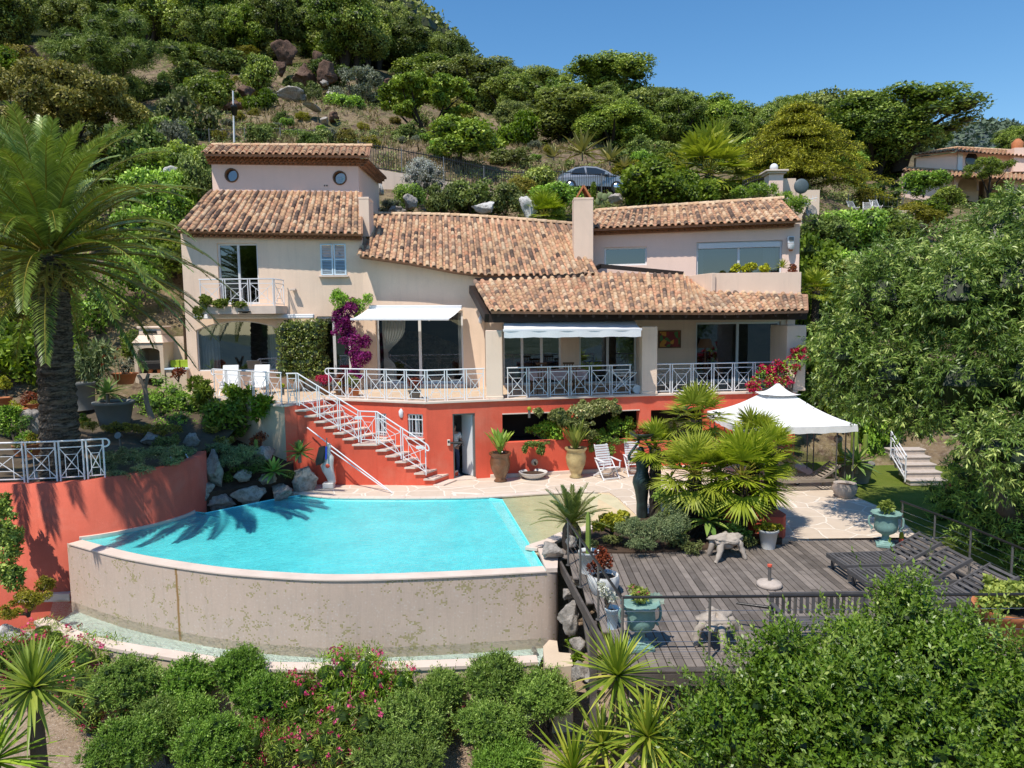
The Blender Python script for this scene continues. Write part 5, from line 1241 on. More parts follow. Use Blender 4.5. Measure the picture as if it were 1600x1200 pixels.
# ================================================================== hillside
CP = []
def cp(px,py,y): p = PY(px,py,y); CP.append((p.x,p.y,p.z))
for a in ((600,296,39),(690,305,41),(770,314,43),(860,306,44),(930,304,45),(1010,310,44),(1100,312,44),(1180,304,45),(1260,325,42),(1340,345,46),(1420,335,52),(1520,322,58),
          (450,222,50),(560,215,52),(650,222,54),(740,236,58),(800,240,60),(900,240,60),(1000,240,62),(1120,255,64),(1250,260,66),(1400,290,70),(1600,300,72),
          (340,190,57),(260,200,52),(480,150,66),(430,130,70),(300,120,74),(560,170,64),(640,175,70),(720,180,78),(100,115,80),(0,100,85),(-120,80,90),
          (250,70,96),(400,45,112),(480,75,96),(560,90,105),(650,120,110),(740,160,110),(850,175,105),(1000,188,105),(1150,205,105),(1300,218,105),(1450,235,105),(1600,255,110),(1800,270,110),
          (600,10,200),(690,75,185),(735,110,170),(500,-30,220),(400,-60,240),(250,-80,230),(100,-70,220),(-100,-60,200),
          (820,205,160),(770,165,170),(800,200,150),(760,140,185),(900,215,180),(745,175,240),(850,225,230),(1000,225,230),(1200,235,230),(780,190,200),(1000,215,165),(1300,235,170),(1600,270,170),
          (220,330,36),(130,300,42),(0,300,44),(60,420,33),(180,430,31),(-60,430,34),(30,620,25.5),(120,560,28),(-80,620,25),
          (1290,420,33),(1330,500,30),(1290,560,29),(1400,520,34),(1560,450,40),(1700,500,36),(1310,640,27.5),(1420,690,26),(1600,640,26)):
 cp(*a)
for p in ((-8,31.5,3.0),(-2,32.5,7.2),(3,33.0,7.5),(8,33.5,7.5),(11.5,32,5.5),(-11,33.5,6.5),(-14.5,30,5.0),(12.6,26,.6),(12.5,24,.0),(-15,24,2.2),(-14,26,2.62),(-13,28,2.7),(-26,20,-1),(24,20,.2)): CP.append(p)
CP = np.array(CP)
def tps_fit(P,lam=.02):
 n = len(P); S = P[:,:2]/100; d = np.linalg.norm(S[:,None]-S[None],axis=2); K = np.where(d > 0,d ** 2*np.log(np.maximum(d,1e-9)),0)+np.eye(n)*lam *.05
 A = np.zeros((n +3,n +3)); A[:n,:n] = K; A[:n,n] = 1; A[:n,n +1:] = S; A[n,:n] = 1; A[n +1:,:n] = S.T
 b = np.zeros(n +3); b[:n] = P[:,2]; return S,np.linalg.solve(A,b)
_S,_Wt = tps_fit(CP)
def hz(x,y):
 q = np.stack([np.atleast_1d(x),np.atleast_1d(y)],1)/100.0; d = np.linalg.norm(q[:,None]-_S[None],axis=2)
 K = np.where(d > 0,d ** 2*np.log(np.maximum(d,1e-9)),0); n = len(_S)
 z = K @ _Wt[:n]+_Wt[n]+q @ _Wt[n +1:]
 return np.clip(z,-4,95)
def vnoise(x,y,s):                                       # cheap smooth noise
 return (np.sin(x *s *1.3+1.7*np.sin(y *s *.9+2))+np.sin(y *s *1.7+1.3*np.sin(x *s *1.1+.5))+np.sin((x +y)*s *2.3)*.5)/2.5
def hill_z(x,y):
 x,y = np.atleast_1d(np.asarray(x,float)),np.atleast_1d(np.asarray(y,float)); z = hz(x,y)
 amp = np.clip((y -34)/25,0,1); z = z +vnoise(x,y,.8)*.22*np.clip((y -31)/6,0,1)+vnoise(x,y,.25)*.7*amp +vnoise(x,y,2.3)*.09*amp
 inh = (x >-12.7) & (x < 11.4) & (y < 31.2); z = np.where(inh,np.minimum(z,1.9),z)
 fr = (x >-9.5) & (x < 12) & (y < 25.2); z = np.where(fr,-.7,z)
 z = np.where((x > 10) & (y < 24),np.minimum(z,-.3),z); z = np.where((x <-9.3) & (y < 24.5) & (x >-16),np.minimum(z,.6),z)
 return z
gx = np.concatenate([np.linspace(-240,-60,46),np.linspace(-59,70,160),np.linspace(72,260,48)]); gy = np.concatenate([np.linspace(21,80,95),np.linspace(81,150,50),np.linspace(153,330,40)])
GX,GY = np.meshgrid(gx,gy); GZ = hill_z(GX.ravel(),GY.ravel()).reshape(GX.shape)
GZ = np.where(GY > 245,GZ -(GY -245)*.5,GZ)
mb = MB(); mb.v = [tuple(p) for p in np.stack([GX.ravel(),GY.ravel(),GZ.ravel()],1)]
nx = len(gx); mb.f = [(j *nx +i,j *nx +i +1,(j +1)*nx +i +1,(j +1)*nx +i) for j in range(len(gy)-1) for i in range(nx -1)]; mb.t = [.5]*len(mb.f); mb.sm = [True]*len(mb.f)
def hill_mat():
 t = NT('rocky_hillside'); w = t.world(); n1 = t.noise(w,.13,6,.65); n2 = t.noise(w,1.3,8,.7); n3 = t.noise(w,7,6,.7)
 c = t.mix(t.map(n1,.4,.62),(.21,.145,.095),(.28,.215,.12)); c = t.mix(t.map(n2,.46,.62),c,(.095,.062,.045)); c = t.mix(t.math('MULTIPLY',t.map(n3,.5,.66),.6),c,(.36,.29,.22))
 c = t.mix(t.math('MULTIPLY',t.map(t.noise(w,.55,5,.7),.5,.6),.75),c,(.085,.095,.030))
 p = t.n('ShaderNodeSeparateXYZ',{0: w}).outputs[1]; c = t.mix(t.map(p,78,100),c,(.03,.042,.014))
 h = t.math('ADD',t.math('MULTIPLY',n2,.6),t.math('MULTIPLY',n3,.35)); return t.done(t.bsdf(col=c,rough=.95,spec=.1,nrm=t.bump(h,1.0,.25)))
struct('hillside',mb,hill_mat())
# far wooded slopes: nobody could count those trees
def HZ(x,y): return float(hill_z(x,y)[0])
lb = LB(); bl = []
for k in range(4200):
 y = NR.uniform(112,245); x = NR.uniform(-.75,.8)*y +NR.normal()*3
 z = HZ(x,y); r = NR.uniform(1.6,3.2)*(1+(y -110)/220)
 if NR.uniform() < .04 or (x /y >-.04+max(0,(170-y))*.0012): continue
 bl.append(((x,y,z +r *.55),(r,r,r *NR.uniform(.75,1.05))))
for i in range(0,len(bl),60): blob_leaves(lb,bl[i:i +60],60*34,.95,.75,.55,0,(.8,1.08),.5,.3)
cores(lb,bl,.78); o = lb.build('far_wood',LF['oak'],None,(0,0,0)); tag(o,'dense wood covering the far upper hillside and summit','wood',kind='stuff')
# hill behind the neighbouring house (far right) and valley hills behind the viewer, mirrored in the window panes
def ridge_hill(name,pts,y0,dep,base,mat,wood=True,seed=1):
 mb = MB(); n = len(pts); vs = []; K = 10
 for j in range(K +1):
  for (x,h) in pts: f = math.sin(j /K *math.pi /2) ** .8; vs.append((x,y0 +dep *j /K,base +(h -base)*f +2.0*math.sin(x *.21+j)*f))
 mb.add(vs,[(j *n +i,j *n +i +1,(j +1)*n +i +1,(j +1)*n +i) for j in range(K) for i in range(n -1)],.5,True); struct(name,mb,mat)
 return vs
def far_hill_mat():
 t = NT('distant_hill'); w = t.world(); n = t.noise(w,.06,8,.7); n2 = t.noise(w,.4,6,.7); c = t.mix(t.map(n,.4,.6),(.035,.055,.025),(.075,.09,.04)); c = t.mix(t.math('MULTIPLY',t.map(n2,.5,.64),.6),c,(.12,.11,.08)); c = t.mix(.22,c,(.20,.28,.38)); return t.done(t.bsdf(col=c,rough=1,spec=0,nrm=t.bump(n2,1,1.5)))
FH = far_hill_mat()
px = [1380,1440,1500,1540,1580,1640,1720,1850]; py = [230,208,203,212,224,238,250,262]
pts = [(PY(a,b_,420).x,PY(a,b_,420).z) for a,b_ in zip(px,py)]; pts = [(p.x,p.y) for p in smooth_pts([V((a,b_,0)) for a,b_ in pts],40)]
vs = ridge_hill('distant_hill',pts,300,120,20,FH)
lb = LB(); bl = []
for k in range(900):
 i = rnd.randrange(len(pts)-1); j = rnd.uniform(.25,1); x,h = pts[i]; f = math.sin(j *math.pi /2) ** .8; r = rnd.uniform(2,4.2)
 bl.append(((x +rnd.uniform(-3,3),300+120*j,20+(h -20)*f),(r,r,r *.8)))
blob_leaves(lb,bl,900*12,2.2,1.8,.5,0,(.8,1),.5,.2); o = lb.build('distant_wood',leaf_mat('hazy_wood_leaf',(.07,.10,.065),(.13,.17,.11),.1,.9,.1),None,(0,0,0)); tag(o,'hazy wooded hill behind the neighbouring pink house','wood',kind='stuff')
mb = MB(); hp = [(-1600,30),(-1200,90),(-900,160),(-700,120),(-500,60),(-320,20),(-150,-30),(100,-45),(260,-10),(420,70),(560,110),(700,60),(900,130),(1300,60)]
hp = [(p.x,p.y) for p in smooth_pts([V((a,b_,0)) for a,b_ in hp],50)]; n = len(hp); vs = []
for j in range(8):
 for x,h in hp: f = math.sin(j /7*math.pi /2); vs.append((x,-500-260*j /7,-60+(h +60)*f +5*math.sin(x *.05+j *2)*f))
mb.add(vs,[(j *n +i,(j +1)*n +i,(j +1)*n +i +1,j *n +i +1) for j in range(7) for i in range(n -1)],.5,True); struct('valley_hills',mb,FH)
# ---- tree prototypes and placement on the hill
def place(proto,x,y,s,rz,label,group=None,dz=-.1,sc=None,z=None):
 global _used
 zz = HZ(x,y) if z is None else z
 if proto.name not in _used:
  _used.add(proto.name); proto.location = (x,y,zz +dz); proto.rotation_euler = (0,0,rz); proto.scale = sc if sc else (s,s,s); proto['label'] = label
  if group: proto['group'] = group
  return proto
 c = dup(proto,(x,y,zz +dz),rz,label,sc if sc else s)
 if group: c['group'] = group
 elif 'group' in c: del c['group']
 return c
_used = set()
def at_px(px,pyb,Yv): p = PY(px,pyb,Yv); return p.x,p.y
OAK = [tree_proto('oak_tree',7.0,3.4,.16,60,21000,.19,'oak',rs=(.2,.36)),tree_proto('oak_tree',7.4,3.1,.20,56,20000,.19,'oak',rs=(.2,.38)),tree_proto('oak_tree',6.2,3.6,.14,60,21000,.19,'oakb',rs=(.2,.36)),tree_proto('oak_tree',8.0,3.0,.22,58,20000,.19,'oakb',rs=(.22,.4))]
for o in OAK: o['category'] = 'tree'
# skyline and hillside oaks: (px centre, py top, py base, Y, proto, width factor, label)
def oak_at(px,pt,pb,Yv,k,wpx,label,group=None):
 top,bs = PY(px,pt,Yv),PY(px,pb,Yv); H = top.z -bs.z; pr = OAK[k]; h0 = (7.0,7.4,6.2,8.0)[k]; r0 = (3.4,3.1,3.6,3.0)[k]; w = wpx /FPX *Yv /2
 w *= 1.18; H *= 1.08
 return place(pr,bs.x,bs.y,1,rnd.uniform(0,6.28),label,group,0,(w /r0,w /r0,H /h0),z=bs.z)
SK = [(690,98,182,92,0,120),(745,104,205,84,1,120),(800,122,205,80,2,90),(842,112,195,88,3,80),(940,98,200,80,1,130),(1035,150,262,70,0,130),(1095,160,275,68,2,120),(1180,172,290,78,1,120),(1255,160,295,74,3,120),(1320,152,295,72,0,140)]
SKL = ['leafy oak at the foot of the wooded summit slope','wide oak just right of the grey green olive, on the skyline','low oak on the skyline left of the gap of sky','small oak on the skyline in the dip above the agaves','tallest dark oak on the skyline above the parked car','wide dark oak right of the agaves behind the clipped round bush','dark oak behind the tall fan palm, left of the golden cedar','dark oak just behind the tip of the golden cedar','tall oak standing right behind the golden cedar','bright topped oak behind the golden cedar, left of the leaning oak']
for a,l in zip(SK,SKL): oak_at(*a[:4],a[4],a[5],l)
oak_at(885,150,240,64,3,110,'upright bright oak with bare trunk behind the striped agave'); oak_at(955,168,250,62,2,110,'broad oak behind the striped agaves, half in shade')
oak_at(1405,150,262,64,1,165,'huge leaning oak in front of the neighbouring pink house'); oak_at(1365,175,290,64,0,130,'dark oak between the golden cedar and the leaning oak')
G_W = 'oaks of the wood above the rocks'
for k in range(46):
 px = rnd.uniform(-60,620); Yv = rnd.uniform(80,108)
 p = PY(px,60,Yv); z = HZ(p.x,Yv); s = rnd.uniform(.8,1.35)
 place(rnd.choice(OAK),p.x,Yv,s,rnd.uniform(0,6.28),'oak in the dense wood above the brown rocks, top left',G_W)
for k in range(20):
 px = rnd.uniform(560,720); Yv = rnd.uniform(95,125); p = PY(px,100,Yv); place(rnd.choice(OAK),p.x,Yv,rnd.uniform(.8,1.15),rnd.uniform(0,6.28),'oak on the steep slope right below the summit','oaks of the steep slope')
for k in range(34):
 px = rnd.uniform(770,1400); Yv = rnd.uniform(62,84); p = PY(px,100,Yv); place(rnd.choice(OAK),p.x,Yv,rnd.uniform(.5,.72),rnd.uniform(0,6.28),'lower oak filling the wood between the skyline trees and the driveway','lower oaks above the driveway')
for k in range(26):
 px = rnd.uniform(760,1620); Yv = rnd.uniform(88,112); p = PY(px,100,Yv); place(rnd.choice(OAK),p.x,Yv,rnd.uniform(.55,.8),rnd.uniform(0,6.28),'oak in the dark row filling in behind the skyline trees','background oaks of the skyline')
# big rounded pine, brown-green tree, golden cedar, olive
def big_tree(name,px,pt,pb,Yv,wpx,nb,nl,lsz,mat,label,cat='tree',cbf=.1,rs=(.2,.34),asp=.3,jit=.7,trunks=5,bark='bark_dark',flat=.8,droop=0.0,up=.3,dep=.85,base=None,tip=.35):
 bs = PY(px,pb,Yv); tp = PY(px,pt,Yv); H = tp.z -bs.z; R = wpx /FPX *Yv /2; o = thing(name,tuple(bs),label,cat)
 bl = lumpy((bs.x,bs.y,bs.z +H *(1+cbf)/2),(R,R *dep,H *(1-cbf)/2),nb,rs,up,flat); lb = LB(); cores(lb,bl,.6); blob_leaves(lb,bl,nl,lsz,lsz *asp,jit,droop,tip=tip); lb.build('crown',LF[mat],o)
 mb = MB(); branches(mb,tuple(bs -V((0,0,.5))),[bl[k][0] for k in NR.choice(nb,trunks,replace=False)],.035*H,7,0,.3); mb.build('trunk',M[bark],o); return o
big_tree('pine_tree',186,20,172,62,190,60,34000,.34,'pine','large rounded pine above the palm, left of the rocks',rs=(.16,.30),asp=.14,jit=.9,cbf=.02,up=.2)
big_tree('olive_brown_tree',105,108,262,44,290,70,42000,.20,'brown','wide dull olive brown tree behind the palm crown',rs=(.16,.3),asp=.5,cbf=.0,up=.4)
big_tree('olive_tree',566,100,188,66,84,26,9000,.22,'grey','pale grey green olive on the slope above the tower',asp=.4,cbf=.12)
big_tree('carob_tree',668,118,232,58,165,44,17000,.24,'oakb','wide bright green tree with bare forked trunks behind the fence',asp=.6,cbf=.36,flat=.5,trunks=9,rs=(.22,.4),up=.5)
big_tree('bare_bush',712,148,225,62,80,20,6000,.26,'brown','brownish half bare bush beside the forked bright tree',asp=.3,cbf=.1)
def cedar(px,pt,pb,Yv,wpx):
 bs,tp = PY(px,pb,Yv),PY(px,pt,Yv); H = tp.z -bs.z; R = wpx /FPX *Yv /2; o = thing('cedar_tree',tuple(bs),'golden green cedar with layered drooping branches above the right wing','tree'); lb = LB(); mb = MB(); bl = []
 mb.tube([tuple(bs +V((0,0,-.5))),tuple(bs +V((.2,0,H *.5))),tuple(tp)],[.28,.18,.02],8)
 for k in range(130):
  u = (k +.5)/130; zf = (math.floor(lerp(.12,.97,u ** .85)*7)+rnd.uniform(.05,.42))/7.0; rr = R *(1-zf) ** .7*rnd.uniform(.7,1.1)*(1+.18*math.sin(3*k *2.4+zf *9)); az = k *2.4; e = bs +V((0,0,H *zf)); d = V((math.cos(az),math.sin(az),0)); L = max(.5,rr)
  pts = [e,e +d *L *.5+V((0,0,.12*L)),e +d *L +V((0,0,-.10*L))]; mb.tube(smooth_pts(pts,4),[.05*(1-.8*i /4)+.008 for i in range(5)],4,.5,False)
  for q in np.linspace(.25,1.0,max(2,int(L /.42))):
   c = polyline(pts,q); s_ = (.32+.32*(1-q))*min(1,L /1.4)+.1
   bl.append(((c.x,c.y,c.z +.05),(s_ *1.15,s_ *1.15,.12)))
 N = len(bl)
 for i in range(0,N,40): blob_leaves(lb,bl[i:i +40],len(bl[i:i +40])*75,.22,.06,.7,.5,(.3,1.1),.3,0,.5)
 lb.build('crown',LF['cedar'],o); mb.build('trunk',M['bark_dark'],o)
cedar(1243,156,304,50,262)
# shrubs on the slope
SH = {'m': shrub_proto('maquis_shrub',1.0,1.3,22,4200,.13,'maquis'),'b': shrub_proto('green_shrub',1.0,1.3,22,4200,.13,'bright'),'g': shrub_proto('grey_shrub',1.0,1.2,22,4200,.11,'grey',asp=.35),'y': shrub_proto('yellow_shrub',1.0,1.1,20,4200,.11,'yellow',asp=.4),
      's': shrub_proto('silver_shrub',1.0,1.3,24,5200,.09,'silver',asp=.35),'o': shrub_proto('oak_shrub',1.0,1.5,26,5200,.13,'oakb'),'d': shrub_proto('dark_shrub',1.0,1.4,24,4800,.12,'dark')}
def shrub_at(k,px,pt,pb,Yv,wpx,label,group=None):
 bs,tp = PY(px,pb,Yv),PY(px,pt,Yv); H = tp.z -bs.z; h0 = {'m': 1.3,'b': 1.3,'g': 1.2,'y': 1.1,'s': 1.3,'o': 1.5,'d': 1.4}[k]; w = wpx /FPX *Yv /2
 return place(SH[k],bs.x,bs.y,1,rnd.uniform(0,6.28),label,group,0,(w,w,H /h0),z=bs.z)
for a in (('m',290,150,235,50,90,'olive scrub right of the big brown tree'),('d',262,270,350,36,80,'dark bush below the palm fronds, left of the left roof'),('m',215,200,280,42,90,'dull bush between the brown tree and the tower'),('d',230,330,420,34,90,'dark shrub on the bank left of the left roof'),('b',200,380,450,33,70,'sunlit shrub on the bank behind the palm fronds'),('m',150,300,400,37,110,'dull shrub behind the palm crown'),('d',60,290,400,38,130,'dark shrub behind the palm crown, far left'),('y',20,330,420,37,90,'yellowish shrub behind the palm at the left edge'),('d',110,400,480,33,110,'dark shrub behind the upper palm trunk'),('o',718,192,252,48,112,'big round green bush against the black hilltop fence'),('o',620,142,182,70,60,'dark green bush between the olive and the forked tree'),('d',537,152,190,62,56,'round grey green bush below the olive'),('s',664,252,306,38,62,'round silver bush on the low wall behind the tower'),
          ('g',574,262,300,37,40,'silver grey bush at the right corner of the tower'),('b',810,180,235,62,62,'fresh green bush on the grassy slope above the agaves'),('b',770,215,232,60,40,'small pale green bush on the grass slope'),('m',800,235,262,52,70,'grey green scrub beside the fence, left of the agaves'),
          ('y',815,280,312,41,55,'yellow green dome shaped bush in front of the fence'),('m',735,285,330,38,80,'olive green shrub right of the silver bush on the rocks'),('m',790,290,335,38,66,'olive green shrub below the yellow dome bush'),('d',870,290,335,38,80,'dark green shrub left of the tall chimney'),('o',845,268,310,42,60,'green shrub by the rear of the parked car'),
          ('m',690,290,335,37,50,'olive shrub right below the silver bush'),('d',642,290,335,36,46,'dark shrub left below the silver bush'),('g',612,312,335,36,46,'low grey green cushion behind the central roof ridge'),('b',905,270,300,45,50,'leafy shrub partly hiding the front wheel of the car'),
          ('b',1025,262,325,40,120,'bright green leafy bush above the right roof ridge'),('b',1080,275,330,40,80,'bright green bush left of the tall fan palm'),('d',1003,238,275,50,34,'clipped dark round bush right of the agaves'),('y',985,255,290,48,60,'yellowish scrub between agaves and clipped bush'),
          ('m',640,195,222,54,46,'olive scrub on the slope left of the forked tree'),('y',580,215,245,50,40,'yellow green scrub above the hilltop fence'),('y',545,205,240,49,46,'yellowish scrub right of the lamp post on the dry slope'),('m',500,205,240,48,50,'olive scrub right above the tower roof'),('m',430,200,222,52,60,'dull scrub on the dry slope right of the lamp post'),('d',465,205,228,52,34,'small dark scrub above the middle of the tower roof'),
          ('b',330,115,160,62,70,'bright green bush right of the large pine'),('b',300,75,105,78,60,'bright green bush above the slope path, behind the pine'),('m',350,80,112,76,70,'dull green bush below the wood edge'),('o',320,130,172,58,60,'two toned green bush beside the pine foot'),('o',410,95,150,66,50,'narrow green bush between the rock groups'),('b',408,142,182,60,46,'bright round bush left of the bare rock slab'),('m',300,100,135,66,60,'grey green bush above the bright bush by the pine'),('m',480,130,165,66,46,'bush right of the brown rock cluster'),('b',500,60,95,86,60,'bright bush at the right edge of the wood'),('b',525,65,100,84,60,'bright bush on the steep slope'),('m',510,95,130,72,60,'dull bush above the olive'),('m',440,70,95,82,60,'scrub just above the brown rock cluster'),('y',385,75,92,80,50,'yellow green scrub above the left rocks'),
          ('y',30,75,110,72,60,'yellow green bush at the left picture edge'),('b',10,85,130,66,70,'bright green bush above the dull olive brown tree, far left'),('y',60,92,118,70,40,'small bright scrub beside the dark rock, far left'),('g',270,195,250,44,60,'grey green bush left of the tower behind the palm'),('d',250,235,275,40,60,'dark bush left of the tower, below the grey one'),('m',310,240,300,36,56,'shrub hugging the left wall of the tower'),('b',235,240,260,38,40,'sunlit shrub between palm fronds and tower'),
          ('b',1290,378,470,33,110,'large bright shrub right of the right wing wall'),('m',1290,340,390,36,80,'grey green scrub on the bank right of the right roof'),('d',1330,330,395,38,90,'dark scrub bank right of the satellite dish'),('y',1420,325,360,46,110,'yellow bush above the big drooping tree'),('b',1450,315,345,48,60,'fresh green bush behind the yellow one'),('m',1380,330,370,44,80,'olive bush in front of the wire fence'),('b',1275,440,540,29.5,90,'green shrub filling the corner beside the porch'),('d',1300,520,640,28.5,110,'tall dark shrub behind the gazebo'),('d',1345,560,700,27.5,110,'dark shrub at the back of the lawn'),('d',1390,600,715,27,90,'dark shrub left of the stone garden steps'),('d',1440,600,700,26.5,110,'dark shrub above the stone garden steps'),('m',1500,580,700,27,120,'dull shrub behind the trunk of the drooping tree'),('d',1365,640,730,25.6,70,'low dark shrub at the far edge of the lawn'),('b',1225,600,640,27.2,80,'green creeper mound above the gazebo roof'),('b',1290,575,650,26.8,90,'green shrub between the magenta flowers and the big tree'),
          ('o',1482,296,325,57,44,'green shrub in front of the arched porch of the neighbouring house'),('d',1443,270,305,55,60,'dark clipped hedge block before the neighbouring house')):
 shrub_at(*a)
for k in range(34):
 x,y = (rnd.uniform(-34,-15),rnd.uniform(25,50)) if k < 22 else (rnd.uniform(17,30),rnd.uniform(24,40))
 place(SH[rnd.choice('mmdgob')],x,y,rnd.uniform(.8,1.7),rnd.uniform(0,6.28),'shrub in the dense scrub on the bank '+('behind the palm' if k < 22 else 'right of the right wing'),'scrub of the banks beside the house',-.1)
for k in range(26):
 px = rnd.uniform(980,1420); Yv = rnd.uniform(50,66); p = PY(px,300,Yv)
 place(SH[rnd.choice('modbmy')],p.x,Yv,rnd.uniform(.9,1.7),rnd.uniform(0,6.28),'shrub filling the slope under the trees above the right wing','undergrowth above the right wing',-.1)
for k in range(46):
 px = rnd.uniform(-60,300) if k < 24 else rnd.uniform(1290,1640); Yv = rnd.uniform(33,56) if k < 24 else rnd.uniform(31,44); p = PY(px,300,Yv); s = rnd.uniform(.7,1.6)
 place(SH[rnd.choice('mmdgyodb')],p.x,Yv,s,rnd.uniform(0,6.28),'shrub in the dense scrub on the bank '+('behind the palm' if k < 24 else 'right of the right wing'),'scrub of the banks beside the house',-.1)
for k in range(95):
 px = rnd.uniform(230,900); py = rnd.uniform(100,245); Yv = lerp(74,48,(py -100)/145)+rnd.uniform(-2,2); p = PY(px,py,Yv)
 s = rnd.uniform(.35,.8); place(SH[rnd.choice('mmgygdy')],p.x,Yv,s,rnd.uniform(0,6.28),'small scrub clump on the dry stony slope','scrub clumps of the dry slope',-.1)
# rocks
def rock_mesh(seed,n=2,sub=4,rough_=.28):
 import bmesh; from mathutils import noise
 bm = bmesh.new(); bmesh.ops.create_icosphere(bm,subdivisions=sub,radius=1.0); r_ = random.Random(seed); pl_ = []
 for _ in range(16): d = V((r_.gauss(0,1),r_.gauss(0,1),r_.gauss(0,1))).normalized(); pl_.append((d,r_.uniform(.45,.8)))
 for v in bm.verts:
  for d,h in pl_:
   q = v.co.dot(d)
   if q > h: v.co -= d *(q -h)
  q = v.co +V((seed *7.3,0,0)); v.co *= 1+.22*noise.noise(q *1.7)+.14*noise.noise(q *4.1)+.07*noise.noise(q *9.3)
 me = bpy.data.meshes.new('rock'); bm.to_mesh(me); bm.free(); me.polygons.foreach_set('use_smooth',np.ones(len(me.polygons),dtype=bool)); set_attr(me,'tint',[.5]*len(me.polygons)); return me
def rock_mat(name,a,b_,c_):
 t = NT(name); w = t.world(); n1 = t.noise(w,1.4,8,.7); n2 = t.noise(w,9,8,.7); c = t.mix(t.map(n1,.35,.65),a,b_); c = t.mix(t.math('MULTIPLY',t.map(n2,.48,.6),.7),c,c_); return t.done(t.bsdf(col=c,rough=.9,spec=.15,nrm=t.bump(t.math('ADD',n2,t.noise(w,30,5,.7)),.9,.05)))
M['rock'] = rock_mat('limestone',(.34,.305,.27),(.52,.47,.42),(.20,.175,.15)); M['rock_white'] = rock_mat('white_limestone',(.62,.60,.57),(.72,.70,.67),(.42,.39,.36)); M['rock_brown'] = rock_mat('brown_porphyry',(.12,.068,.048),(.20,.125,.09),(.055,.035,.028))
ROCKS = [rock_mesh(k) for k in range(6)]
def rock(px,py,Yv,w,h,d,mat,label,group=None,rz=None,name='rock',z=None):
 rs_ = .8 if Yv < 26 else 1.0; p = PY(px,py,Yv) if z is None else PZ(px,py,z); me = rnd.choice(ROCKS); key = (me.name,mat)
 if key not in _rm: m2 = me.copy(); m2.materials.clear(); m2.materials.append(M[mat]); _rm[key] = m2
 o = link(name,_rm[key],None,tuple(p)); o.scale = (w *rs_ /2,d *rs_ /2,h *rs_ /2); o.rotation_euler = (rnd.uniform(-.2,.2),rnd.uniform(-.2,.2),rnd.uniform(0,6.28) if rz is None else rz); return tag(o,label,'rock',group)
_rm = {}
for a in ((445,88,74,3.2,3.0,2.2,'squarish brown rock at the top of the hillside outcrop'),(500,95,74,2.6,2.4,2,'brown rock at the right end of the hillside outcrop'),(475,122,70,3.6,3.4,2.4,'largest dark brown rock face in the outcrop'),(512,118,70,2.2,2.6,2,'dark brown rock beside the largest outcrop face'),(438,105,71,1.8,1.8,1.6,'small brown rock left of the largest outcrop face'),(45,92,74,2.6,2.6,2,'tilted dark brown rock at the upper left'),(80,98,73,1.8,1.6,1.5,'smaller dark rock right of the tilted one at upper left'),(385,145,62,1.8,1.2,1.4,'brown boulder above the dry slope'),(365,165,58,2.4,.8,1.4,'flat dark ledge above the lamp post')): rock(*a[:6],'rock_brown',a[6])
for k in range(34):
 px = rnd.uniform(280,640); py = rnd.uniform(110,225); Yv = lerp(72,50,(py -110)/115); s = rnd.uniform(.3,1.1); p = PY(px,py,Yv); rock(px,py,Yv,s *1.6,s *.9,s *1.2,rnd.choice(['rock_brown','rock']),'small stone lying on the dry slope','stones scattered on the dry slope')
for a in ((455,145,62,3.6,1.3,2.2,'large bare grey slab on the slope'),(487,166,57,2.2,.8,1.6,'lower end of the bare grey slab')): rock(*a[:6],'rock',a[6])
for a in ((586,292,36,1.6,1.3,.8,'white slab leaning beside the tower'),(640,318,34.5,1.3,.9,.8,'pale rock below the silver bush'),(755,325,36,1.5,.9,1,'white rock just behind the central roof ridge'),(825,322,36,1.7,1.5,1.1,'tall white rock left of the fan palm seedling'),(575,325,35,1.4,.7,1,'grey rock behind the slim chimney'),(618,330,35,1.2,.6,1,'flat dark rock behind the ridge'),(275,278,37,1.7,1.0,1.2,'white rock left of the tower'),(285,262,39,1.0,.7,.9,'smaller pale rock above the white one left of the tower'),(1265,335,38,1.5,1.2,1,'grey rock at the foot of the satellite dish wall'),(965,312,40,1.2,.7,1,'brown stone between prickly pear and cypress')): rock(*a[:6],'rock_white' if 'white' in a[6] else 'rock',a[6])
# low scrub carpet over the stony ground
lb = LB(); bl = []
for k in range(5200):
 px = NR.uniform(-100,1650); Yv = NR.uniform(33,84) if px < 1000 else NR.uniform(33,70); p = PY(px,300,Yv)
 if vnoise(np.array([p.x]),np.array([Yv]),.3)[0]+NR.normal()*.3 <-.15 or (-13 < p.x < 12 and Yv < 35): continue
 r = NR.uniform(.25,.75); bl.append(((p.x,Yv,HZ(p.x,Yv)+r *.15),(r,r,r *.6)))
for i in range(0,len(bl),50): blob_leaves(lb,bl[i:i +50],len(bl[i:i +50])*26,.17,.09,.8,0,(.6,1.1),.5,.2)
o = lb.build('low_scrub',LF['maquis'],None,(0,0,0)); tag(o,'low olive green scrub carpet over the stony hillside','ground cover',kind='stuff')
# dry grass on the open slope
lb = LB(); n = 26000; px = NR.uniform(220,1000,n); py = NR.uniform(120,262,n)
Yv = 72-(py -120)/142*27; X = np.array([PY(a,b_,c).x for a,b_,c in zip(px,py,Yv)]); Yv = Yv +NR.normal(size=n)*1.5
msk = vnoise(X,Yv,.5)+NR.normal(size=n)*.25 >-.05; X,Yv = X[msk],Yv[msk]; Zg = hill_z(X,Yv); n = len(X)
A = NR.normal(size=(n,3))*.45+np.array([0,0,1]); lb.leaves(np.stack([X,Yv,Zg -.05],1),A,NR.normal(size=(n,3)),NR.uniform(.25,.6,n),.11,NR.uniform(0,1,n),.05,.3)
o = lb.build('dry_grass',LF['grass'],None,(0,0,0)); tag(o,'tawny dry grass over the open slope above the house','grass',kind='stuff')
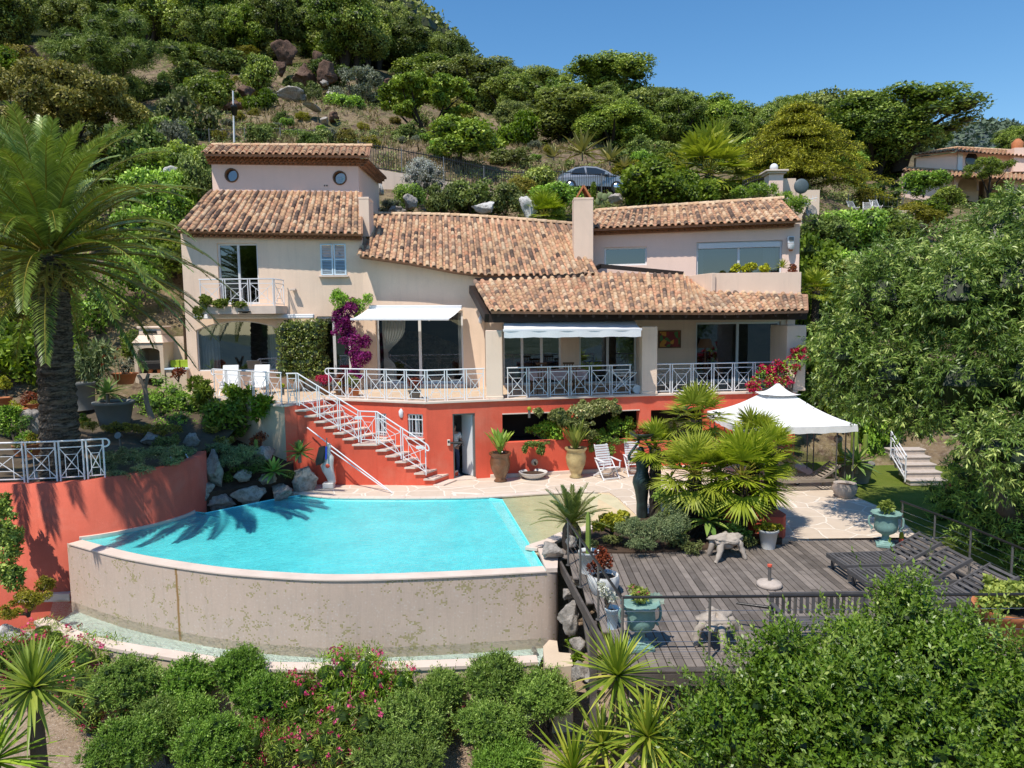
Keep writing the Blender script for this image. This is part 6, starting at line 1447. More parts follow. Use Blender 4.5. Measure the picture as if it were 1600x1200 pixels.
# ================================================================== near planting
# ---- Canary palm
def canary(px,pyc,Yv,pyb,label):
 c = PY(px,pyc,Yv); b_ = PY(98,pyb,Yv); b_ = V((b_.x +.0,Yv,b_.z)); c = V((b_.x +.12,Yv -.1,c.z)); o = thing('palm_tree',tuple(b_),label,'palm')
 mb = MB(); n,m = 48,22; vs = []; H = c.z -b_.z
 for j in range(n +1):
  u = j /n; ctr = b_.lerp(c,u)+V((0,0,-.4 if j == 0 else 0)); r = .43*(1+.22*math.exp(-u *9))*(1-.08*u)+.09*max(0,u -.8)*5
  for k in range(m):
   a = 2*math.pi *k /m +(j % 2)*math.pi /m; ph = (k +j *.5)*1.0; rr = r *(1+.055*((j % 2)*2-1)*1.0+.03*math.sin(k *2.7+j *1.3)); vs.append(ctr +V((math.cos(a)*rr,math.sin(a)*rr,.02*math.sin(k *4+j))))
 mb.add(vs,[(j *m +k,j *m +(k +1) % m,(j +1)*m +(k +1) % m,(j +1)*m +k) for j in range(n) for k in range(m)],.5)
 t = NT('palm_trunk'); w = t.world(); sc = t.n('ShaderNodeMapping',{'Vector': w,'Scale': (2.2,2.2,11)}).outputs[0]; n1 = t.noise(sc,1.6,5,.7,.6); n2 = t.noise(w,18,5,.7)
 cc = t.mix(t.map(n1,.42,.62),(.045,.036,.029),(.21,.17,.135)); cc = t.mix(t.math('MULTIPLY',t.map(n2,.5,.66),.5),cc,(.23,.20,.17)); mt = t.done(t.bsdf(col=cc,rough=.95,spec=.1,nrm=t.bump(t.math('ADD',n1,t.math('MULTIPLY',n2,.4)),1.0,.12)))
 mb.build('trunk',mt,o)
 lb,rb = LB(),MB(); N = 108
 for k in range(N):
  u = (k +.5)/N; el = math.radians(lerp(-32,84,u ** 1.0))+rnd.uniform(-.1,.1); az = k *2.399963+rnd.uniform(-.15,.15)
  L = lerp(4.3,3.25,u ** 1.5)*rnd.uniform(.9,1.08); dr = lerp(.7,1.15,math.sin(u *math.pi))*rnd.uniform(.85,1.15)*(1.0 if u > .25 else .8)
  p = c +V((math.cos(az),math.sin(az),0))*.28*(1-u)+V((0,0,.5*u -.15)); frond(lb,rb,p,az,el,L,dr,96,.46,.030,lerp(.3,.7,u),0,.5,.08,.10)
 rb.build('rachis',LF['yellow'],o); lb.build('crown',LF['palm'],o)
 lb = LB()                                     # dry skirt under the crown
 blob_leaves(lb,[((c.x,c.y,c.z -.35),(.62,.62,.45))],500,.5,.06,.5,.8,(.6,1.1),-.2,0); lb.build('dry_skirt',LF['brown'],o)
 return o
canary(78,400,18.1,742,'tall Canary date palm with thick ringed trunk at the left of the pool')
# ---- generic helpers for plants at pixels
def bush(name,blobs,n,L,W,mat,label,cat='shrub',stem=None,long=False,droop=0.0,jit=.6,flowers=None,nf=0,fs=.07,group=None,core=.5,up=.35,trunk='bark',shell=(.72,1.08),cull=.66,tip=.4,sprig=0):
 c0 = np.mean([b[0] for b in blobs],axis=0); zb = min(b[0][2]-(b[1] if not hasattr(b[1],'__len__') else b[1][2]) for b in blobs) if stem is None else stem[2]
 loc = (c0[0],c0[1],zb) if stem is None else stem; o = thing(name,tuple(float(q) for q in loc),label,cat,group); lb = LB()
 sub = []
 for c,r in blobs:
  r = r if hasattr(r,'__len__') else (r,)*3; m = max(4,int(9*(max(r)/.5) ** 1.2)); sub += lumpy(c,r,min(m,40),(.28,.45),.3,.9); sub.append((np.array(c,float),tuple(q *.62 for q in r)))
 cores(lb,sub,core)
 if sprig: blob_sprigs(lb,sub,n // 8,sprig,8,L,W,.45,.45,droop,shell,cull,.8,long)
 else: blob_leaves(lb,sub,n,L,W,jit,droop,shell,up,cull,tip,long)
 lb.build('foliage',LF[mat],o)
 mb = MB() if trunk else None
 if trunk: k = max(1,len(sub) // 7); rb_ = .03+.02*min(1.5,np.max([np.max(b[1]) for b in blobs])); branches(mb,tuple(V(loc)+V((0,0,-.1))),[tuple(s_[0]) for s_ in sub[::k]],rb_,6,0,.25); mb.build('stem',M[trunk],o)
 if flowers:
  lb = LB()
  for k in NR.choice(len(sub),max(1,nf // 8)):
   c,r = sub[k]; d = rdirs(1,.5)[0]; p = np.array(c)+np.array(r)*d *NR.uniform(.95,1.15); blob_leaves(lb,[(p,(fs,fs,fs *.8))],9,fs *.95,fs *.85,.9,0,(.3,1),.2,0)
  lb.build('flowers',LF[flowers],o)
 return o
def pb(px,py,Yv,rpx,ry=None,rz=None):
 """ellipsoid at a pixel and depth; radii given in pixels"""
 p = PY(px,py,Yv); k = Yv /FPX; r = rpx *k; return (tuple(p),(r,(ry if ry else rpx)*k,(rz if rz else rpx)*k))
# clipped olive heads in front of the basin
def clipped(i,px,py,zc,rx,ry,label):
 p = PZ(px,py,zc); k = (p -CAM).length /FPX *.77; rx,rz = rx *k,ry *k; zb = gz(p.x,p.y)
 o = thing('clipped_shrub',(p.x,p.y,zb),label,'shrub','clipped green shrubs below the pool'); bl = lumpy(tuple(p),(rx,rx *.95,rz),34,(.22,.34),.35,.8)+[(np.array(p),(rx *.8,rx *.8,rz *.75))]
 lb = LB(); cores(lb,bl,.74); blob_sprigs(lb,bl,1900,.11,7,.064,.021,.5,.5,0,(.82,1.04),.6); blob_sprigs(lb,bl,130,.24,10,.062,.020,.45,.8,0,(.86,1.0),.6); lb.build('foliage',LF['clip'],o)
 mb = MB(); branches(mb,(p.x +.1,p.y +.1,zb -.15),[(p.x +rx *a,p.y +b_,p.z -rz *.3) for a,b_ in ((.3,.2),(-.4,-.1),(.0,.3))],.055,7,0,.4); mb.build('stem',M['bark_dark'],o)
for i,a in enumerate(((203,1072,-1.55,56,42,'clipped shrub nearest the red oleanders, left end of the upper row'),(292,1068,-1.6,42,36,'small clipped shrub second from the left in the upper row'),(372,1048,-1.4,44,32,'clipped shrub overlapping the basin wall, third in the upper row'),(420,1092,-1.7,58,40,'wide clipped shrub just below the third one of the upper row'),(333,1168,-1.95,66,46,'large clipped shrub at the bottom edge, left of the oleander'),(200,1172,-1.95,62,40,'clipped shrub at the bottom edge beside the left yucca'),(248,1130,-1.9,42,30,'low clipped shrub in the middle of the left cluster'),(305,1118,-1.9,34,26,'smallest clipped shrub of the left cluster'),
 (772,1058,-1.5,58,40,'clipped shrub touching the basin wall near its right end'),(850,1088,-1.65,58,40,'clipped shrub nearest the deck stilt'),(692,1082,-1.7,44,36,'clipped shrub directly right of the tall oleander'),(640,1128,-1.85,68,44,'wide clipped shrub in the middle of the right cluster'),(766,1138,-1.9,58,42,'clipped shrub in front of the trunk gap in the right cluster'),(625,1182,-2.1,92,36,'widest clipped shrub at the bottom edge'),(792,1192,-2.15,66,30,'clipped shrub at the bottom edge left of the yuccas'))): clipped(i,*a[:5],a[5])
# oleanders with pink flowers
OLE = shrub_proto('oleander',1.0,1.6,26,3600,.15,'oleander',asp=.16,jit=.8,flowers='pink',nf=480,fs=.095,up=.5)
OLE['category'] = 'shrub'
def ole(px,py,zt,s,label,sc=None):
 p = PZ(px,py,zt); zb = gz(p.x,p.y) if p.y < 17 else zt -1.6; h = (zt -zb)/1.5; return place(OLE,p.x,p.y,1,rnd.uniform(0,6.28),label,'pink flowering oleanders',0,(s,s,h),z=zb)
OL = ((60,990,-1.30,0.83,'oleander at the left edge above the yucca'),(120,1010,-1.30,0.78,'oleander covering the left end of the basin lip'),(15,1010,-1.25,0.72,'oleander cut by the left picture edge'),(150,1060,-1.55,0.61,'low oleander between the left yucca and the first clipped shrub'),(545,1028,-1.15,0.73,'tallest oleander in front of the basin, top above the lip'),(605,1050,-1.30,0.60,'oleander right beside the tallest one'),(480,1060,-1.40,0.65,'oleander left of the tallest one'),(560,1105,-1.60,0.73,'full oleander below the tallest one'),(490,1140,-1.80,0.69,'oleander at the bottom edge with many blooms'),(205,1110,-1.90,0.39,'small oleander blooming under the first clipped shrub'),(400,1140,-1.80,0.43,'small oleander between the two clipped clusters'),(700,1110,-1.90,0.43,'low oleander tucked between the right clipped shrubs'))
for a in OL: ole(*a[:4],a[4])
# yuccas
def yucca(px,py,Yv,L,n,label,trunk=.8,seed=1,dead=True,W=.05,mat='yucca'):
 c = PY(px,py,Yv); o = thing('yucca',(c.x,c.y,c.z -trunk),label,'yucca','spiky yuccas in the front garden'); mb = MB(); rosette(mb,c,n,L,W,-35,86,.28,seed,.2,.15,4); mb.build('leaves',LF[mat],o)
 mb = MB(); mb.tube([c +V((0,0,-trunk)),c +V((0,0,-.0))],[.10,.08],9); mb.build('trunk',M['bark'],o)
 if dead: mb = MB(); rosette(mb,c +V((0,0,-.1)),26,L *.8,W *.8,-82,-38,.2,seed +5,.2,.2,3); mb.build('dead_leaves',LF['grass'],o)
yucca(52,1075,8.6,.86,96,'big yucca with stout trunk at the lower left',1.3,1,False,.055,'oleander'); yucca(-12,1190,8.2,.9,80,'yucca cut by the lower left corner',1.2,2,False,.055,'oleander')
yucca(965,1056,8.9,.80,92,'tall yucca in front of the deck corner with hanging dry leaves',1.6,3); yucca(1012,1152,8.3,.74,84,'yucca at the bottom edge beside the big bush',1.1,4); yucca(895,1205,8.4,.75,70,'low pale yucca at the bottom edge under the deck stilt',.7,5); yucca(940,1165,8.6,.7,60,'yucca with yellow old leaves between the other two',.9,6)
# big bush at the lower right
BB = [pb(1420,975,8.7,56,54,62),pb(1400,1060,8.4,120,90,90),pb(1250,1080,8.3,110,90,80),pb(1530,1070,8.2,110,90,85),pb(1160,1130,8.2,100,90,70),pb(1290,1190,7.9,150,110,90),pb(1500,1180,7.8,150,110,100),pb(1110,1190,8.1,90,80,60),pb(1390,1130,7.7,130,90,90),pb(1590,1120,8.0,90,80,80),pb(1330,1010,8.5,60,55,45),pb(1475,1010,8.4,70,60,50)]
c0 = PY(1380,1200,8.2)
o = bush('pittosporum_bush',BB,100000,.080,.034,'bush','big leafy bush in the lower right corner hiding the deck edge',stem=(c0.x,8.2,-3.4),core=.46,jit=.7,sprig=.20,shell=(.72,1.14))
o.name = 'leafy_bush'
lb = LB(); mb = MB()                                  # loose shoots standing out of the top
for (a,b_,Yv) in ((1428,895,8.7),(1425,925,8.7),(1385,940,8.7),(1450,935,8.6),(1340,970,8.5),(1225,1005,8.3),(1520,970,8.3),(1590,1000,8.1),(1100,1075,8.2),(1470,960,8.5),(1290,1000,8.4),(1160,1050,8.2),(1365,915,8.7),(1400,905,8.7),(1560,985,8.2),(1535,1000,8.3),(1250,1010,8.3)):
 tp = PY(a,b_,Yv); bs = tp +V((rnd.uniform(-.12,.12),rnd.uniform(-.1,.1),-.62)); pts = smooth_pts([bs,bs.lerp(tp,.5)+V((rnd.uniform(-.05,.05),0,0)),tp],12); mb.tube(pts,[.008*(1-.8*i /12) for i in range(13)],4)
 for i,p in enumerate(pts):
  m = 7; P = np.repeat(np.array([tuple(p)]),m,0); lb.leaves(P,rdirs(m,.5),rdirs(m,.6),NR.uniform(.05,.085,m),.03,NR.uniform(.3,1,m))
blob_sprigs(lb,[(b[0],tuple(q *.95 for q in b[1])) for b in BB],760,.50,18,.080,.030,.35,.75,0,(.92,1.05),.9,.85)
mb.build('shoot_stems',M['bark'],o); lb.build('shoots',LF['bush'],o)
# drooping leaf tree at the right
EB = [pb(1600,345,16.6,70,70,55),pb(1490,412,17.2,80,75,66),pb(1572,378,16.6,90,85,72),pb(1390,470,17.0,90,80,90),pb(1500,470,15.8,120,95,110),pb(1600,450,15.4,120,100,110),pb(1320,560,17.2,60,60,85),pb(1400,590,16.2,90,75,90),pb(1510,600,15.0,110,90,90),pb(1610,600,14.6,100,85,100),pb(1345,612,17.4,42,40,45),pb(1430,640,16.2,60,50,40),pb(1550,700,13.8,60,55,50),pb(1600,720,13.6,70,60,70),pb(1680,520,15.0,110,95,160),pb(1650,380,16.4,100,90,90),pb(1425,440,17.4,62,56,56)]
tb = PZ(1640,870,-.1); tb = V((tb.x,tb.y +.4,-.3))
o = thing('drooping_tree',tuple(tb),'big evergreen tree with long drooping leaves at the right edge','tree'); sub = []
for c,r in EB: sub += lumpy(c,r,26,(.2,.34),.25,.9); sub.append((np.array(c),tuple(q *.6 for q in r)))
lb = LB(); cores(lb,[(np.array(c),tuple(q *.5 for q in r)) for c,r in EB],1.0,0); blob_sprigs(lb,sub,19000,.24,8,.135,.030,.5,.15,.38,(.84,1.08),.82,.75,True,.45); lb.build('crown',LF['euc'],o)
mb = MB(); f1 = PY(1555,770,14.6); f2 = PY(1500,600,15.4); f3 = PY(1620,560,15.4)
mb.tube(smooth_pts([tb,tb.lerp(f1,.5)+V((.1,0,.1)),f1,f2],12),[.26-.014*i for i in range(13)],10); mb.tube(smooth_pts([tb.lerp(f1,.55),f3,PY(1620,420,15.8)],10),[.17-.012*i for i in range(11)],9); mb.tube(smooth_pts([f1,PY(1440,560,16.2),PY(1400,450,17)],8),[.11-.01*i for i in range(9)],8)
mb.build('trunk',M['bark'],o)
# dark oleander hedge under that tree
bush('oleander_hedge',[pb(1545,845,15.6,60,44,85),pb(1600,800,15.0,80,60,120),pb(1490,790,18.0,42,40,75),pb(1640,890,14.2,60,50,80),pb(1520,760,16.8,40,38,70)],15000,.16,.026,'dark','dark oleander hedge with few pink flowers beside the deck railing',jit=.8,flowers='pink',nf=70,fs=.07)
# bougainvilleas, hedge and creepers on the house
bush('bougainvillea',[pb(548,482,26.9,22,12,16),pb(535,512,26.8,20,12,18),pb(552,535,26.8,23,12,22),pb(562,562,26.7,21,12,20),pb(552,588,26.7,19,12,14),pb(528,495,26.9,14,10,16),pb(572,535,26.8,10,8,16)],6500,.075,.06,'magenta','purple bougainvillea climbing the cream wall left of the open awning',stem=tuple(PY(556,606,26.9)),jit=.9,core=.3)
bush('climbing_shoots',[pb(530,468,26.95,22,12,18),pb(562,478,26.95,16,10,16),pb(575,468,27.0,12,8,10)],2600,.08,.04,'dark','leafy dark shoots at the top of the purple bougainvillea',jit=.9,core=.2)
bush('magenta_bougainvillea',[pb(1195,590,24.3,22,12,20),pb(1228,580,24.2,20,12,24),pb(1248,563,24.3,14,10,22),pb(1180,605,24.2,12,9,10),pb(1212,598,24.1,22,12,14)],1500,.08,.045,'dark','crimson bougainvillea spilling over the right end of the porch railing',stem=(9.7,24.5,2.6),jit=.9,core=.25,flowers='redf',nf=2000,fs=.085)
hb = LW.sz(472,545); o = thing('clipped_hedge',tuple(PY(472,600,26.3)),'clipped glossy hedge block against the wall right of the arched window','hedge'); lb = LB()
c = PY(472,546,26.4); bl = [((c.x +a *.25,26.5+b_ *.2,c.z +d *.25),(.26,.24,.26)) for a in (-2.4,-1.2,0,1.2,2.4) for b_ in (-1,1) for d in (-3.3,-2,-.7,.7,2,3.2)]; bl = [(np.array(q[0])+NR.normal(size=3)*.04,q[1]) for q in bl]
cores(lb,bl,.8); blob_leaves(lb,bl,9000,.085,.055,.7,0,(.8,1.12),.2,.6); lb.build('foliage',LF['hedge'],o); mb = MB(); mb.tube([(c.x,26.5,T),(c.x,26.5,c.z)],.04,6); mb.build('stem',M['bark'],o)
bush('balcony_creeper',[pb(322,472,26.2,14,10,14),pb(345,474,26.1,16,10,8),pb(312,490,26.2,9,8,14),pb(375,476,26.1,14,8,5)],2600,.09,.065,'bright','fresh green creeper at the left end of the small upper balcony',jit=.8,core=.2,trunk=None)
bush('flowering_creeper',[pb(915,642,23.3,40,8,18),pb(872,648,23.2,22,7,13),pb(900,664,23.3,30,8,14),pb(948,634,23.4,26,7,11),pb(842,644,23.1,10,6,6),pb(920,678,23.3,18,6,9),pb(885,660,23.2,20,7,10),pb(962,640,23.5,14,6,8)],9000,.075,.06,'ivy','pale flowering creeper hanging from the terrace edge over the red wall openings',jit=.9,core=.25,flowers='white',nf=120,fs=.035,trunk=None)
for a in (([pb(850,672,24.0,30,14,16),pb(868,685,23.9,20,10,12)],'dark leafy plant filling the left opening in the red wall'),([pb(970,668,24.4,34,14,18),pb(935,680,24.3,22,10,14)],'dark leafy plant filling the right opening in the red wall')): bush('niche_plant',a[0],2200,.09,.05,'dark',a[1],jit=.8,core=.4)
for a in (([pb(835,694,23.2,26,6,5),pb(845,704,23.15,8,5,10),pb(820,702,23.15,4,4,10)],'maquis','trailing plant hanging from the sill of the left red wall opening'),([pb(950,690,23.6,40,8,7),pb(955,704,23.55,8,5,12),pb(925,700,23.5,7,5,8)],'dark','trailing plant hanging from the sill of the right red wall opening')): bush('trailing_plant',a[0],1300,.07,.05,a[1],a[2],jit=.9,core=.2,trunk=None)
bush('balcony_plants',[pb(1150,420,26.1,12,8,6),pb(1172,418,26.1,14,8,7),pb(1195,420,26.1,12,8,6)],900,.09,.07,'aeon','lime green succulents in the balcony planter of the right wing',jit=.6,core=.3,trunk=None)
bush('red_succulent',[pb(1238,422,26.0,10,8,8),pb(1243,432,25.95,7,6,8)],600,.07,.04,'rust','reddish trailing succulent at the right corner of the balcony planter',core=.2,trunk=None)
mb = MB(); c = PY(1222,418,26.1); o = thing('balcony_yucca',tuple(c),'small spiky yucca in the balcony planter of the right wing','yucca'); rosette(mb,c,30,.42,.05,-10,85,.3,4); mb.build('leaves',LF['yucca'],o)
# ---- planter behind the red retaining wall
bedp = [(p.x,p.y) for p in RWi]; mb = MB(); K = 14; n = len(bedp); vs = []
def bed_z(x,y,j): return lerp(1.28,2.4,(j /K) ** 1.2)+.08*math.sin(x *3+y *2)
for j in range(K +1):
 for i,p in enumerate(bedp):
  tx,ty = lerp(-24,-8.6,i /(n -1)),lerp(26.5,24.2,i /(n -1)); x,y = lerp(p[0],tx,j /K),lerp(p[1],ty,j /K); vs.append((x,y,bed_z(x,y,j)))
mb.add(vs,[(j *n +i,j *n +i +1,(j +1)*n +i +1,(j +1)*n +i) for j in range(K) for i in range(n -1)],.5,True); struct('garden_bed',mb,rough_mat('bed_soil',(.10,.075,.05),.95,.3,3,.8,40,dirt=(.075,.085,.02),dirt_amt=.8))
mb = MB(); mb.prism([(-9.0,20.3),(-8.0,21.2),(-6.9,22.0),(-7.1,22.6),(-9.0,24.0),(-9.9,22.4)],-.6,.35,top=lambda x,y: .3+max(0,(y -21.3))*.45); struct('rock_garden',mb,M['soil'])
for a in (([pb(262,630,24.2,48,34,40),pb(300,640,24,36,30,34),pb(235,645,24.2,26,24,28),pb(285,665,23.2,42,28,20)],7500,.10,.03,'dark','large dark round shrub behind the forked dead branch'),
          ([pb(318,615,24.0,20,16,22),pb(305,600,24.3,14,12,14)],1600,.16,.05,'bright','light green upright shrub beside the large dark one'),
          ([pb(350,655,22.9,34,26,32),pb(372,640,23,18,16,18)],1900,.16,.075,'oakb','leafy shrub with hand shaped leaves left of the cream flank wall'),
          ([pb(378,618,23.4,26,18,12),pb(360,612,23.4,14,12,9)],900,.17,.07,'bright','bright lobed leaves in front of the white reclining chairs'),
          ([pb(412,630,22.6,22,16,13),pb(402,645,22.6,14,12,10)],800,.17,.07,'bright','bright lobed shrub hanging over the cream flank wall'),
          ([pb(165,722,18.3,34,14,14),pb(200,716,18.5,40,16,16),pb(245,708,19.0,36,16,16),pb(145,746,17.6,14,8,9),pb(180,742,17.8,30,9,10),pb(220,734,18.1,30,10,10),pb(265,722,18.8,26,10,10),pb(290,706,19.4,20,10,12)],12000,.07,.012,'sage','rosemary spilling over the top of the red retaining wall'),
          ([pb(275,715,20.4,26,14,14),pb(262,690,20.8,30,18,10)],2600,.07,.03,'maquis','low mixed ground cover by the pool ladder'),
          ([pb(190,668,21.5,50,26,8),pb(250,672,21.8,50,26,8),pb(140,665,21.5,20,20,8)],6000,.06,.02,'yellow','yellow green moss like ground cover under the grey pot'),
          ([pb(128,655,21.8,12,10,10)],500,.06,.03,'bright','lime green tuft beside the palm trunk'),
          ([pb(340,700,21.4,30,16,10),pb(380,705,21.3,30,16,12),pb(360,720,21.2,30,14,10)],4200,.10,.012,'sage','grassy blue green cushion among the pool rocks'),
          ([pb(345,690,22.0,28,16,8),pb(330,672,22.4,18,14,8)],1800,.05,.02,'yellow','yellowish ground cover behind the pool rocks'),
          ([pb(345,748,21.2,34,14,9),pb(385,735,21.4,30,14,9),pb(420,728,21.7,24,12,9),pb(318,760,20.6,16,10,8),pb(455,742,21.8,16,10,8)],4200,.06,.022,'maquis','low green ground cover growing between the pool rocks'),
          ([pb(370,715,21.7,26,14,12),pb(400,722,21.6,20,12,10)],2200,.09,.014,'sage','grassy tuft below the little column cactus'),
          ([pb(400,690,22.0,16,10,14),pb(412,682,22.2,10,8,8)],700,.06,.03,'rust','russet plant behind the little column cactus'),
          ([pb(25,480,29,46,30,60),pb(10,420,29.5,40,30,40),pb(50,440,30,30,26,36)],6500,.14,.07,'yellow','sunlit yellow green tree behind the palm trunk at the left edge'),
          ([pb(15,560,27,34,26,26),pb(50,545,27.5,34,26,22)],4000,.12,.06,'dark','dark shrub below the yellow green tree at the left edge'),
          ([pb(10,660,21.5,30,20,30),pb(38,690,21.2,18,14,14)],3200,.08,.04,'dark','dark leafy shrub at the left edge above the curved railing'),
          ([pb(8,600,24,12,10,14)],700,.07,.04,'aeon','yellow succulent in a pot at the left edge'),
          ([pb(205,540,28.0,20,16,26),pb(225,555,28,14,12,16)],1800,.11,.05,'bright','green shrub left of the barbecue with a pink bloom'),
          ([pb(140,575,24.8,20,14,36),pb(160,560,24.8,16,12,30)],1600,.34,.055,'sage','tall strelitzia clump with orange flowers behind the palm trunk'),
          ([pb(95,490,28,60,24,60),pb(150,470,29,50,24,60),pb(210,440,30,50,26,60),pb(250,400,32,50,26,50),pb(270,330,34,40,24,50)],9000,.16,.08,'dark','dark leafy bank between the palm and the left house wall'),
          ([pb(12,850,16.2,26,14,60),pb(20,905,15.8,26,14,30),pb(0,800,16.4,22,14,30)],4200,.10,.05,'dark','dark climber on the red retaining wall at the left edge'),
          ([pb(45,935,15.6,36,16,18),pb(70,915,16.3,24,12,14),pb(10,960,15.2,30,14,12)],4500,.06,.025,'yellow','yellow green low plant at the foot of the red retaining wall')):
 bush('garden_shrub' if 'ground cover' not in a[5] and 'cushion' not in a[5] else 'ground_cover',a[0],a[1],a[2],a[3],a[4],a[5],jit=.8,core=.45,trunk=None if ('climber' in a[5] or 'ground cover' in a[5] or 'rosemary' in a[5] or 'hanging' in a[5]) else 'bark',cat='shrub' if 'ground cover' not in a[5] else 'ground cover')
for (px,py,Yv,n) in ((158,545,24.6,1),(182,548,24.5,2),(160,560,24.4,3),(178,562,24.4,4),(158,573,24.3,5),(140,548,24.6,6)):
 c = PY(px,py,Yv); mb = MB(); o = thing('strelitzia_flower',tuple(c),'orange bird of paradise bloom standing above the strelitzia leaves','flower','orange strelitzia blooms');
 for k in range(5): strap(mb,c,(math.cos(k *.5-1),.2,.5+.3*k),.17,.05,.1,.5,3)
 mb.build('petals',M['terracotta'],o); mb = MB(); mb.tube([c,c +V((0,.1,-1.0))],.012,5); mb.build('stalk',LF['sage'],o)
# agaves on the rocks
def agave(px,py,Yv,L,n,mat,label,W=.11,seed=1,stem=.0,e0=-25,droop=.35):
 c = PY(px,py,Yv); o = thing('agave',tuple(c -V((0,0,stem))),label,'agave'); mb = MB(); rosette(mb,c,n,L,W,e0,86,droop,seed,.22,.12,5); mb.build('leaves',LF[mat],o)
 if stem: mb = MB(); mb.tube([c -V((0,0,stem)),c],[.06,.05],8); mb.build('stem',M['bark_pale'],o)
 return o
agave(468,708,21.9,.52,30,'agave','fresh green agave perched on the rock beside the staircase wall',.13,1,.3); agave(428,738,21.3,.58,34,'agave','fresh green agave above the pool rocks, lower of the pair',.13,2,.3)
agave(168,615,22.4,.62,26,'agave','large blue green agave in the big grey pot behind the palm',.17,3,.35); agave(1107,815,16.1,.66,34,'agave','large deep green agave beside the dwarf fan palms',.17,4,.3)
agave(1338,725,21.3,.72,32,'agave','pale green agave in the large pot on the lawn by the gazebo',.14,5,.3); agave(1325,758,20.6,.38,22,'agave','small agave in the low pot next to the gazebo post',.10,6,.15)
agave(910,240,52,2.1,30,'agave_y','large striped agave above the parked car',.30,7,.5,-5,.25); agave(953,252,50,1.6,26,'agave_y','second striped agave right of the large one',.26,8,.3,-5,.3); agave(865,246,50,1.1,20,'agave_y','small pale agave left of the large striped one',.2,9,.2,0,.3); agave(975,262,48,1.0,20,'agave_y','pale agave low down between scrub and the second striped one',.2,10,.2,0,.3); agave(265,252,40,.9,18,'agave_y','pale agave left of the tower',.18,11,.2,0,.3)
# fan palms
def fan_palm(name,px,py,Yv,R,n,label,pyb=None,seed=3,mat='fan',el0=-45,stalk=.55,blades=26,group=None,base=None,bw=.05):
 c = PY(px,py,Yv); b_ = V((c.x,c.y,base if base is not None else PY(px,pyb,Yv).z)); o = thing(name,tuple(b_),label,'palm',group); lb,sb = LB(),MB(); r_ = random.Random(seed)
 for k in range(n):
  u = (k +.5)/n; el = math.radians(lerp(el0,84,u))+r_.uniform(-.15,.15); az = k *2.399963+r_.uniform(-.2,.2); d = V((math.cos(el)*math.cos(az),math.cos(el)*math.sin(az),math.sin(el))); L = R *stalk *r_.uniform(.8,1.15); e = c +d *L +V((0,0,-.12*L *(1-u)))
  sb.tube([c,c.lerp(e,.6)+V((0,0,.03)),e],[.014*R,.011*R,.008*R],4,.6,False); d2 = (d +V((0,0,-.25*(1-u)))).normalized(); fan_leaf(lb,e,d2,R *.62*r_.uniform(.85,1.1),blades,lerp(.35,.7,u)+r_.uniform(-.12,.12),2.9,.35,w=R *bw)
 lb.build('fronds',LF[mat],o); sb.build('stalks',LF['yellow'],o); mb = MB(); m = 12; K = 16; vs = []; H = c.z -b_.z
 for j in range(K +1):
  for k in range(m): a = 2*math.pi *k /m; rr = (.11 if R < 1.6 else .2)*(1.1+.35*((j +k) % 2)); vs.append(V((b_.x,b_.y,b_.z -.1)).lerp(c,j /K)+V((math.cos(a)*rr,math.sin(a)*rr,0)))
 mb.add(vs,[(j *m +k,j *m +(k +1) % m,(j +1)*m +(k +1) % m,(j +1)*m +k) for j in range(K) for k in range(m)],.5); mb.build('trunk',M['bark_dark'],o); return o
G_F = 'dwarf fan palms of the deck bed'
fan_palm('fan_palm',1085,742,16.6,1.05,34,'dwarf fan palm left front in the bed, beside the bronze statue',base=0,seed=1,group=G_F); fan_palm('fan_palm',1160,745,16.4,1.16,38,'widest dwarf fan palm at the right front of the bed',base=0,seed=2,group=G_F); fan_palm('fan_palm',1088,655,17.9,.92,26,'tallest dwarf fan palm at the back of the bed, in front of the red wall',base=0,seed=3,group=G_F); fan_palm('fan_palm',1178,686,17.6,.8,22,'dwarf fan palm at the back right, crown before the gazebo canopy',base=0,seed=4,group=G_F); fan_palm('fan_palm',1024,700,18.2,.75,26,'small dwarf fan palm behind the bronze statue',base=0,seed=5,group=G_F); fan_palm('fan_palm',1205,705,17.0,.75,24,'small dwarf fan palm at the right flank of the bed',base=0,seed=6,group=G_F)
fan_palm('fan_palm',1108,272,44,2.3,46,'Washington fan palm with pale hanging leaves above the right roof ridge',312,7,'fan',-60,.75,20,bw=.09); fan_palm('fan_palm',850,338,36,1.25,26,'young fan palm just behind the central roof ridge',352,8,'fan',-20); fan_palm('fan_palm',1275,455,28.2,.9,20,'spiky fan leaves in the shrubs right of the porch roof',500,9,'fan',-20)
# cycad at the pool rim
c = PY(893,818,15.9); o = thing('cycad',(c.x,c.y,0),'sago cycad with dark trunk at the corner of the pool beach','cycad'); lb,rb = LB(),MB(); c = V((c.x,c.y,.58))
for k in range(34):
 u = (k +.5)/34; frond(lb,rb,c,k *2.399963,math.radians(lerp(5,80,u)),rnd.uniform(.85,1.0),lerp(.75,.3,u),46,.17,.016,.5,0,.55,.08,0)
lb.build('fronds',LF['cycad'],o); rb.build('rachis',LF['yellow'],o); mb = MB(); mb.lathe([(.20,0),(.23,.2),(.20,.45),(.13,.60)],(c.x,c.y,0),16,wave=lambda a,z: .10*math.sin(a *7+z *30)); mb.build('trunk',M['bark_dark'],o)
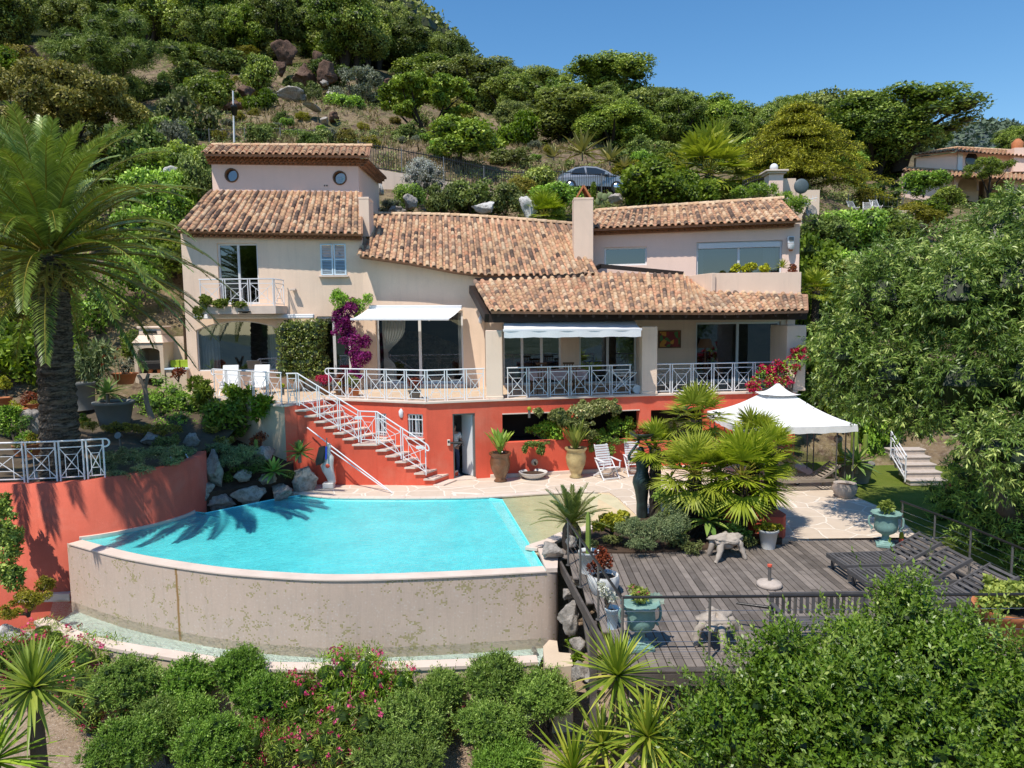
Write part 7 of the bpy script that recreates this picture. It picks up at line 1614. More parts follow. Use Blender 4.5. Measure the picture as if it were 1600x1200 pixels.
# bed plants
bush('blue_green_cushion',[pb(1005,832,15.6,46,40,22),pb(1040,830,15.5,34,32,24),pb(975,822,16.1,30,28,16),pb(1060,815,16.0,30,28,24),pb(1000,850,15.2,36,20,10)],15000,.062,.013,'sage','feathery blue green cushion plant spreading onto the deck',jit=.9,core=.5)
bush('lime_succulent',[pb(950,812,16.2,20,18,12),pb(965,820,16.0,18,16,14),pb(935,822,16.1,14,12,8),pb(975,806,16.5,12,10,8)],1500,.085,.075,'aeon','lime green succulent clump between cycad and cushion plant',jit=.5,core=.5)
bush('bed_ground_cover',[pb(925,850,15.6,16,12,6),pb(955,842,15.9,22,16,8),pb(1080,855,15.4,26,18,9),pb(1125,848,15.7,26,18,9),pb(1170,846,15.8,20,16,9),pb(1205,838,16.3,16,14,8),pb(1060,842,15.8,26,18,14)],4200,.06,.025,'maquis','low green ground cover along the edge of the palm bed','ground cover',jit=.8,trunk=None)
bush('dark_bed_shrub',[pb(1060,790,17.0,34,26,18),pb(1035,775,17.5,22,18,14),pb(1150,830,16.2,24,20,16),pb(1120,790,16.9,30,26,24)],4500,.09,.045,'dark','dark low shrub under the dwarf fan palms with tiny lilac blooms',jit=.8,flowers='pink',nf=24,fs=.03)
# upper background succulents: cypresses, cacti
def cypress(px,pt,pb_,Yv,wpx,label):
 tp,bs = PY(px,pt,Yv),PY(px,pb_,Yv); H = tp.z -bs.z; R = wpx /FPX *Yv /2; o = thing('cypress',tuple(bs),label,'cypress'); lb = LB(); bl = [((bs.x +NR.normal()*R *.15,bs.y +NR.normal()*R *.15,bs.z +H *(k +.5)/12),(R *(.95-.35*k /12),R *(.95-.35*k /12),H /11)) for k in range(12)]
 cores(lb,bl,.7); blob_leaves(lb,bl,3000,.10,.03,.8,-.6,(.75,1.1),.3,.5,.5); lb.build('crown',LF['oakb'],o); mb = MB(); mb.tube([tuple(bs -V((0,0,.3))),tuple(tp)],[.06,.01],6); mb.build('trunk',M['bark_dark'],o)
cypress(927,287,322,42,8,'thin column cypress just right of the chimney'); cypress(988,288,322,41,13,'broader column cypress left of the candle cactus'); cypress(1044,268,320,40,12,'tall column cypress left of the fan palm'); cypress(876,325,350,35.5,16,'small dense conifer left of the chimney')
def col_cactus(px,pt,pb_,Yv,r,label,arms=0):
 tp,bs = PY(px,pt,Yv),PY(px,pb_,Yv); o = thing('column_cactus',tuple(bs),label,'cactus'); H = tp.z -bs.z; mb = MB(); prof = [(r *.8,-.05),(r,H *.2),(r *1.05,H *.6),(r *.9,H *.9),(r *.4,H)]
 mb.lathe(prof,tuple(bs),20,wave=lambda a,z: .16*math.cos(a *5)); mb.build('stem',LF['cactus'],o)
 for k in range(arms): mb = MB(); s_ =-1 if k % 2 else 1; mb.tube(smooth_pts([bs +V((0,0,H *.3)),bs +V((s_ *r *3*(1+k *.4),0,H *.4)),bs +V((s_ *r *3.4*(1+k *.4),0,H *(.8-.1*k)))],6),r *.75,8); mb.build('arm',LF['cactus'],o)
 return o
col_cactus(1030,274,322,40.5,.16,'candle cactus with several upright arms above the right roof',3); col_cactus(401,685,712,21.9,.055,'little column cactus on the pool rocks'); col_cactus(1334,665,735,22.0,.10,'tall bristly column cactus by the lawn pots',2); col_cactus(919,800,882,14.3,.05,'slim column cactus in the pale pot at the deck corner')
o = thing('prickly_pear',tuple(PY(948,318,41)),'prickly pear with round pads beside the thin cypress','cactus')
for k,(a,b_) in enumerate(((945,308),(953,306),(938,306),(943,318),(935,315),(950,316))): c = PY(a,b_,41+.1*k); mb = MB(); mb.ball(c,(.19,.05,.22),10,6); mb.build('pad',M['cactus_pad'] if 'cactus_pad' in M else LF['sage'],o)
# ================================================================== upper background things
def fence(name,pts,h,label,cat,step=.14,mat='metal_dark',posts=2.4,bar=.014):
 o = thing(name,tuple(pts[0]),label,cat); mb = MB(); L = plen(pts); n = int(L /step)
 for k in range(n +1): p = polyline(pts,k /n); mb.bar(p,p +V((0,0,h +.08)),bar,bar)
 mb.build('pickets',M[mat],o); mb = MB()
 for z in (.08,h -.05): mb.tube([V(p)+V((0,0,z)) for p in pts],bar *1.2,5)
 mb.build('rails',M[mat],o)
 for k in range(int(L /posts)+1): p = polyline(pts,min(1,k *posts /L)); mb = MB(); mb.bar(p +V((0,0,-.3)),p +V((0,0,h +.05)),.05,.05); mb.build('post',M['grey_metal'],o)
 return o
lw = [PY(560,258,40),PY(600,266,40),PY(660,276,40.6),PY(725,289,41.4),PY(790,304,42.2)]
o = thing('low_wall',tuple(lw[0]),'low pale roadside wall under the black fence behind the house','wall'); mb = MB(); top = smooth_pts(lw,16); vs = []
for p in top: vs += [(p.x,p.y,p.z -1.1),(p.x,p.y,p.z),(p.x,p.y +.25,p.z),(p.x,p.y +.25,p.z -1.1)]
mb.add(vs,[(4*i +k,4*i +4+k,4*i +5+k,4*i +1+k) for i in range(16) for k in range(3)],.5); mb.build('wall_face',M['stucco_pale'],o)
fence('iron_fence',[p +V((0,.12,0)) for p in top[::2]]+[PY(870,302,43),PY(1010,312,44)],1.3,'black iron picket fence along the driveway behind the house','fence',bar=.024)
fence('iron_fence',[PY(230,222,50),PY(330,228,49),PY(430,226,49),PY(520,232,48.5)],1.1,'thin black fence on the dry slope behind the tower','fence',.3)
# lamp post
b_,t_ = PY(366,228,47),PY(364,142,47); o = thing('street_lamp',tuple(b_),'slim white lamp post with black lantern on the dry slope','lamp'); mb = MB(); mb.tube([tuple(b_ -V((0,0,.4))),tuple(t_)],[.07,.05],8); mb.build('pole',M['rail'],o); l_ = PY(366,172,46.8); mb = MB(); mb.lathe([(.05,-.35),(.16,-.3),(.2,.15),(.24,.17),(.05,.4)],tuple(l_),8); mb.build('lantern',M['metal_dark'],o)
# parked car, facing right and downhill
def car_at(px,py,Yv,yaw,pitch,label):
 c = PY(px,py,Yv); o = thing('parked_car',tuple(c),label,'car'); o.rotation_euler = (0,pitch,yaw)
 paint = NT('silver_car_paint'); paint = paint.done(paint.bsdf(col=(.30,.31,.33),rough=.25,metal=.5,spec=.6)); tyre = M['metal_dark']
 # side profile (x along the car, z up), loft across the width
 pr = [(-2.2,.45),(-2.22,.75),(-2.12,.95),(-1.75,1.12),(-1.2,1.42),(-.55,1.53),(.15,1.50),(.75,1.28),(1.2,1.02),(1.8,.92),(2.15,.75),(2.22,.5),(2.1,.32),(-2.1,.32)]
 W_ = [(-.90,.90)]; mb = MB(); vs = []; n = len(pr)
 for s_,inset in ((-1,1),(-1,0),(1,0),(1,1)):
  for x,z in pr:
   k = .86-.26*max(0,(z -.95)/.6); y = s_ *(k -(.08 if inset else 0)); vs.append((x *(.985 if inset else 1),y if not inset else s_ *(k),z))
 vs = []
 for y,f in ((-1,0),(-.55,1),(0,1),(.55,1),(1,0)):
  for x,z in pr:
   k = .88-.24*max(0,(z -.95)/.6); vs.append((x *(1 if f else .97),y *k,z +(.03 if f and z > .9 else 0)))
 mb.add(vs,[(j *n +i,j *n +(i +1) % n,(j +1)*n +(i +1) % n,(j +1)*n +i) for j in range(4) for i in range(n)],.5,True); mb.add(vs[:n],[tuple(range(n))]); mb.add(vs[-n:],[tuple(range(n -1,-1,-1))])
 def loc(mb,nm,m_): me = mb.mesh(nm); me.materials.append(m_); return link(nm,me,o)
 bd = loc(mb,'body',paint)
 for s_ in (-1,1):
  for nm,q in (('rear_window',[(-1.45,1.02),(-1.15,1.34),(-.62,1.44),(-.5,1.02)]),('front_window',[(-.42,1.02),(-.5,1.44),(.1,1.42),(.62,1.25),(.95,1.04)])):
   w_ = MB(); f = lambda z: .895-.24*max(0,(z -.95)/.6); v2 = [(x,s_ *f(z),z) for x,z in q]; w_.add(v2,[tuple(range(len(q))) if s_ < 0 else tuple(reversed(range(len(q))))]); loc(w_,'side_window',M['glass_dark'])
  for x in (-1.38,1.38):
   w_ = MB(); w_.cyl((x,s_ *.70,.33),(x,s_ *.89,.33),.33,n=20); wh = loc(w_,'wheel',tyre); w2 = MB(); w2.lathe([(.02,.0),(.2,.01),(.21,-.02)],(0,0,0),14); w2.v = [(x +v[0],s_ *(.895+v[2]*.5),.33+v[1]) for v in w2.v]; me = w2.mesh('rim'); me.materials.append(M['steel']); link('rim',me,wh)
  w_ = MB(); w_.box((2.12,s_ *.62,.72),(.14,.34,.14)); loc(w_,'headlight',M['white']); w_ = MB(); w_.box((.72,s_ *1.0,1.06),(.18,.2,.13)); loc(w_,'mirror',paint)
 w_ = MB(); w_.add([(1.18,-.7,1.06),(1.18,.7,1.06),(.72,.58,1.335),(.72,-.58,1.335)],[(0,1,2,3)]); loc(w_,'windscreen',M['glass_dark'])
 return o
t = NT('dark_car_glass'); M['glass_dark'] = t.done(t.bsdf(col=(.02,.025,.03),rough=.05,spec=.8))
car_at(926,303,44.6,math.radians(-4),math.radians(3),'silver grey car parked on the driveway behind the house')
# gate pillars, gate, stepped wall, dish
def gate_pillar(px,pt,pb_,Yv,w_,label):
 a,b_ = PY(px,pt,Yv),PY(px,pb_,Yv); o = thing('gate_pillar',tuple(b_),label,'pillar'); z0,z1 = b_.z -.3,a.z; mb = MB(); mb.box((a.x,Yv,(z0 +z1)/2),(w_,w_,z1 -z0)); mb.build('shaft',M['stucco_pink'],o,bev=.02)
 mb = MB(); mb.box((a.x,Yv,z1 +.06),(w_ *1.3,w_ *1.3,.1)); mb.box((a.x,Yv,z1 +.16),(w_ *1.55,w_ *1.55,.1)); mb.build('capital',M['coping'],o,bev=.02); mb = MB(); mb.ball((a.x,Yv,z1 +.42),.22,16,10); mb.build('ball',M['white'],o); return o
gate_pillar(1209,274,320,40,.78,'tall pink gate pillar with stone ball above the right roof'); gate_pillar(1089,288,322,45,.5,'far gate pillar with white ball behind the fan palm')
mb = MB(); a = PY(1224,282,40); mb.box((a.x +.3,40.1,a.z -1.2),(.75,.3,2.6)); b_ = PY(1238,291,40); mb.box((b_.x +.7,40.2,b_.z -1.4),(1.7,.28,2.4)); tag(mb.build('stepped_wall',M['stucco_pale'],None,tuple(a)),'stepped pale wall right of the tall gate pillar','wall')
p0,p1 = PY(1160,312,41),PY(1196,312,41); o = thing('iron_gate',tuple(p0),'dark iron gate with arched top left of the tall gate pillar','gate'); mb = MB()
for k in range(13): u = k /12; q = p0.lerp(p1,u); mb.bar(q +V((0,0,-.2)),q +V((0,0,1.0+.35*math.sin(u *1.9))),.035,.035)
mb.build('bars',M['metal_dark'],o); mb = MB()
for dz in (.0,.22): mb.tube([p0.lerp(p1,u)+V((0,-.02,.78+dz +.35*math.sin(u *1.9))) for u in np.linspace(0,1,9)],.03,6)
mb.build('frame',M['metal_dark'],o)
c = PY(1252,291,39); o = thing('satellite_dish',tuple(c +V((0,.2,-1.2))),'round dark satellite dish beside the gate wall','dish'); mb = MB(); mb.ball(c,(.40,.12,.40),20,10); mb.build('dish',M['dish'] if 'dish' in M else rough_mat('grey_dish',(.10,.13,.14),.5,.2,2,.1),o); mb = MB(); mb.tube([tuple(c +V((0,.15,0))),tuple(c +V((.1,.3,-1.4)))],.05,6); mb.build('mast',M['grey_metal'],o)
c = PY(1264,312,38.8); o = thing('tv_antenna',tuple(c),'small white aerial below the satellite dish','antenna'); mb = MB(); mb.tube([tuple(c +V((-.4,0,-.05))),tuple(c +V((.45,0,.1)))],.02,5)
for k in range(5): q = c +V((-.35+.18*k,0,-.04+.03*k)); mb.tube([tuple(q +V((-.02,0,-.17))),tuple(q +V((.02,0,.17)))],.012,4)
mb.build('rods',M['rail'],o); mb = MB(); mb.tube([tuple(c),tuple(c +V((.05,.05,-.9)))],.022,5); mb.build('mast',M['grey_metal'],o)
bush('white_oleander',[pb(1190,298,39,28,20,12),pb(1160,302,39,18,14,10),pb(1245,320,37.5,20,16,14),pb(1225,308,38,16,14,10)],5200,.16,.04,'oleander','white flowering oleander around the tall gate pillar',jit=.8,flowers='white',nf=160,fs=.09)
# neighbouring house
NY = 62; nh = thing('pink_house',tuple(PY(1500,300,NY)),'neighbouring pink house with clay roof and arched porch','house')
def npan(x0,x1,pt,pb_,y,holes=(),pt2=None,mat='stucco_pink',name='wall'):
 w_ = Wall(PY(x0,280,y).xy,PY(x1,280,y).xy); a,c_ = w_.sz(x0,pt),w_.sz(x1,pt2 or pt); b_ = w_.sz(x0,pb_); mb = MB(); hs = []
 for (h0,h1,ht,hb) in holes:
  r = w_.rect(h0,ht,h1,hb); m_ = (r[0]+r[2])/2; R_ = (r[2]-r[0])/2; hs.append([(r[0],r[1]),(r[2],r[1])]+[(m_ +R_ *math.cos(q),r[3]-R_ *.7+R_ *.7*math.sin(q)) for q in np.linspace(0,math.pi,10)])
 w_.panel(mb,[(0,b_[1]-2),(w_.len,b_[1]-2),(w_.len,c_[1]),(0,a[1])],hs,.3); mb.build(name,M[mat],nh); return w_
npan(1412,1494,270,300,60,(),280); npan(1494,1640,277,302,59.5,((1497,1530,276,298),(1542,1572,276,298)),284)
u1 = npan(1430,1494,246,275,63,(),238); u2 = npan(1494,1660,238,280,63.2,(),248)
mb = MB(); q = u2.p(*u2.sz(1518,251),.02); mb.ball(q,(.55,.06,.75),16,10); mb.build('oval_window',M['glass_dark'],nh); mb = MB(); mb.bar(u2.p(.1,u2.sz(1494,275)[1],.1),u2.p(.1,u2.sz(1494,240)[1],.1),.4,.4); mb.build('corner_pilaster',M['white'],nh)
def nroof(e,r,y0,y1,seed):
 return tile_roof('roof',nh,[PY(x,y,y0) for x,y in e],[PY(x,y,y1) for x,y in r],.34,.5,seed,tone=(.45,1),bias=.8)
nroof([(1430,243),(1492,236)],[(1455,237),(1495,231)],62.4,66,11); nroof([(1494,237),(1670,249)],[(1496,231),(1670,241)],62.4,66.5,12); nroof([(1412,267),(1480,274)],[(1418,263),(1482,267)],59.3,63,13); nroof([(1482,275),(1640,284)],[(1480,267),(1640,274)],58.8,63,14)
mb = MB(); q = PY(1589,240,63); mb.box((q.x,q.y,q.z -.6),(1.1,.9,2.0)); ch = mb.build('chimney',M['stucco_pink'],nh); mb = MB(); mb.lathe([(.42,.0),(.46,.5),(.2,.8),(.1,.85)],(q.x,q.y,q.z +.4),12); mb.build('chimney_cap',M['terracotta'],ch)
npan(1497,1530,270,300,61.5,(),None,'stucco','porch_back_wall'); npan(1540,1600,276,300,62.0,(),None,'stucco','porch_back_wall')
big_tree('clipped_tree',1545,248,300,57,100,26,7000,.16,'oakb','flat clipped tree in front of the arched porch',cbf=.42,rs=(.3,.5),flat=.8,trunks=6)
fence('wire_fence',[PY(1325,322,50),PY(1380,324,50),PY(1450,330,50)],.75,'grey wire fence in front of the neighbouring house','fence',.3,'grey_metal',1.9)
def fold_chair(px,py,Yv,s,label,yaw=.4):
 c = PY(px,py,Yv); o = thing('patio_chair',tuple(c),label,'chair',None,yaw); mb = MB(); k = s
 for sx in (-.25,.25): mb.bar((sx *k,0,0),(sx *k,.5*k,.9*k),.03,.03); mb.bar((sx *k,.45*k,0),(sx *k,-.05*k,.5*k),.03,.03)
 me = mb.mesh('frame'); me.materials.append(M['rail']); link('frame',me,o); mb = MB()
 for q in range(5): mb.bar((-.25*k,(.02+.09*q)*k,.45*k),(.25*k,(.02+.09*q)*k,.45*k),.05,.02); mb.bar((-.25*k,(.3+.04*q)*k,(.55+.075*q)*k),(.25*k,(.3+.04*q)*k,(.55+.075*q)*k),.05,.02)
 me = mb.mesh('slats'); me.materials.append(M['rail']); link('slats',me,o); return o
fold_chair(1337,336,47,1.1,'white slatted patio chair by the wire fence, left one'); fold_chair(1356,338,46.5,1.1,'white folding patio chair with orange cushion by the wire fence',-.4); fold_chair(1372,334,47,1.1,'white slatted patio chair by the wire fence, right one',.2)
mb = MB(); c = PY(1361,331,46.2); mb.ball(c,.22,12,8); tag(mb.build('cushion',M['orange'] if 'orange' in M else rough_mat('orange_cloth',(.75,.22,.03),.8),None,tuple(c)),'round orange cushion on the folding patio chair','cushion')
mb = MB(); a = PY(1320,341,48); mb.prism([(a.x,44.5),(a.x +3.6,44.5),(a.x +4.2,50),(a.x -.5,50)],a.z -1,a.z -.02); struct('patio',mb,M['paving'])
# ================================================================== pool area things
G0 = lambda px,py: PZ(px,py,0.0)
# pool ladder
o = thing('pool_ladder',tuple(PY(288,790,19.8)),'curved stainless pool ladder at the red retaining wall','ladder')
for dx in (0,.46):
 a = PY(263,708,20.3)+V((dx,.1*dx,0)); mb = MB(); mb.tube(smooth_pts([a +V((-.12,.35,-.25)),a +V((-.1,.15,.05)),a,a +V((.28,-.35,-.2)),a +V((.5,-.75,-.7)),a +V((.55,-.8,-1.3)),a +V((.42,-.78,-1.75))],18),.024,8); mb.build('handrail',M['steel'],o)
for k in range(3): mb = MB(); a = PY(263,708,20.3)+V((.53,-.79,-.85-.3*k)); mb.bar(a,a +V((.46,.046,0)),.09,.03); mb.build('step',M['steel'],o)
# rocks at the pool edge and around the deck corner
for a in ((335,735,20.9,1.0,1.7,.9,'tall grey rock standing right of the pool ladder'),(345,782,20.6,1.5,.8,.9,'grey rock at the water line, left one'),(392,777,20.9,1.6,.85,.9,'grey rock at the water line, middle one'),(440,768,21.3,1.8,.95,1.0,'grey rock at the water line, right one'),(318,772,20.4,.9,.8,.8,'grey rock at the water line next to the pool ladder'),(418,748,21.5,.9,.5,.7,'small grey rock just above the right water line rock'),(477,745,21.8,1.3,1.3,.9,'pale pointed rock below the upper agave'),(300,690,21.4,1.2,.8,.8,'grey rock among the planter shrubs'),(235,687,21.2,1.1,.7,.8,'grey rock behind the spot light'),(415,712,21.8,1.1,.8,.8,'grey rock below the cream flank wall'),(62,745,18.3,1.0,.55,.6,'pale rock behind the curved white railing'),(50,655,22,1.1,1.3,.8,'pale rock face left of the palm trunk'),(378,745,21.3,.9,.6,.7,'dark rock above the middle water line rock'),
          (862,862,15.2,1.0,.48,.7,'large pale boulder at the pool corner next to the deck'),(893,845,15.6,.6,.35,.5,'dark rock under the cycad'),(890,965,13.6,.7,1.0,.6,'big pale boulder under the deck corner'),(902,905,14.4,.4,.4,.4,'small pale stone above the big boulder under the deck'),(887,930,14.2,.4,.35,.4,'flat stone on top of the big boulder under the deck'),(905,1050,12.9,.6,.6,.5,'round pale boulder below the basin block'),(835,1016,14.2,.30,.17,.25,'white stone lying on the end of the basin lip'),(905,1010,13.4,.5,.5,.4,'pale stone under the deck beside green weeds'),(925,1060,12.6,.5,.4,.4,'grey stone at the foot of the deck stilt')):
 rock(*a[:6],'rock',a[6],z=None)
for px,py,Yv in ((30,1000,15.0),(5,990,15.2)): rock(px,py,Yv,1.2,.5,.8,'rock_white','pale stone under the oleanders at the left edge','pale stones at the left edge')
bush('weed',[pb(897,1005,13.6,9,8,14),pb(903,1030,13.3,9,8,10)],700,.08,.05,'bright','bright green weeds between the boulders under the deck')
# spot light
c = PY(187,682,20.6); o = thing('garden_spot',tuple(c -V((0,0,.3))),'grey garden spot light on a stake in the planter','lamp'); mb = MB(); mb.tube([tuple(c -V((0,0,.3))),tuple(c)],.03,8); mb.build('stake',M['grey_metal'],o); mb = MB(); mb.tube([tuple(c +V((0,.08,-.02))),tuple(c +V((0,-.1,.05)))],[.06,.10],12); mb.build('head',M['grey_metal'],o)
# dead forked branch
c = PY(238,655,22.4); o = thing('dead_branch',tuple(c),'bare forked grey branch standing before the dark shrub','branch'); mb = MB(); t_ = PY(226,605,22.4); mb.tube(smooth_pts([c,c.lerp(t_,.5)+V((-.05,0,0)),t_,PY(216,586,22.4)],8),[.10-.006*i for i in range(9)],8); mb.tube([t_,PY(232,584,22.4)],[.075,.05],8); mb.build('wood',M['bark_pale'],o)
# pots
POTM = {'terra': 'terracotta','grey': None,'white': None}
M['pot_grey'] = rough_mat('grey_pot',(.22,.22,.21),.7,.1,3,.1,60); M['pot_white'] = rough_mat('white_pot',(.68,.68,.66),.5,.06,3,.15,40,dirt=(.5,.48,.43),dirt_amt=.4); M['verdigris'] = rough_mat('verdigris',(.21,.36,.32),.65,.2,5,.4,35,dirt=(.42,.52,.47),dirt_amt=.6,streak=.25); M['jar_ochre'] = rough_mat('ochre_glaze',(.50,.38,.18),.35,.3,4,.2,30,spec=.5,dirt=(.22,.15,.06),dirt_amt=.7); M['jar_brown'] = rough_mat('brown_glaze',(.17,.075,.035),.25,.35,4,.2,30,spec=.6,dirt=(.30,.25,.12),dirt_amt=.6); M['stone'] = rough_mat('white_stone',(.64,.62,.59),.8,.1,5,.3,40); M['stone_pink'] = rough_mat('pinkish_stone',(.52,.44,.38),.9,.15,8,.6,40)
def pot(name,c,prof,mat,label,soil=None,group=None,n=22,cat='pot',wave=None):
 o = thing(name,tuple(c),label,cat,group); mb = MB(); mb.lathe(prof,tuple(c),n,wave=wave,cap=False); k = len(prof); r,z = prof[-1]; mb.lathe([(r,z),(r *.88,z),(r *.82,z -.08)],tuple(c),n,cap=False); mb.lathe([(.001,0.002),(prof[0][0],0)],tuple(c),n,cap=False); mb.build('vessel',mat if not isinstance(mat,str) else M[mat],o); s_ = MB(); s_.lathe([(.001,z -.06),(r *.86,z -.065)],tuple(c),n,cap=False); s_.build('soil',M['soil'],o); return o
cone = lambda r0,r1,h,lip=.02: [(r0,0),(lerp(r0,r1,.9),h *.88),(r1 +lip,h *.885),(r1 +lip,h)]
pot('plant_pot',PY(180,665,22.3),cone(.42,.58,.78,.03),'pot_grey','big grey pot holding the blue green agave'); pot('plant_pot',PY(133,640,24.4),cone(.30,.36,.95),'pot_grey','tall grey pot with the strelitzia behind the palm'); pot('plant_pot',PY(196,600,25.6),cone(.26,.42,.40,.03),'terracotta','wide terracotta bowl with silvery plant left of the barbecue')
for px,py,Yv,s,l in ((47,640,23.2,.20,'small terracotta pot with russet succulent on the left ledge'),(55,646,22.8,.22,'small terracotta pot right beside the russet succulent'),(45,655,22.5,.24,'terracotta pot in front of the two small ones on the left ledge'),(32,712,19.4,.2,'terracotta pot with green succulent behind the curved railing'),(52,713,19.3,.24,'pinkish terracotta pot just left of the palm foot'),(7,640,24,.28,'terracotta pot of the yellow succulent at the left edge')): pot('plant_pot',PY(px,py,Yv),cone(s *.62,s *.9,s *1.5),'terracotta',l)
for px,py,Yv,r,m_,l in ((46,622,23.2,16,'rust','russet tufted succulent in the small left ledge pot'),(56,634,22.8,9,'yellow','yellow green tuft in the pot next to the russet succulent'),(34,697,19.4,12,'sage','green succulent in the pot behind the curved railing'),(50,694,19.3,13,'yellow','yellow green succulent in the pinkish pot'),(196,573,25.6,18,'grey','silvery plant in the wide terracotta bowl'),(25,640,22.6,12,'aeon','lime rosettes on the ledge stones at the left'),(35,660,21.6,12,'agave','green leaves on the left ledge below the pots'),(278,582,25.2,11,'rust','reddish succulent in front of the barbecue')): bush('potted_plant',[pb(px,py,Yv,r)],420,.09,.04,m_,l,jit=.7,core=.3)
# barbecue of cream masonry
def barbecue():
 Yv = 27.0; a,b_ = PY(212,600,Yv),PY(258,600,Yv); x0,x1 = a.x,b_.x; zb = T -.02; zt = PY(235,536,Yv).z; o = thing('barbecue',((x0 +x1)/2,Yv,zb),'cream masonry barbecue with hood beside the left house wall','barbecue'); W_ = Wall((x0,Yv),(x1,Yv)); L = W_.len
 def arch(u0,u1,z0,z1): m_ = (u0 +u1)/2; r = (u1 -u0)/2; return [(u0,z0),(u1,z0),(u1,z1 -r *.35)]+[(m_ +r *math.cos(q),z1 -r *.35+r *.35*math.sin(q)) for q in np.linspace(.2,math.pi -.2,8)]+[(u0,z1 -r *.35)]
 mb = MB(); W_.panel(mb,[(0,zb),(L,zb),(L,zt),(0,zt)],[arch(.14,L -.14,zb +.72,zt -.18),arch(.14,L -.14,zb +.08,zb +.55)],.12)
 mb.box(((x0 +.06),Yv +.5,(zb +zt)/2),(.12,.755,zt -zb)); mb.box(((x1 -.06),Yv +.5,(zb +zt)/2),(.12,.755,zt -zb)); mb.box(((x0 +x1)/2,Yv +.93,(zb +zt)/2),(L,.1,zt -zb)); mb.box(((x0 +x1)/2,Yv +.5,zb +.63),(L -.26,.75,.1)); mb.build('body',M['beige'],o)
 mb = MB(); xm = (x0 +x1)/2; zt2 = PY(235,513,Yv).z; mb.add([(x0 -.05,Yv -.06,zt),(x1 +.05,Yv -.06,zt),(x1 +.05,Yv +1,zt),(x0 -.05,Yv +1,zt),(x0 +.12,Yv +.2,zt +.3),(x1 -.12,Yv +.2,zt +.3),(x1 -.12,Yv +.9,zt +.3),(x0 +.12,Yv +.9,zt +.3)],[(3,2,1,0),(0,1,5,4),(1,2,6,5),(2,3,7,6),(3,0,4,7)]); mb.box((xm,Yv +.55,(zt +.3+zt2)/2+.02),(L -.26,.68,zt2 -zt -.26)); mb.box((xm,Yv +.55,zt2 +.03),(L -.16,.78,.09)); mb.build('hood',M['stucco'],o,bev=.02)
 mb = MB(); mb.box((xm,Yv +.195,zt2 -.14),(.5,.06,.1)); mb.build('smoke_slot',M['metal_dark'],o); mb = MB(); mb.box((xm,Yv +.35,zb +1.0),(L -.34,.5,.26)); mb.box((xm,Yv +.25,zb +1.17),(L -.32,.3,.05)); mb.build('grill',M['metal_dark'],o,bev=.02)
 for k in range(2): m2 = MB(); m2.lathe([(.07,0),(.1,.16)],(xm -.1+.36*k,Yv +.25,zb +.69),12); m2.build('pot',M['terracotta'],o)
 mb = MB(); mb.box((x1 +.42,Yv +.45,zb +.42),(.82,.8,.84)); mb.build('side_counter',M['beige'],o,bev=.01); mb = MB(); mb.box((x1 +.42,Yv +.43,zb +.88),(.86,.86,.07)); mb.build('worktop',M['blue'],o,bev=.01); mb = MB(); mb.box((x1 +.45,Yv +.9,zb +1.5),(.9,.1,1.2)); mb.build('side_wall',M['stucco'],o)
 for k in range(2): bx = MB(); bx.box((x1 +.25+.38*k,Yv +.5,zb +1.06),(.34,.3,.28)); tag(bx.build('planter_box',rough_mat('lime_box',(.32,.42,.03),.5,.05),None,(x1 +.25+.38*k,Yv +.5,zb +.92),.01),('left','right')[k]+' lime green planter box on the barbecue worktop','planter')
barbecue()
# white reclining chairs on the upper terrace
def recliner(px,py,Yv,yaw,label):
 p = PY(px,py,25.75); o = thing('reclining_chair',(p.x,p.y,T),label,'chair','white reclining chairs on the left terrace',yaw); mb = MB()
 def loc(mb,nm,m_,bev=None): me = mb.mesh(nm); me.materials.append(m_); q = link(nm,me,o); (bevel(q,bev) if bev else 0); return q
 mb.box((0,-.45,.36),(.58,.9,.06)); me = loc(mb,'seat',M['canvas'],.02); mb = MB(); mb.add([(-.29,0,.36),(.29,0,.36),(.29,.34,1.2),(-.29,.34,1.2),(-.29,.05,.34),(.29,.05,.34),(.29,.39,1.18),(-.29,.39,1.18)],[(0,1,2,3),(7,6,5,4),(0,4,5,1),(1,5,6,2),(2,6,7,3),(3,7,4,0)]); loc(mb,'backrest',M['canvas'],.02)
 for sx in (-.3,.3):
  mb = MB(); mb.bar((sx,-.85,0),(sx,.1,.52),.035,.035); mb.bar((sx,.3,0),(sx,-.35,.52),.035,.035); loc(mb,'leg',M['rail']); mb = MB(); mb.bar((sx,-.5,.54),(sx,.2,.56),.05,.03); loc(mb,'armrest',M['rail'],.008)
 o.scale = (.95,.9,.88)
recliner(360,600,0,.22,'white reclining chair on the left terrace, nearer the arched window edge'); recliner(408,600,0,.1,'white reclining chair on the left terrace, beside the hedge block')
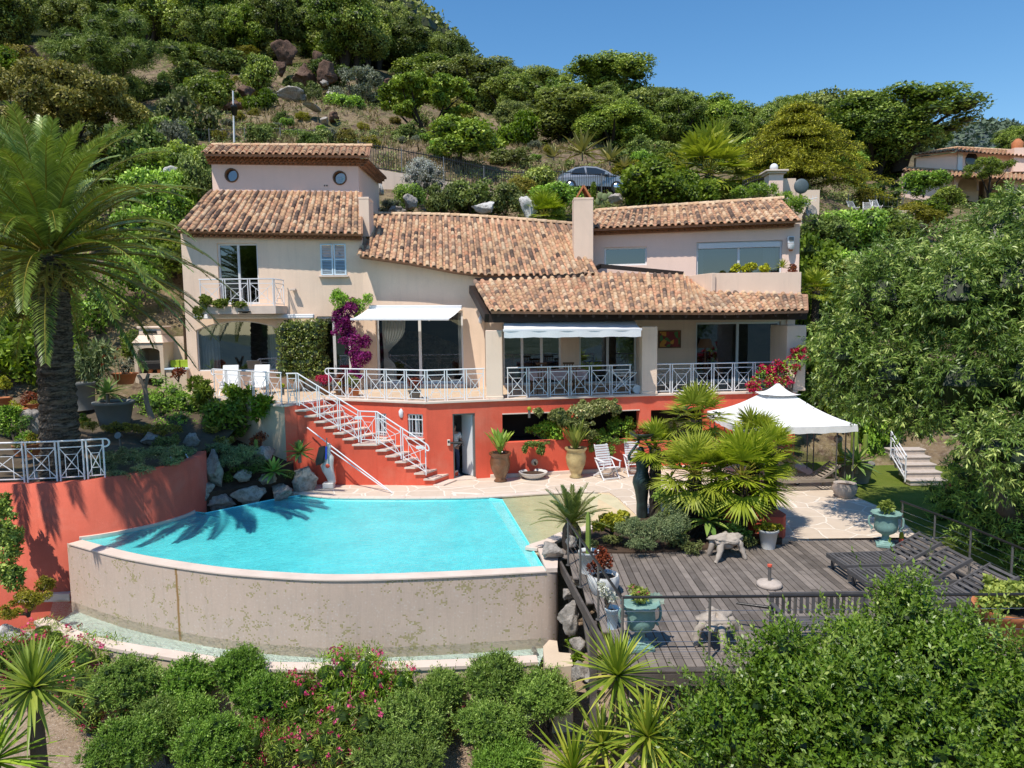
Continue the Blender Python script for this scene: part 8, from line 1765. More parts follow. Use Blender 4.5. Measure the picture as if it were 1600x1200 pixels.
# adirondack style slatted chairs by the red wall
def slat_chair(x,y,yaw,label):
 o = thing('garden_chair',(x,y,0),label,'chair','white slatted garden chairs by the red wall',yaw)
 def loc(mb,nm,bev=.006): me = mb.mesh(nm); me.materials.append(M['rail']); return bevel(link(nm,me,o),bev)
 mb = MB()
 for k in range(6): mb.box((0,-.42+.09*k,.42-.018*k),(.52,.075,.022))
 loc(mb,'seat'); mb = MB()
 for k in range(9): z = .42+.075*k; y_ = .06+.033*k; mb.bar((-.25,y_,z),(.25,y_,z),.022,.06)
 for sx in (-.22,.22): mb.bar((sx,.08,.34),(sx,.39,1.06),.035,.03)
 loc(mb,'backrest')
 for sx in (-.29,.29):
  mb = MB(); mb.bar((sx,-.45,0),(sx,.18,.60),.03,.05); loc(mb,'leg'); mb = MB(); mb.bar((sx *.92,.35,0),(sx *.92,-.42,.40),.03,.05); loc(mb,'leg'); mb = MB(); mb.bar((sx,-.48,.62),(sx,.2,.64),.07,.025); mb.bar((sx,-.42,.38),(sx,-.44,.6),.035,.04); loc(mb,'armrest')
 mb = MB(); mb.bar((-.29,-.43,.06),(.29,-.43,.06),.03,.03); mb.bar((-.27,.33,.05),(.27,.33,.05),.03,.03); loc(mb,'stretcher')
slat_chair(3.05,23.0,.35,'white slatted garden chair right of the ochre jar'); slat_chair(4.05,23.45,.1,'white slatted garden chair partly behind the bronze statue')
# glazed jars and stone basin
JP = [(.20,0),(.24,.03),(.17,.10),(.22,.2),(.33,.45),(.37,.68),(.33,.86),(.36,.92),(.40,.95),(.40,1.0)]
pot('glazed_jar',G0(782,752),[(r *.92,z *.95) for r,z in JP],'jar_brown','dark brown glazed jar with strelitzia beside the open door',cat='jar'); pot('glazed_jar',G0(900,746),[(r *.92,z) for r,z in JP],'jar_ochre','ochre yellow glazed jar with strelitzia before the red wall',cat='jar')
def leafy(px,py,label,n=34,L=.7):
 c = G0(px,py)+V((0,0,.9)); o = thing('strelitzia',tuple(c),label,'plant'); mb = MB(); r_ = random.Random(px)
 for k in range(n): a = k *2.4; el = r_.uniform(.9,1.45); d = V((math.cos(a)*math.cos(el),math.sin(a)*math.cos(el),math.sin(el))); e = c +d *L *r_.uniform(.4,.8); mb.tube([c,e],.008,4,.4,False); strap(mb,e,d,L *.55,.13,.35,r_.uniform(.3,.9),4,.2)
 mb.build('leaves',LF['dark'] if px < 800 else LF['oakb'],o)
leafy(782,752,'strelitzia plant growing in the dark brown jar'); leafy(900,746,'strelitzia plant growing in the ochre jar',40,.85)
o = pot('stone_basin',G0(833,747),[(.24,0),(.36,.08),(.46,.17),(.48,.22)],'stone','shallow white stone basin at the foot of the red wall',cat='basin')
# sculpture (white, wavy, with a hole) and snorkel gear hung on it
c = G0(508,768); c = V((c.x,22.05,0)); o = thing('sculpture',tuple(c),'white wavy stone sculpture with a red dot beside the staircase wall','sculpture'); mb = MB(); mb.box(c +V((0,0,.09)),(.34,.3,.18)); mb.build('plinth',M['stone'],o,bev=.02)
mb = MB(); pr = [(.10,.12,.18),(.06,.15,.35),(-.02,.19,.55),(-.04,.20,.72),(.03,.15,.88),(.06,.13,1.0),(-.02,.12,1.1),(-.03,.10,1.22),(.05,.10,1.32),(.04,.04,1.42)]; vs = []; m = 12
for dx,w_,z in pr:
 for k in range(m): a = 2*math.pi *k /m; vs.append(c +V((dx +w_ *math.cos(a),.09*math.sin(a),z)))
mb.add(vs,[(j *m +k,j *m +(k +1) % m,(j +1)*m +(k +1) % m,(j +1)*m +k) for j in range(len(pr)-1) for k in range(m)],.5,True); mb.build('body',M['stone'],o); mb = MB(); mb.ball(c +V((.0,-.09,.72)),(.07,.03,.07),12,8); mb.build('dot',M['red'],o)
o = thing('swim_fins',tuple(c +V((-.12,-.12,1.0))),'black swim fins with blue edge hanging on the white sculpture','fins')
for k in range(2):
 mb = MB(); q = c +V((-.10-.05*k,-.13-.04*k,1.38)); mb.add([q +V((.05,0,0)),q +V((.12,0,-.1)),q +V((.0,-.02,-.55)),q +V((-.18,-.02,-.62)),q +V((-.2,-.02,-.5)),q +V((-.08,0,-.05))],[(0,5,4,3,2,1),(1,2,3,4,5,0)]); mb.build('fin',M['metal_dark'],o)
mb = MB(); mb.bar(c +V((.0,-.15,1.35)),c +V((-.02,-.16,.95)),.05,.02); mb.build('blue_edge',rough_mat('blue_rubber',(.02,.06,.45),.5,.05),o); mb = MB(); mb.tube([c +V((.0,-.12,1.3)),c +V((.02,-.13,1.62))],.018,6); mb.build('snorkel',M['grey_metal'],o)
for a,b_,l in ((PY(480,668,22.35),PZ(613,770,.02),'long white pool pole leaning along the red staircase wall, upper one'),(PY(512,700,22.05),PZ(603,765,.02),'white pool pole leaning behind the sculpture, lower one')):
 mb = MB(); mb.tube([a,b_],.02,8); tag(mb.build('pool_pole',M['rail'],None,tuple(b_)),l,'pole')
# bronze statue: woman carrying a bowl on her raised arms
def statue():
 c = PZ(1003,808,0.04); c = V((c.x,c.y,.04)); o = thing('bronze_statue',tuple(c),'dark bronze statue of a standing woman holding up a bowl','statue'); s_ = 1.0
 br = rough_mat('dark_bronze',(.050,.068,.068),.38,.35,6,.25,30,metal=.55,spec=.5,dirt=(.08,.17,.15),dirt_amt=.6)
 mb = MB(); pr = [(0,.14,.11,0),(0,.15,.12,.12),(.0,.145,.115,.40),(-.01,.18,.15,.70),(-.02,.235,.20,.93),(-.02,.22,.18,1.05),(.0,.16,.12,1.22),(.01,.165,.12,1.34),(.01,.185,.12,1.46),(.01,.16,.10,1.55),(.01,.065,.06,1.62),(.0,.06,.055,1.68)]; m = 18; vs = []
 for dx,a,b_,z in pr:
  for k in range(m): t_ = 2*math.pi *k /m; leg = .22*max(0,1-z /.9)*abs(math.cos(t_)) ** 8; groove = (1-.25*max(0,1-z /.95)*math.exp(-(math.cos(t_)/.25) ** 2)); vs.append(c +V((dx +a *math.cos(t_),b_ *math.sin(t_)*groove,z)))
 mb.add(vs,[(j *m +k,j *m +(k +1) % m,(j +1)*m +(k +1) % m,(j +1)*m +k) for j in range(len(pr)-1) for k in range(m)],.5,True); mb.ball(c +V((-.04,-.02,1.76)),(.095,.11,.125),14,10); mb.ball(c +V((-.02,.08,1.78)),(.07,.07,.07),10,8)
 mb.ball(c +V((-.05,-.125,1.75)),(.018,.025,.03),8,6)
 for s2,el in ((-1,(-.36,-.05,1.62)),(1,(.22,-.02,1.80))):
  sh = c +V((s2 *.17,0,1.50)); e = c +V(el); h = c +V((s2 *.08,0,2.02)); mb.tube(smooth_pts([sh,e,h],10),[.052-.002*i for i in range(11)],10)
  for f in range(5): mb.tube([h,h +V((s2 *.03+.022*(f -2),-.02+.012*f,.09))],[.013,.009],5)
 mb.build('figure',br,o); mb = MB(); mb.lathe([(.05,2.06),(.14,2.09),(.27,2.17),(.34,2.24),(.33,2.25),(.2,2.19)],tuple(c),20); mb.build('bowl',br,o); bush('bowl_succulent',[((c.x,c.y,2.3),(.25,.25,.10))],420,.09,.05,'rust','russet rosettes in the bowl of the bronze statue',jit=.6,core=.4)
statue()
# red pier by the dwarf palms
mb = MB(); q = G0(1222,842); mb.prism([(q.x -.35,q.y +.05),(q.x +.02,q.y),(q.x +.16,q.y +.2),(q.x -.1,q.y +1.3),(q.x -.9,q.y +2.0),(q.x -1.1,q.y +1.8)],0,.5,top=lambda x,y: .52+.10*max(0,y -q.y)); tag(mb.build('red_low_wall',M['red'],None,(q.x,q.y,0),.02),'low curved red garden wall behind the white pot on the deck','wall')
# gazebo
def gazebo():
 x0,x1,y0,y1 = 6.75,10.1,20.75,24.0; xm,ym = (x0 +x1)/2,(y0 +y1)/2; ze,zp = 2.02,2.95; o = thing('gazebo',(xm,ym,0),'white canvas gazebo with grey metal posts on the stone terrace','gazebo')
 for cx,cy,sx,sy in ((x0,y0,1,1),(x1,y0,-1,1),(x0,y1,1,-1),(x1,y1,-1,-1)):
  mb = MB();
  for dx,dy in ((0,0),(.5*sx,0),(0,.5*sy)): mb.bar((cx +dx,cy +dy,0),(cx +dx,cy +dy,ze),.03,.03)
  for z in (.25,ze -.12): mb.bar((cx,cy,z),(cx +.5*sx,cy,z),.024,.024); mb.bar((cx,cy,z),(cx,cy +.5*sy,z),.024,.024)
  mb.build('post',M['grey_metal'],o)
 def tier(h0,h1,s0,s1,nm,ov=.0):
  mb = MB(); K,N = 8,10;
  for a,b_ in (((-1,-1),(1,-1)),((1,-1),(1,1)),((1,1),(-1,1)),((-1,1),(-1,-1))):
   vs = []
   for j in range(K +1):
    u = j /K; s_ = lerp(s0,s1,u); z = lerp(h0,h1,u)-.10*math.sin(u *math.pi)
    for i in range(N +1): t_ = i /N; fx,fy = lerp(a[0],b_[0],t_),lerp(a[1],b_[1],t_); vs.append((xm +fx *s_ *(x1 -x0 +.16)/2,ym +fy *s_ *(y1 -y0 +.16)/2,z -.05*math.sin(t_ *math.pi)*(1-u)*.8))
   mb.add(vs,[(j *(N +1)+i,j *(N +1)+i +1,(j +1)*(N +1)+i +1,(j +1)*(N +1)+i) for j in range(K) for i in range(N)],.5,True)
  return mb.build(nm,M['canvas'],o)
 tier(ze,zp -.18,1,.22,'canopy'); tier(zp -.14,zp +.16,.31,.02,'vent_canopy'); mb = MB()
 for a,b_ in (((x0,y0),(x1,y0)),((x1,y0),(x1,y1)),((x1,y1),(x0,y1)),((x0,y1),(x0,y0))):
  vs = []; N = 26; ox,oy = (b_[1]-a[1]),-(b_[0]-a[0]); l_ = math.hypot(ox,oy); ox,oy = ox /l_ *.085,oy /l_ *.085
  for i in range(N +1): t_ = i /N; s_ =-.05*math.sin(t_ *math.pi)*.8; px_,py_ = lerp(a[0],b_[0],t_)+ox +(lerp(-1,1,t_))*.08*(b_[0]-a[0])/l_,lerp(a[1],b_[1],t_)+oy +lerp(-1,1,t_)*.08*(b_[1]-a[1])/l_; w_ = .012*math.sin(i *1.9); vs += [(px_,py_,ze +s_ +.002),(px_ +w_,py_ +w_,ze +s_ -.2+.012*math.sin(i *1.3))]
  mb.add(vs,[(2*i,2*i +2,2*i +3,2*i +1) for i in range(N)],.5,True)
 mb.build('valance',M['canvas'],o); mb = MB(); mb.tube([(x1 -.35,y0 +.25,1.65),(x1 -.35,y0 +.25,1.9)],.01,5); mb.ball((x1 -.35,y0 +.25,1.55),.13,12,8); mb.build('hanging_lantern',M['grey_metal'],o)
gazebo()
# wooden slatted loungers: two with wheels under the gazebo and four on the deck
def lounger(name,c,yaw,label,mat,h=.32,back=.55,wheels=False,group=None,L=1.95,W_=.66,bl=.75):
 o = thing(name,tuple(c),label,'lounger',group,yaw)
 def loc(mb,nm,m_=mat,par=None): me = mb.mesh(nm); me.materials.append(M[m_]); return link(nm,me,par or o)
 mb = MB(); Ls = L -bl; n = int(Ls /.095)
 for k in range(n): mb.box((.05+Ls *(k +.5)/n,0,h),(.054,W_ -.06,.022),0,rnd.uniform(.2,.9))
 loc(mb,'seat'); mb = MB(); ca,sa = math.cos(back),math.sin(back); n = int(bl /.095)
 for k in range(n): s_ = bl *(k +.5)/n; p = V((Ls +s_ *ca,0,h +s_ *sa)); mb.bar(p +V((0,-W_ /2+.03,0)),p +V((0,W_ /2-.03,0)),.054,.022,up=(-sa,0,ca),t=rnd.uniform(.2,.9))
 for y in (-W_ /2+.025,W_ /2-.025): mb.bar((Ls,y,h -.01),(Ls +bl *ca,y,h +bl *sa -.01),.04,.06,t=.4)
 loc(mb,'backrest'); mb = MB()
 for y in (-W_ /2,W_ /2): mb.bar((0,y,h -.03),(L -.05,y,h -.03),.045,.09,t=.5)
 for x in (.02,L -.07): mb.bar((x,-W_ /2,h -.031),(x,W_ /2,h -.031),.045,.088,t=.5)
 loc(mb,'frame')
 for x in ((.12,L -.35) if not wheels else (.12,)):
  for y in (-W_ /2+.03,W_ /2-.03): mb = MB(); mb.bar((x,y,0),(x,y,h -.05),.055,.055); loc(mb,'leg')
 mb = MB(); q = bl *.62;
 for y in (-.22,.22): mb.bar((Ls +q *ca,y,h +q *sa -.03),(Ls +q *ca +.12,y,h -.02),.03,.03)
 loc(mb,'prop')
 if wheels:
  for y in (-W_ /2-.04,W_ /2+.04): mb = MB(); mb.cyl((L -.35,y -.025,.11),(L -.35,y +.025,.11),.11,n=18); w_ = loc(mb,'wheel','metal_dark'); mb = MB(); mb.cyl((L -.35,y -.03,.11),(L -.35,y +.03,.11),.065,n=14); loc(mb,'hub','white',w_)
 return o
M['wood_grey'] = rough_mat('dark_grey_lounger_wood',(.10,.094,.094),.7,.25,4,.3,40,tint=.6)
for k,(x,y,rz,l) in enumerate(((6.55,14.05,.06,'dark slatted lounger farthest from the viewer on the deck'),(6.55,13.15,.03,'dark slatted lounger second from the back on the deck'),(6.75,12.15,.06,'dark slatted lounger third from the back on the deck'),(6.95,11.15,.1,'dark slatted lounger nearest the front railing of the deck'))): lounger('deck_lounger',(x,y,0),rz,l,'wood_grey',group='dark slatted deck loungers',back=.5,L=2.1,W_=.72,bl=.85)
lounger('wheeled_lounger',(10.05,21.5,0),math.pi -.12,'weathered wooden lounger on wheels under the gazebo','wood_old',.34,.6,False,'wheeled wooden loungers')
lounger('wheeled_lounger',(7.2,21.95,0),.05,'weathered wooden lounger further back under the gazebo','wood_old',.34,.75,True,'wheeled wooden loungers')
for q in [o_ for o_ in COL.objects if o_.get('label','').endswith('wheels under the gazebo')]: bpy.data.objects[q.name].rotation_euler.z = 0.06; q.location = (8.0,21.15,0)
# bench
def bench():
 c = V((4.3,11.2,0)); o = thing('bench',tuple(c),'dark wooden bench with arms behind the front railing of the deck','bench'); m_ = M['wood_grey']
 mb = MB(); [mb.box(c +V((.8,.1+.09*k,.43)),(1.5,.07,.025),0,rnd.random()) for k in range(5)]; mb.build('seat',m_,o); mb = MB(); [mb.box(c +V((.1+.1*k,.56,.66)),(.05,.025,.38),0,rnd.random()) for k in range(15)]; mb.bar(c +V((.03,.57,.88)),c +V((1.57,.57,.88)),.04,.08); mb.build('backrest',m_,o)
 for x in (.02,1.58):
  mb = MB(); mb.bar(c +V((x,.05,0)),c +V((x,.05,.66)),.06,.06); mb.build('leg',m_,o); mb = MB(); mb.bar(c +V((x,.57,0)),c +V((x,.6,.9)),.06,.06); mb.build('leg',m_,o); mb = MB(); mb.bar(c +V((x,-.02,.67)),c +V((x,.58,.69)),.07,.035); mb.build('armrest',m_,o)
bench()
for q in [o_ for o_ in COL.objects if o_.name == 'bench']: q.location = (4.25,10.85,0); q.scale = (1,.9,.8)
mb = MB(); a = V((3.75,11.6,.46)); mb.tube([a,a +V((.5,-.25,.02))],[.02,.03],8); tag(mb.build('rolled_parasol',M['metal_dark'],None,tuple(a)),'black rolled parasol resting on the bench seat, tip sticking out','parasol')
# driftwood stools
from mathutils.noise import noise as mnoise
def driftwood(c,s_,yaw,label,seed):
 r_ = random.Random(seed); o = thing('driftwood_stool',tuple(c),label,'stool',None,yaw); mb = MB(); mb.ball((0,0,.40*s_),(.36*s_,.26*s_,.10*s_),40,18,fn=lambda d: 1+.20*math.sin(5*math.atan2(d.y,d.x)+seed)+.28*mnoise(d *2.6+V((seed,0,0)))+.14*mnoise(d *7)); mb.ball((0,0,.30*s_),(.2*s_,.17*s_,.12*s_),12,8)
 me = mb.mesh('seat'); me.materials.append(M['driftwood']); link('seat',me,o)
 for k in range(5):
  a = k *1.2566+r_.uniform(-.3,.3); d = V((math.cos(a),math.sin(a)*.8,0)); mb = MB(); R_ = r_.uniform(.42,.55)*s_; mb.tube(smooth_pts([d *.12*s_ +V((0,0,.34*s_)),d *.3*s_ +V((0,0,.36*s_)),d *R_ *.85+V((r_.uniform(-.04,.04),r_.uniform(-.04,.04),.20*s_)),d *R_ +V((0,0,.0))],9),[(.10-.0065*i)*s_ *r_.uniform(.65,1.25) for i in range(10)],8); me = mb.mesh('leg'); me.materials.append(M['driftwood']); link('leg',me,o)
driftwood(G0(1137,872)+V((0,.1,0)),1.0,.4,'driftwood stool beside the large agave',2); driftwood(G0(1122,1010)+V((0,.15,0)),.98,1.1,'driftwood stool behind the front deck railing',5)
# parasol base
c = G0(1202,916); o = thing('parasol_base',tuple(c),'round stone parasol base with short rusty tube on the deck','parasol base'); mb = MB(); mb.lathe([(.22,0),(.25,.04),(.22,.09),(.08,.12)],tuple(c),24); mb.build('stone',M['stone_pink'],o); mb = MB(); mb.tube([c +V((0,0,.1)),c +V((0,0,.42))],.032,12); mb.build('tube',M['grey_metal'],o); mb = MB(); mb.cyl(c +V((0,0,.40)),c +V((0,0,.44)),.045,n=12); mb.build('collar',M['red'],o)
# urns
UP = [(.02,.0),(.09,.22),(.075,.27),(.10,.30),(.20,.36),(.26,.44),(.27,.55),(.255,.72),(.30,.80),(.355,.84),(.34,.86),(.28,.82)]
def urn(c,s_,label,yaw,shell):
 o = thing('garden_urn',tuple(c),label,'urn',None,yaw)
 def loc(mb,nm,m_='verdigris',par=None): me = mb.mesh(nm); me.materials.append(M[m_] if isinstance(m_,str) else m_); return link(nm,me,par or o)
 mb = MB(); mb.box((0,0,.04*s_),(.42*s_,.42*s_,.08*s_)); mb.box((0,0,.11*s_),(.34*s_,.34*s_,.07*s_),taper=.7); mb.lathe([(.15*s_,.13*s_),(.09*s_,.17*s_),(.075*s_,.24*s_)],(0,0,0),16); q = loc(mb,'foot'); bevel(q,.012)
 mb = MB(); mb.lathe([(r *s_,z *s_) for r,z in UP[1:]],(0,0,0),36,wave=lambda a,z: (.05*math.cos(a *12)*min(1,max(0,(z /s_ -.72)/.1))+(.025*math.cos(a *18) if z /s_ < .5 else 0))); loc(mb,'vessel')
 for sx in (-1,1): mb = MB(); mb.tube(smooth_pts([(sx *.25*s_,0,.74*s_),(sx *.37*s_,0,.72*s_),(sx *.37*s_,0,.52*s_),(sx *.30*s_,0,.46*s_),(sx *.33*s_,0,.40*s_)],12),.026*s_,8); loc(mb,'handle')
 mb = MB(); mb.lathe([(.001,.81*s_),(.29*s_,.80*s_)],(0,0,0),20,cap=False); loc(mb,'soil','soil')
 if shell:
  mb = MB(); m = 16; vs = [(.2*s_,.0,.80*s_)]
  for k in range(m +1): a = math.pi *(k /m)*1.1-.15; r = .25*s_ *(1+.06*math.cos(k *math.pi)); vs.append((.26*s_ +math.cos(a)*r *.7,-.03+.04*math.sin(k *math.pi),.82*s_ +math.sin(a)*r *.8))
  mb.add(vs,[(0,k +1,k +2) for k in range(m)]); loc(mb,'shell_ornament',rough_mat('pale_shell',(.52,.62,.50),.6,.1))
 return o
c = G0(1000,1012); urn(c,.90,'turquoise urn with pink flowers and a shell at the front deck corner',.15,True); bush('urn_flowers',[((c.x,c.y,.87),(.2,.18,.14))],800,.07,.025,'oakb','green plant with pink blooms in the front turquoise urn',jit=.8,core=.4,flowers='pink',nf=64,fs=.04)
c = G0(1383,853); urn(c,.92,'turquoise urn with leafy plant at the back edge of the deck',-.4,False); bush('urn_plant',[((c.x,c.y,.9),(.2,.18,.14))],300,.10,.045,'oakb','small leafy plant in the back turquoise urn',jit=.8,core=.3)
# pots on the deck
c = G0(944,930)+V((.0,.1,0)); pot('textured_pot',c,[(.19,0),(.26,.10),(.30,.24),(.30,.34),(.285,.38)],'pot_white','white textured round pot with russet plant on the deck',n=40,wave=lambda a,z: .035*math.sin(a *13+(int(z *22) % 2)*math.pi)*math.sin(z *70)); bush('russet_plant',[((c.x,c.y +.0,.62),(.27,.25,.28))],1100,.055,.035,'rust','russet leaved jade plant in the white textured pot',jit=.8,core=.25)
c = G0(921,897)+V((0,.1,0)); pot('pale_pot',c,cone(.16,.2,.46),'pot_white','pale conical pot with slim cactus at the deck corner'); c = G0(1200,856); pot('white_pot',c,cone(.15,.215,.44),'pot_white','white bucket pot with yellowish succulents by the red low wall'); bush('pale_succulent',[((c.x,c.y,.50),(.26,.22,.09)),((c.x +.25,c.y,.46),(.09,.09,.08)),((c.x -.22,c.y,.46),(.1,.1,.08))],420,.07,.045,'yellow','yellowish succulent in the white bucket pot',jit=.6,core=.4)
c = G0(958,985)+V((0,.1,0)); pot('glass_vase',c,cone(.08,.11,.36),M['blue'],'slim pale blue vase with cream flowers beside the front urn',cat='vase'); bush('vase_flowers',[((c.x -.12,c.y,.62),(.10,.10,.10)),((c.x,c.y,.52),(.12,.1,.10)),((c.x -.18,c.y,.74),(.07,.07,.07))],420,.05,.04,'white','cream coloured blooms in the slim pale blue vase',jit=.9,core=.3)
c = V((1.72,10.75,0)); o = thing('bollard_light',tuple(c),'dark bollard light with frosted top at the front deck corner','lamp'); mb = MB(); mb.cyl(c,c +V((0,0,.42)),.05,n=14); mb.build('column',M['metal_dark'],o); mb = MB(); mb.cyl(c +V((0,0,.421)),c +V((0,0,.63)),.052,n=14); mb.build('diffuser',M['coping'],o); mb = MB(); mb.cyl(c +V((0,0,.631)),c +V((0,0,.67)),.056,n=14); mb.build('cap',M['grey_metal'],o)
c = G0(1408,852); o = thing('bottle',tuple(c),'clear bottle with yellow and red label standing by the deck railing post','bottle'); mb = MB(); mb.lathe([(.05,0),(.05,.17)],tuple(c),12); mb.build('base',M['red'],o); mb = MB(); mb.lathe([(.05,.171),(.05,.25),(.02,.32)],tuple(c),12); mb.build('shoulder',LF['aeon'],o); mb = MB(); mb.lathe([(.018,.321),(.018,.42)],tuple(c),10); mb.build('neck',M['white'],o)
c = PZ(1580,1012,0)+V((.1,.2,0)); pot('big_terracotta_pot',c,[(.34,0),(.42,.2),(.47,.46),(.53,.47),(.54,.60)],'terracotta','big terracotta pot with green plant at the right edge of the deck',n=30); bush('pot_plant',[((c.x,c.y,.78),(.5,.45,.24)),((c.x -.3,c.y,.72),(.25,.3,.16))],2400,.10,.075,'oakb','round green geranium like plant in the big terracotta pot',jit=.7,core=.5)
pot('lawn_pot',G0(1335,752),cone(.40,.55,.62),'pot_grey','large grey pot with pale agave on the lawn'); pot('lawn_pot',G0(1322,778)+V((0,.1,0)),[(.20,0),(.30,.12),(.34,.30),(.30,.40),(.31,.42)],'stone_pink','low stone pot with small agave by the gazebo post'); bush('yellow_tuft',[pb(1313,720,22.0,9,8,12)],260,.10,.05,'aeon','yellow succulent beside the tall bristly cactus')
# garden steps at the right with white rail
o = thing('garden_steps',tuple(G0(1435,752)),'pale stone garden steps under the big drooping tree','steps'); q = G0(1440,757)
for k in range(5): mb = MB(); mb.box((q.x +.1+.03*k,q.y +.35*k,.09+.17*k),(1.1,.40,.17)); mb.box((q.x +.1+.03*k,q.y +.35*k -.01,.165+.17*k),(1.16,.44,.05)); mb.build('step',M['stone_pink'],o,bev=.015)
balustrade('steps_railing',[(q.x -.5,q.y,.1),(q.x -.42,q.y +1.1,.7)],'white railing along the stone garden steps',None,1.2,.8)
# ================================================================== terrace furniture under the porch
def dining():
 c = V((1.6,25.2,T)); o = thing('dining_table',tuple(c),'dining table with pale pink cloth under the porch','table'); mb = MB(); mb.box(c +V((0,0,.74)),(2.0,.95,.04)); mb.build('table_top',M['wood_mid'],o)
 for sx in (-.9,.9):
  for sy in (-.4,.4): mb = MB(); mb.box(c +V((sx,sy,.36)),(.06,.06,.72)); mb.build('leg',M['wood_mid'],o)
 mb = MB(); n = 14; vs = [] ; pink = rough_mat('pink_cloth',(.55,.40,.42),.9,.25,6,.1)
 mb.box(c +V((0,0,.772)),(2.08,1.0,.012));
 for sy in (-.51,.51):
  vs = []
  for i in range(21): x =-1.04+2.08*i /20; w_ = .02*math.sin(i *1.7); vs += [c +V((x,sy,.775)),c +V((x,sy *1.03+w_,.50-.04*math.sin(i *.8)))]
  mb.add(vs,[(2*i,2*i +2,2*i +3,2*i +1) for i in range(20)],.5,True)
 tag(mb.build('tablecloth',pink,None,tuple(c +V((0,0,.76)))),'pale pink cloth draped over the porch dining table','tablecloth')
 for k,(dx,dy,rz,l) in enumerate(((-.55,-.85,math.pi,'wooden dining chair at the near left of the porch table'),(.45,-.85,math.pi,'wooden dining chair at the near right of the porch table'),(-.5,.85,0,'wooden dining chair behind the porch table, left'),(.5,.85,0,'wooden dining chair behind the porch table, right'))):
  ch = thing('dining_chair',tuple(c +V((dx,dy,0))),l,'chair','wooden dining chairs under the porch',rz)
  def loc(mb,nm): me = mb.mesh(nm); me.materials.append(M['wood_mid']); return link(nm,me,ch)
  mb = MB(); mb.box((0,0,.45),(.42,.42,.035)); loc(mb,'seat'); mb = MB(); [mb.box((-.15+.1*q,.2,.72),(.04,.02,.44)) for q in range(4)]; mb.box((0,.2,.95),(.42,.03,.07)); loc(mb,'backrest')
  for sx in (-.18,.18):
   for sy in (-.18,.19): mb = MB(); mb.box((sx,sy,.22),(.035,.035,.44)); loc(mb,'leg')
dining()
c = PZ(978,616,T)+V((0,.45,0)); o = thing('serving_trolley',tuple(c),'white folding serving trolley with big wheel by the second pillar','trolley'); mb = MB(); mb.box(c +V((0,0,.72)),(.85,.45,.03)); mb.box(c +V((0,0,.30)),(.8,.42,.03)); mb.build('tray',M['white'],o,bev=.008)
for sy in (-.21,.21): mb = MB(); mb.bar(c +V((-.4,sy,.05)),c +V((.4,sy,.71)),.03,.03); mb.bar(c +V((.4,sy *.95,.05)),c +V((-.4,sy *.95,.71)),.03,.03); mb.build('leg',M['white'],o)
for sy in (-.25,.25): mb = MB(); mb.cyl(c +V((.42,sy -.02,.15)),c +V((.42,sy +.02,.15)),.15,n=20); mb.build('wheel',M['white'],o)
for px,py,Yq,s_,m_,lbl,mt in ((508,612,25.2,.24,'rust','crimson flowering pot plant at the stair head','wood_mid'),(533,612,25.0,.24,'rust','russet jade plant in a pot behind the railing by the stair head','wood_mid'),(553,614,24.7,.22,'maquis','olive green jade plant behind the railing below the bougainvillea','terracotta'),(648,622,23.6,.22,'rust','russet jade plant behind the railing near the first pillar','pot_grey')):
 c = PY(px,py,Yq); c = V((c.x,Yq,T)); pot('terrace_pot',c,cone(s_ *.7,s_ *.95,s_ *1.3),mt,'pot of the '+lbl.split(' in a pot')[0]); bush('terrace_plant',[((c.x,c.y,T +s_ *1.3+.22),(.3,.28,.26))],700,.06,.04,m_ if px != 508 else 'redf',lbl,jit=.8,core=.3)
for px,py,Yq,l in ((442,605,22.9,'yellow topped lantern at the corner of the left terrace'),(530,602,24.5,'yellow topped lantern by the stair head railing'),(827,641,23.1,'yellow lamp standing on the ledge of the left red wall opening')):
 c = PY(px,py,Yq); o = thing('lantern',tuple(c -V((0,0,.25))),l,'lantern'); mb = MB(); mb.cyl(c -V((0,0,.25)),c,.045,n=10); mb.build('body',M['grey_metal'],o); mb = MB(); mb.ball(c +V((0,0,.05)),.075,10,8); mb.build('globe',LF['aeon'],o)
c = PW.p(*PW.sz(1095,565),.5); c = V((c.x,c.y,T)); o = thing('floor_lamp',tuple(c),'floor lamp with dark shade at the left of the porch window','lamp'); mb = MB(); mb.lathe([(.14,0),(.03,.05),(.06,.5),(.03,.9),(.02,1.45)],tuple(c),12); mb.build('stand',M['wood_mid'],o); mb = MB(); mb.lathe([(.30,1.42),(.2,1.75)],tuple(c),16,cap=False); mb.build('lamp_shade',M['wood_mid'],o)
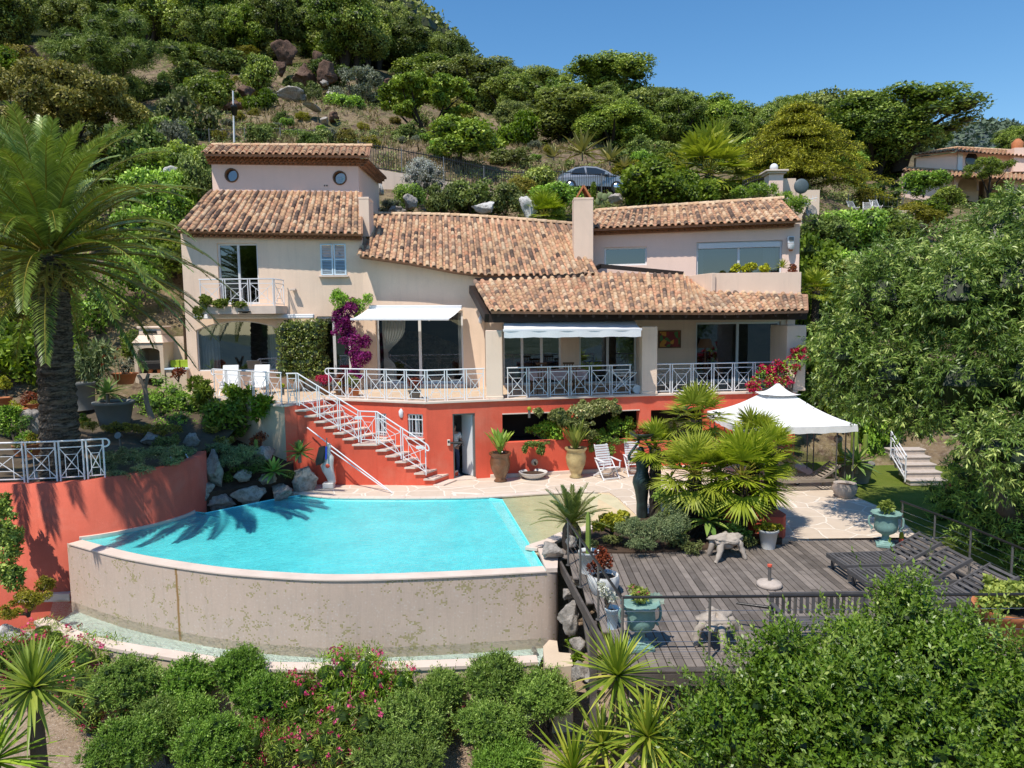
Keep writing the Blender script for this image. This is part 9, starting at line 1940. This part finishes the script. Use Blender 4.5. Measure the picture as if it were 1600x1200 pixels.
# ================================================================== person in the doorway
def person():
 q = wBC.p((dr[0]+dr[2])/2-.22,0,-.75); base = V((q.x,q.y,.0)); o = thing('person',tuple(base),'person in white T-shirt, blue jeans and white trainers standing in the dark doorway','person'); o.rotation_euler.z = .25
 skin = rough_mat('skin',(.42,.24,.17),.55,.08,6,.05); shirt = rough_mat('white_cotton',(.75,.75,.76),.9,.04,5,.2,30); jeans = rough_mat('blue_denim',(.045,.065,.13),.9,.2,6,.3,50); hair = rough_mat('dark_hair',(.02,.015,.012),.7,.2); shoe = rough_mat('white_trainer',(.7,.7,.7),.6,.05)
 def sk(name,pts,edges,rad,mat,root=0,sub=2):
  me = bpy.data.meshes.new(name); me.from_pydata(pts,edges,[]); ob = link(name,me,o); m1 = ob.modifiers.new('skin','SKIN');
  for v,r in zip(me.skin_vertices[0].data,rad): v.radius = (r,r) if not hasattr(r,'__len__') else r
  for k,v in enumerate(me.skin_vertices[0].data): v.use_root = (k == root)
  m1.use_smooth_shade = True; s2 = ob.modifiers.new('sub','SUBSURF'); s2.levels = s2.render_levels = sub; me.materials.append(mat); return ob
 P = [(0,0,.95),(0,.01,1.12),(0,.0,1.30),(0,.01,1.42),(0,.0,1.50),(0,-.02,1.58),(0,-.03,1.66),(0,-.02,1.74),(-.18,.01,1.41),(-.24,.03,1.16),(-.20,-.14,.96),(.18,.01,1.41),(.25,.03,1.15),(.16,-.17,1.05),(-.09,0,.88),(-.10,-.02,.50),(-.10,.02,.09),(.09,0,.88),(.11,-.03,.50),(.11,.03,.09),(-.18,-.20,.91),(.08,-.23,1.04),(-.10,-.13,.04),(.11,-.12,.04)]
 E = [(0,1),(1,2),(2,3),(3,4),(4,5),(5,6),(6,7),(3,8),(8,9),(9,10),(3,11),(11,12),(12,13),(0,14),(14,15),(15,16),(0,17),(17,18),(18,19),(10,20),(13,21),(16,22),(19,23)]
 Rr = [(.15,.11),(.14,.105),(.155,.11),(.13,.09),.052,.062,.088,.075,.058,.042,.028,.058,.042,.028,.085,.058,.042,.085,.058,.042,.03,.03,.035,.035]
 sk('body',P,E,Rr,skin)
 sk('t_shirt',[(0,0,.93),(0,.01,1.12),(0,0,1.30),(0,.01,1.42),(-.18,.01,1.41),(-.225,.025,1.24),(.18,.01,1.41),(.23,.025,1.24)],[(0,1),(1,2),(2,3),(3,4),(4,5),(3,6),(6,7)],[(.175,.13),(.16,.125),(.17,.125),(.14,.105),.075,.066,.075,.066],shirt)
 sk('jeans',[(0,0,1.0),(0,0,.93),(-.09,0,.86),(-.10,-.02,.50),(-.10,.02,.08),(.09,0,.86),(.11,-.03,.50),(.11,.03,.08)],[(0,1),(1,2),(2,3),(3,4),(1,5),(5,6),(6,7)],[(.165,.125),(.165,.125),.10,.074,.062,.10,.074,.062],jeans,1)
 for sx in (-.10,.11): mb = MB(); mb.ball((sx,-.06,.045),(.05,.14,.05),14,8); me = mb.mesh('trainer'); me.materials.append(shoe); link('trainer',me,o)
 for hx,hy,hz_,s_ in ((-.18,-.20,.91,-1),(.08,-.23,1.04,1)):
  mb = MB()
  for f in range(4): a = V((hx +.016*(f -1.5),hy -.02,hz_ -.01)); L = (.065,.075,.07,.055)[f]; mb.tube(smooth_pts([a,a +V((0,-.03,-L *.6)),a +V((0,-.02,-L))],4),[.0095,.009,.0085,.008,.007],6)
  mb.tube(smooth_pts([V((hx -s_ *.025,hy,hz_)),V((hx -s_ *.045,hy -.03,hz_ -.03)),V((hx -s_ *.04,hy -.05,hz_ -.05))],4),[.011,.0105,.010,.009,.008],6); me = mb.mesh('fingers'); me.materials.append(skin); link('fingers',me,o)
 mb = MB(); mb.ball((0,.0,1.725),(.092,.105,.09),14,10); mb.ball((0,-.122,1.66),(.014,.02,.024),8,6); me = mb.mesh('hair'); me.materials.append(hair); link('hair',me,o)
 for sx in (-.032,.032): mb = MB(); mb.ball((sx,-.108,1.685),(.013,.008,.009),8,6); me = mb.mesh('eye'); me.materials.append(M['metal_dark']); link('eye',me,o)
person()
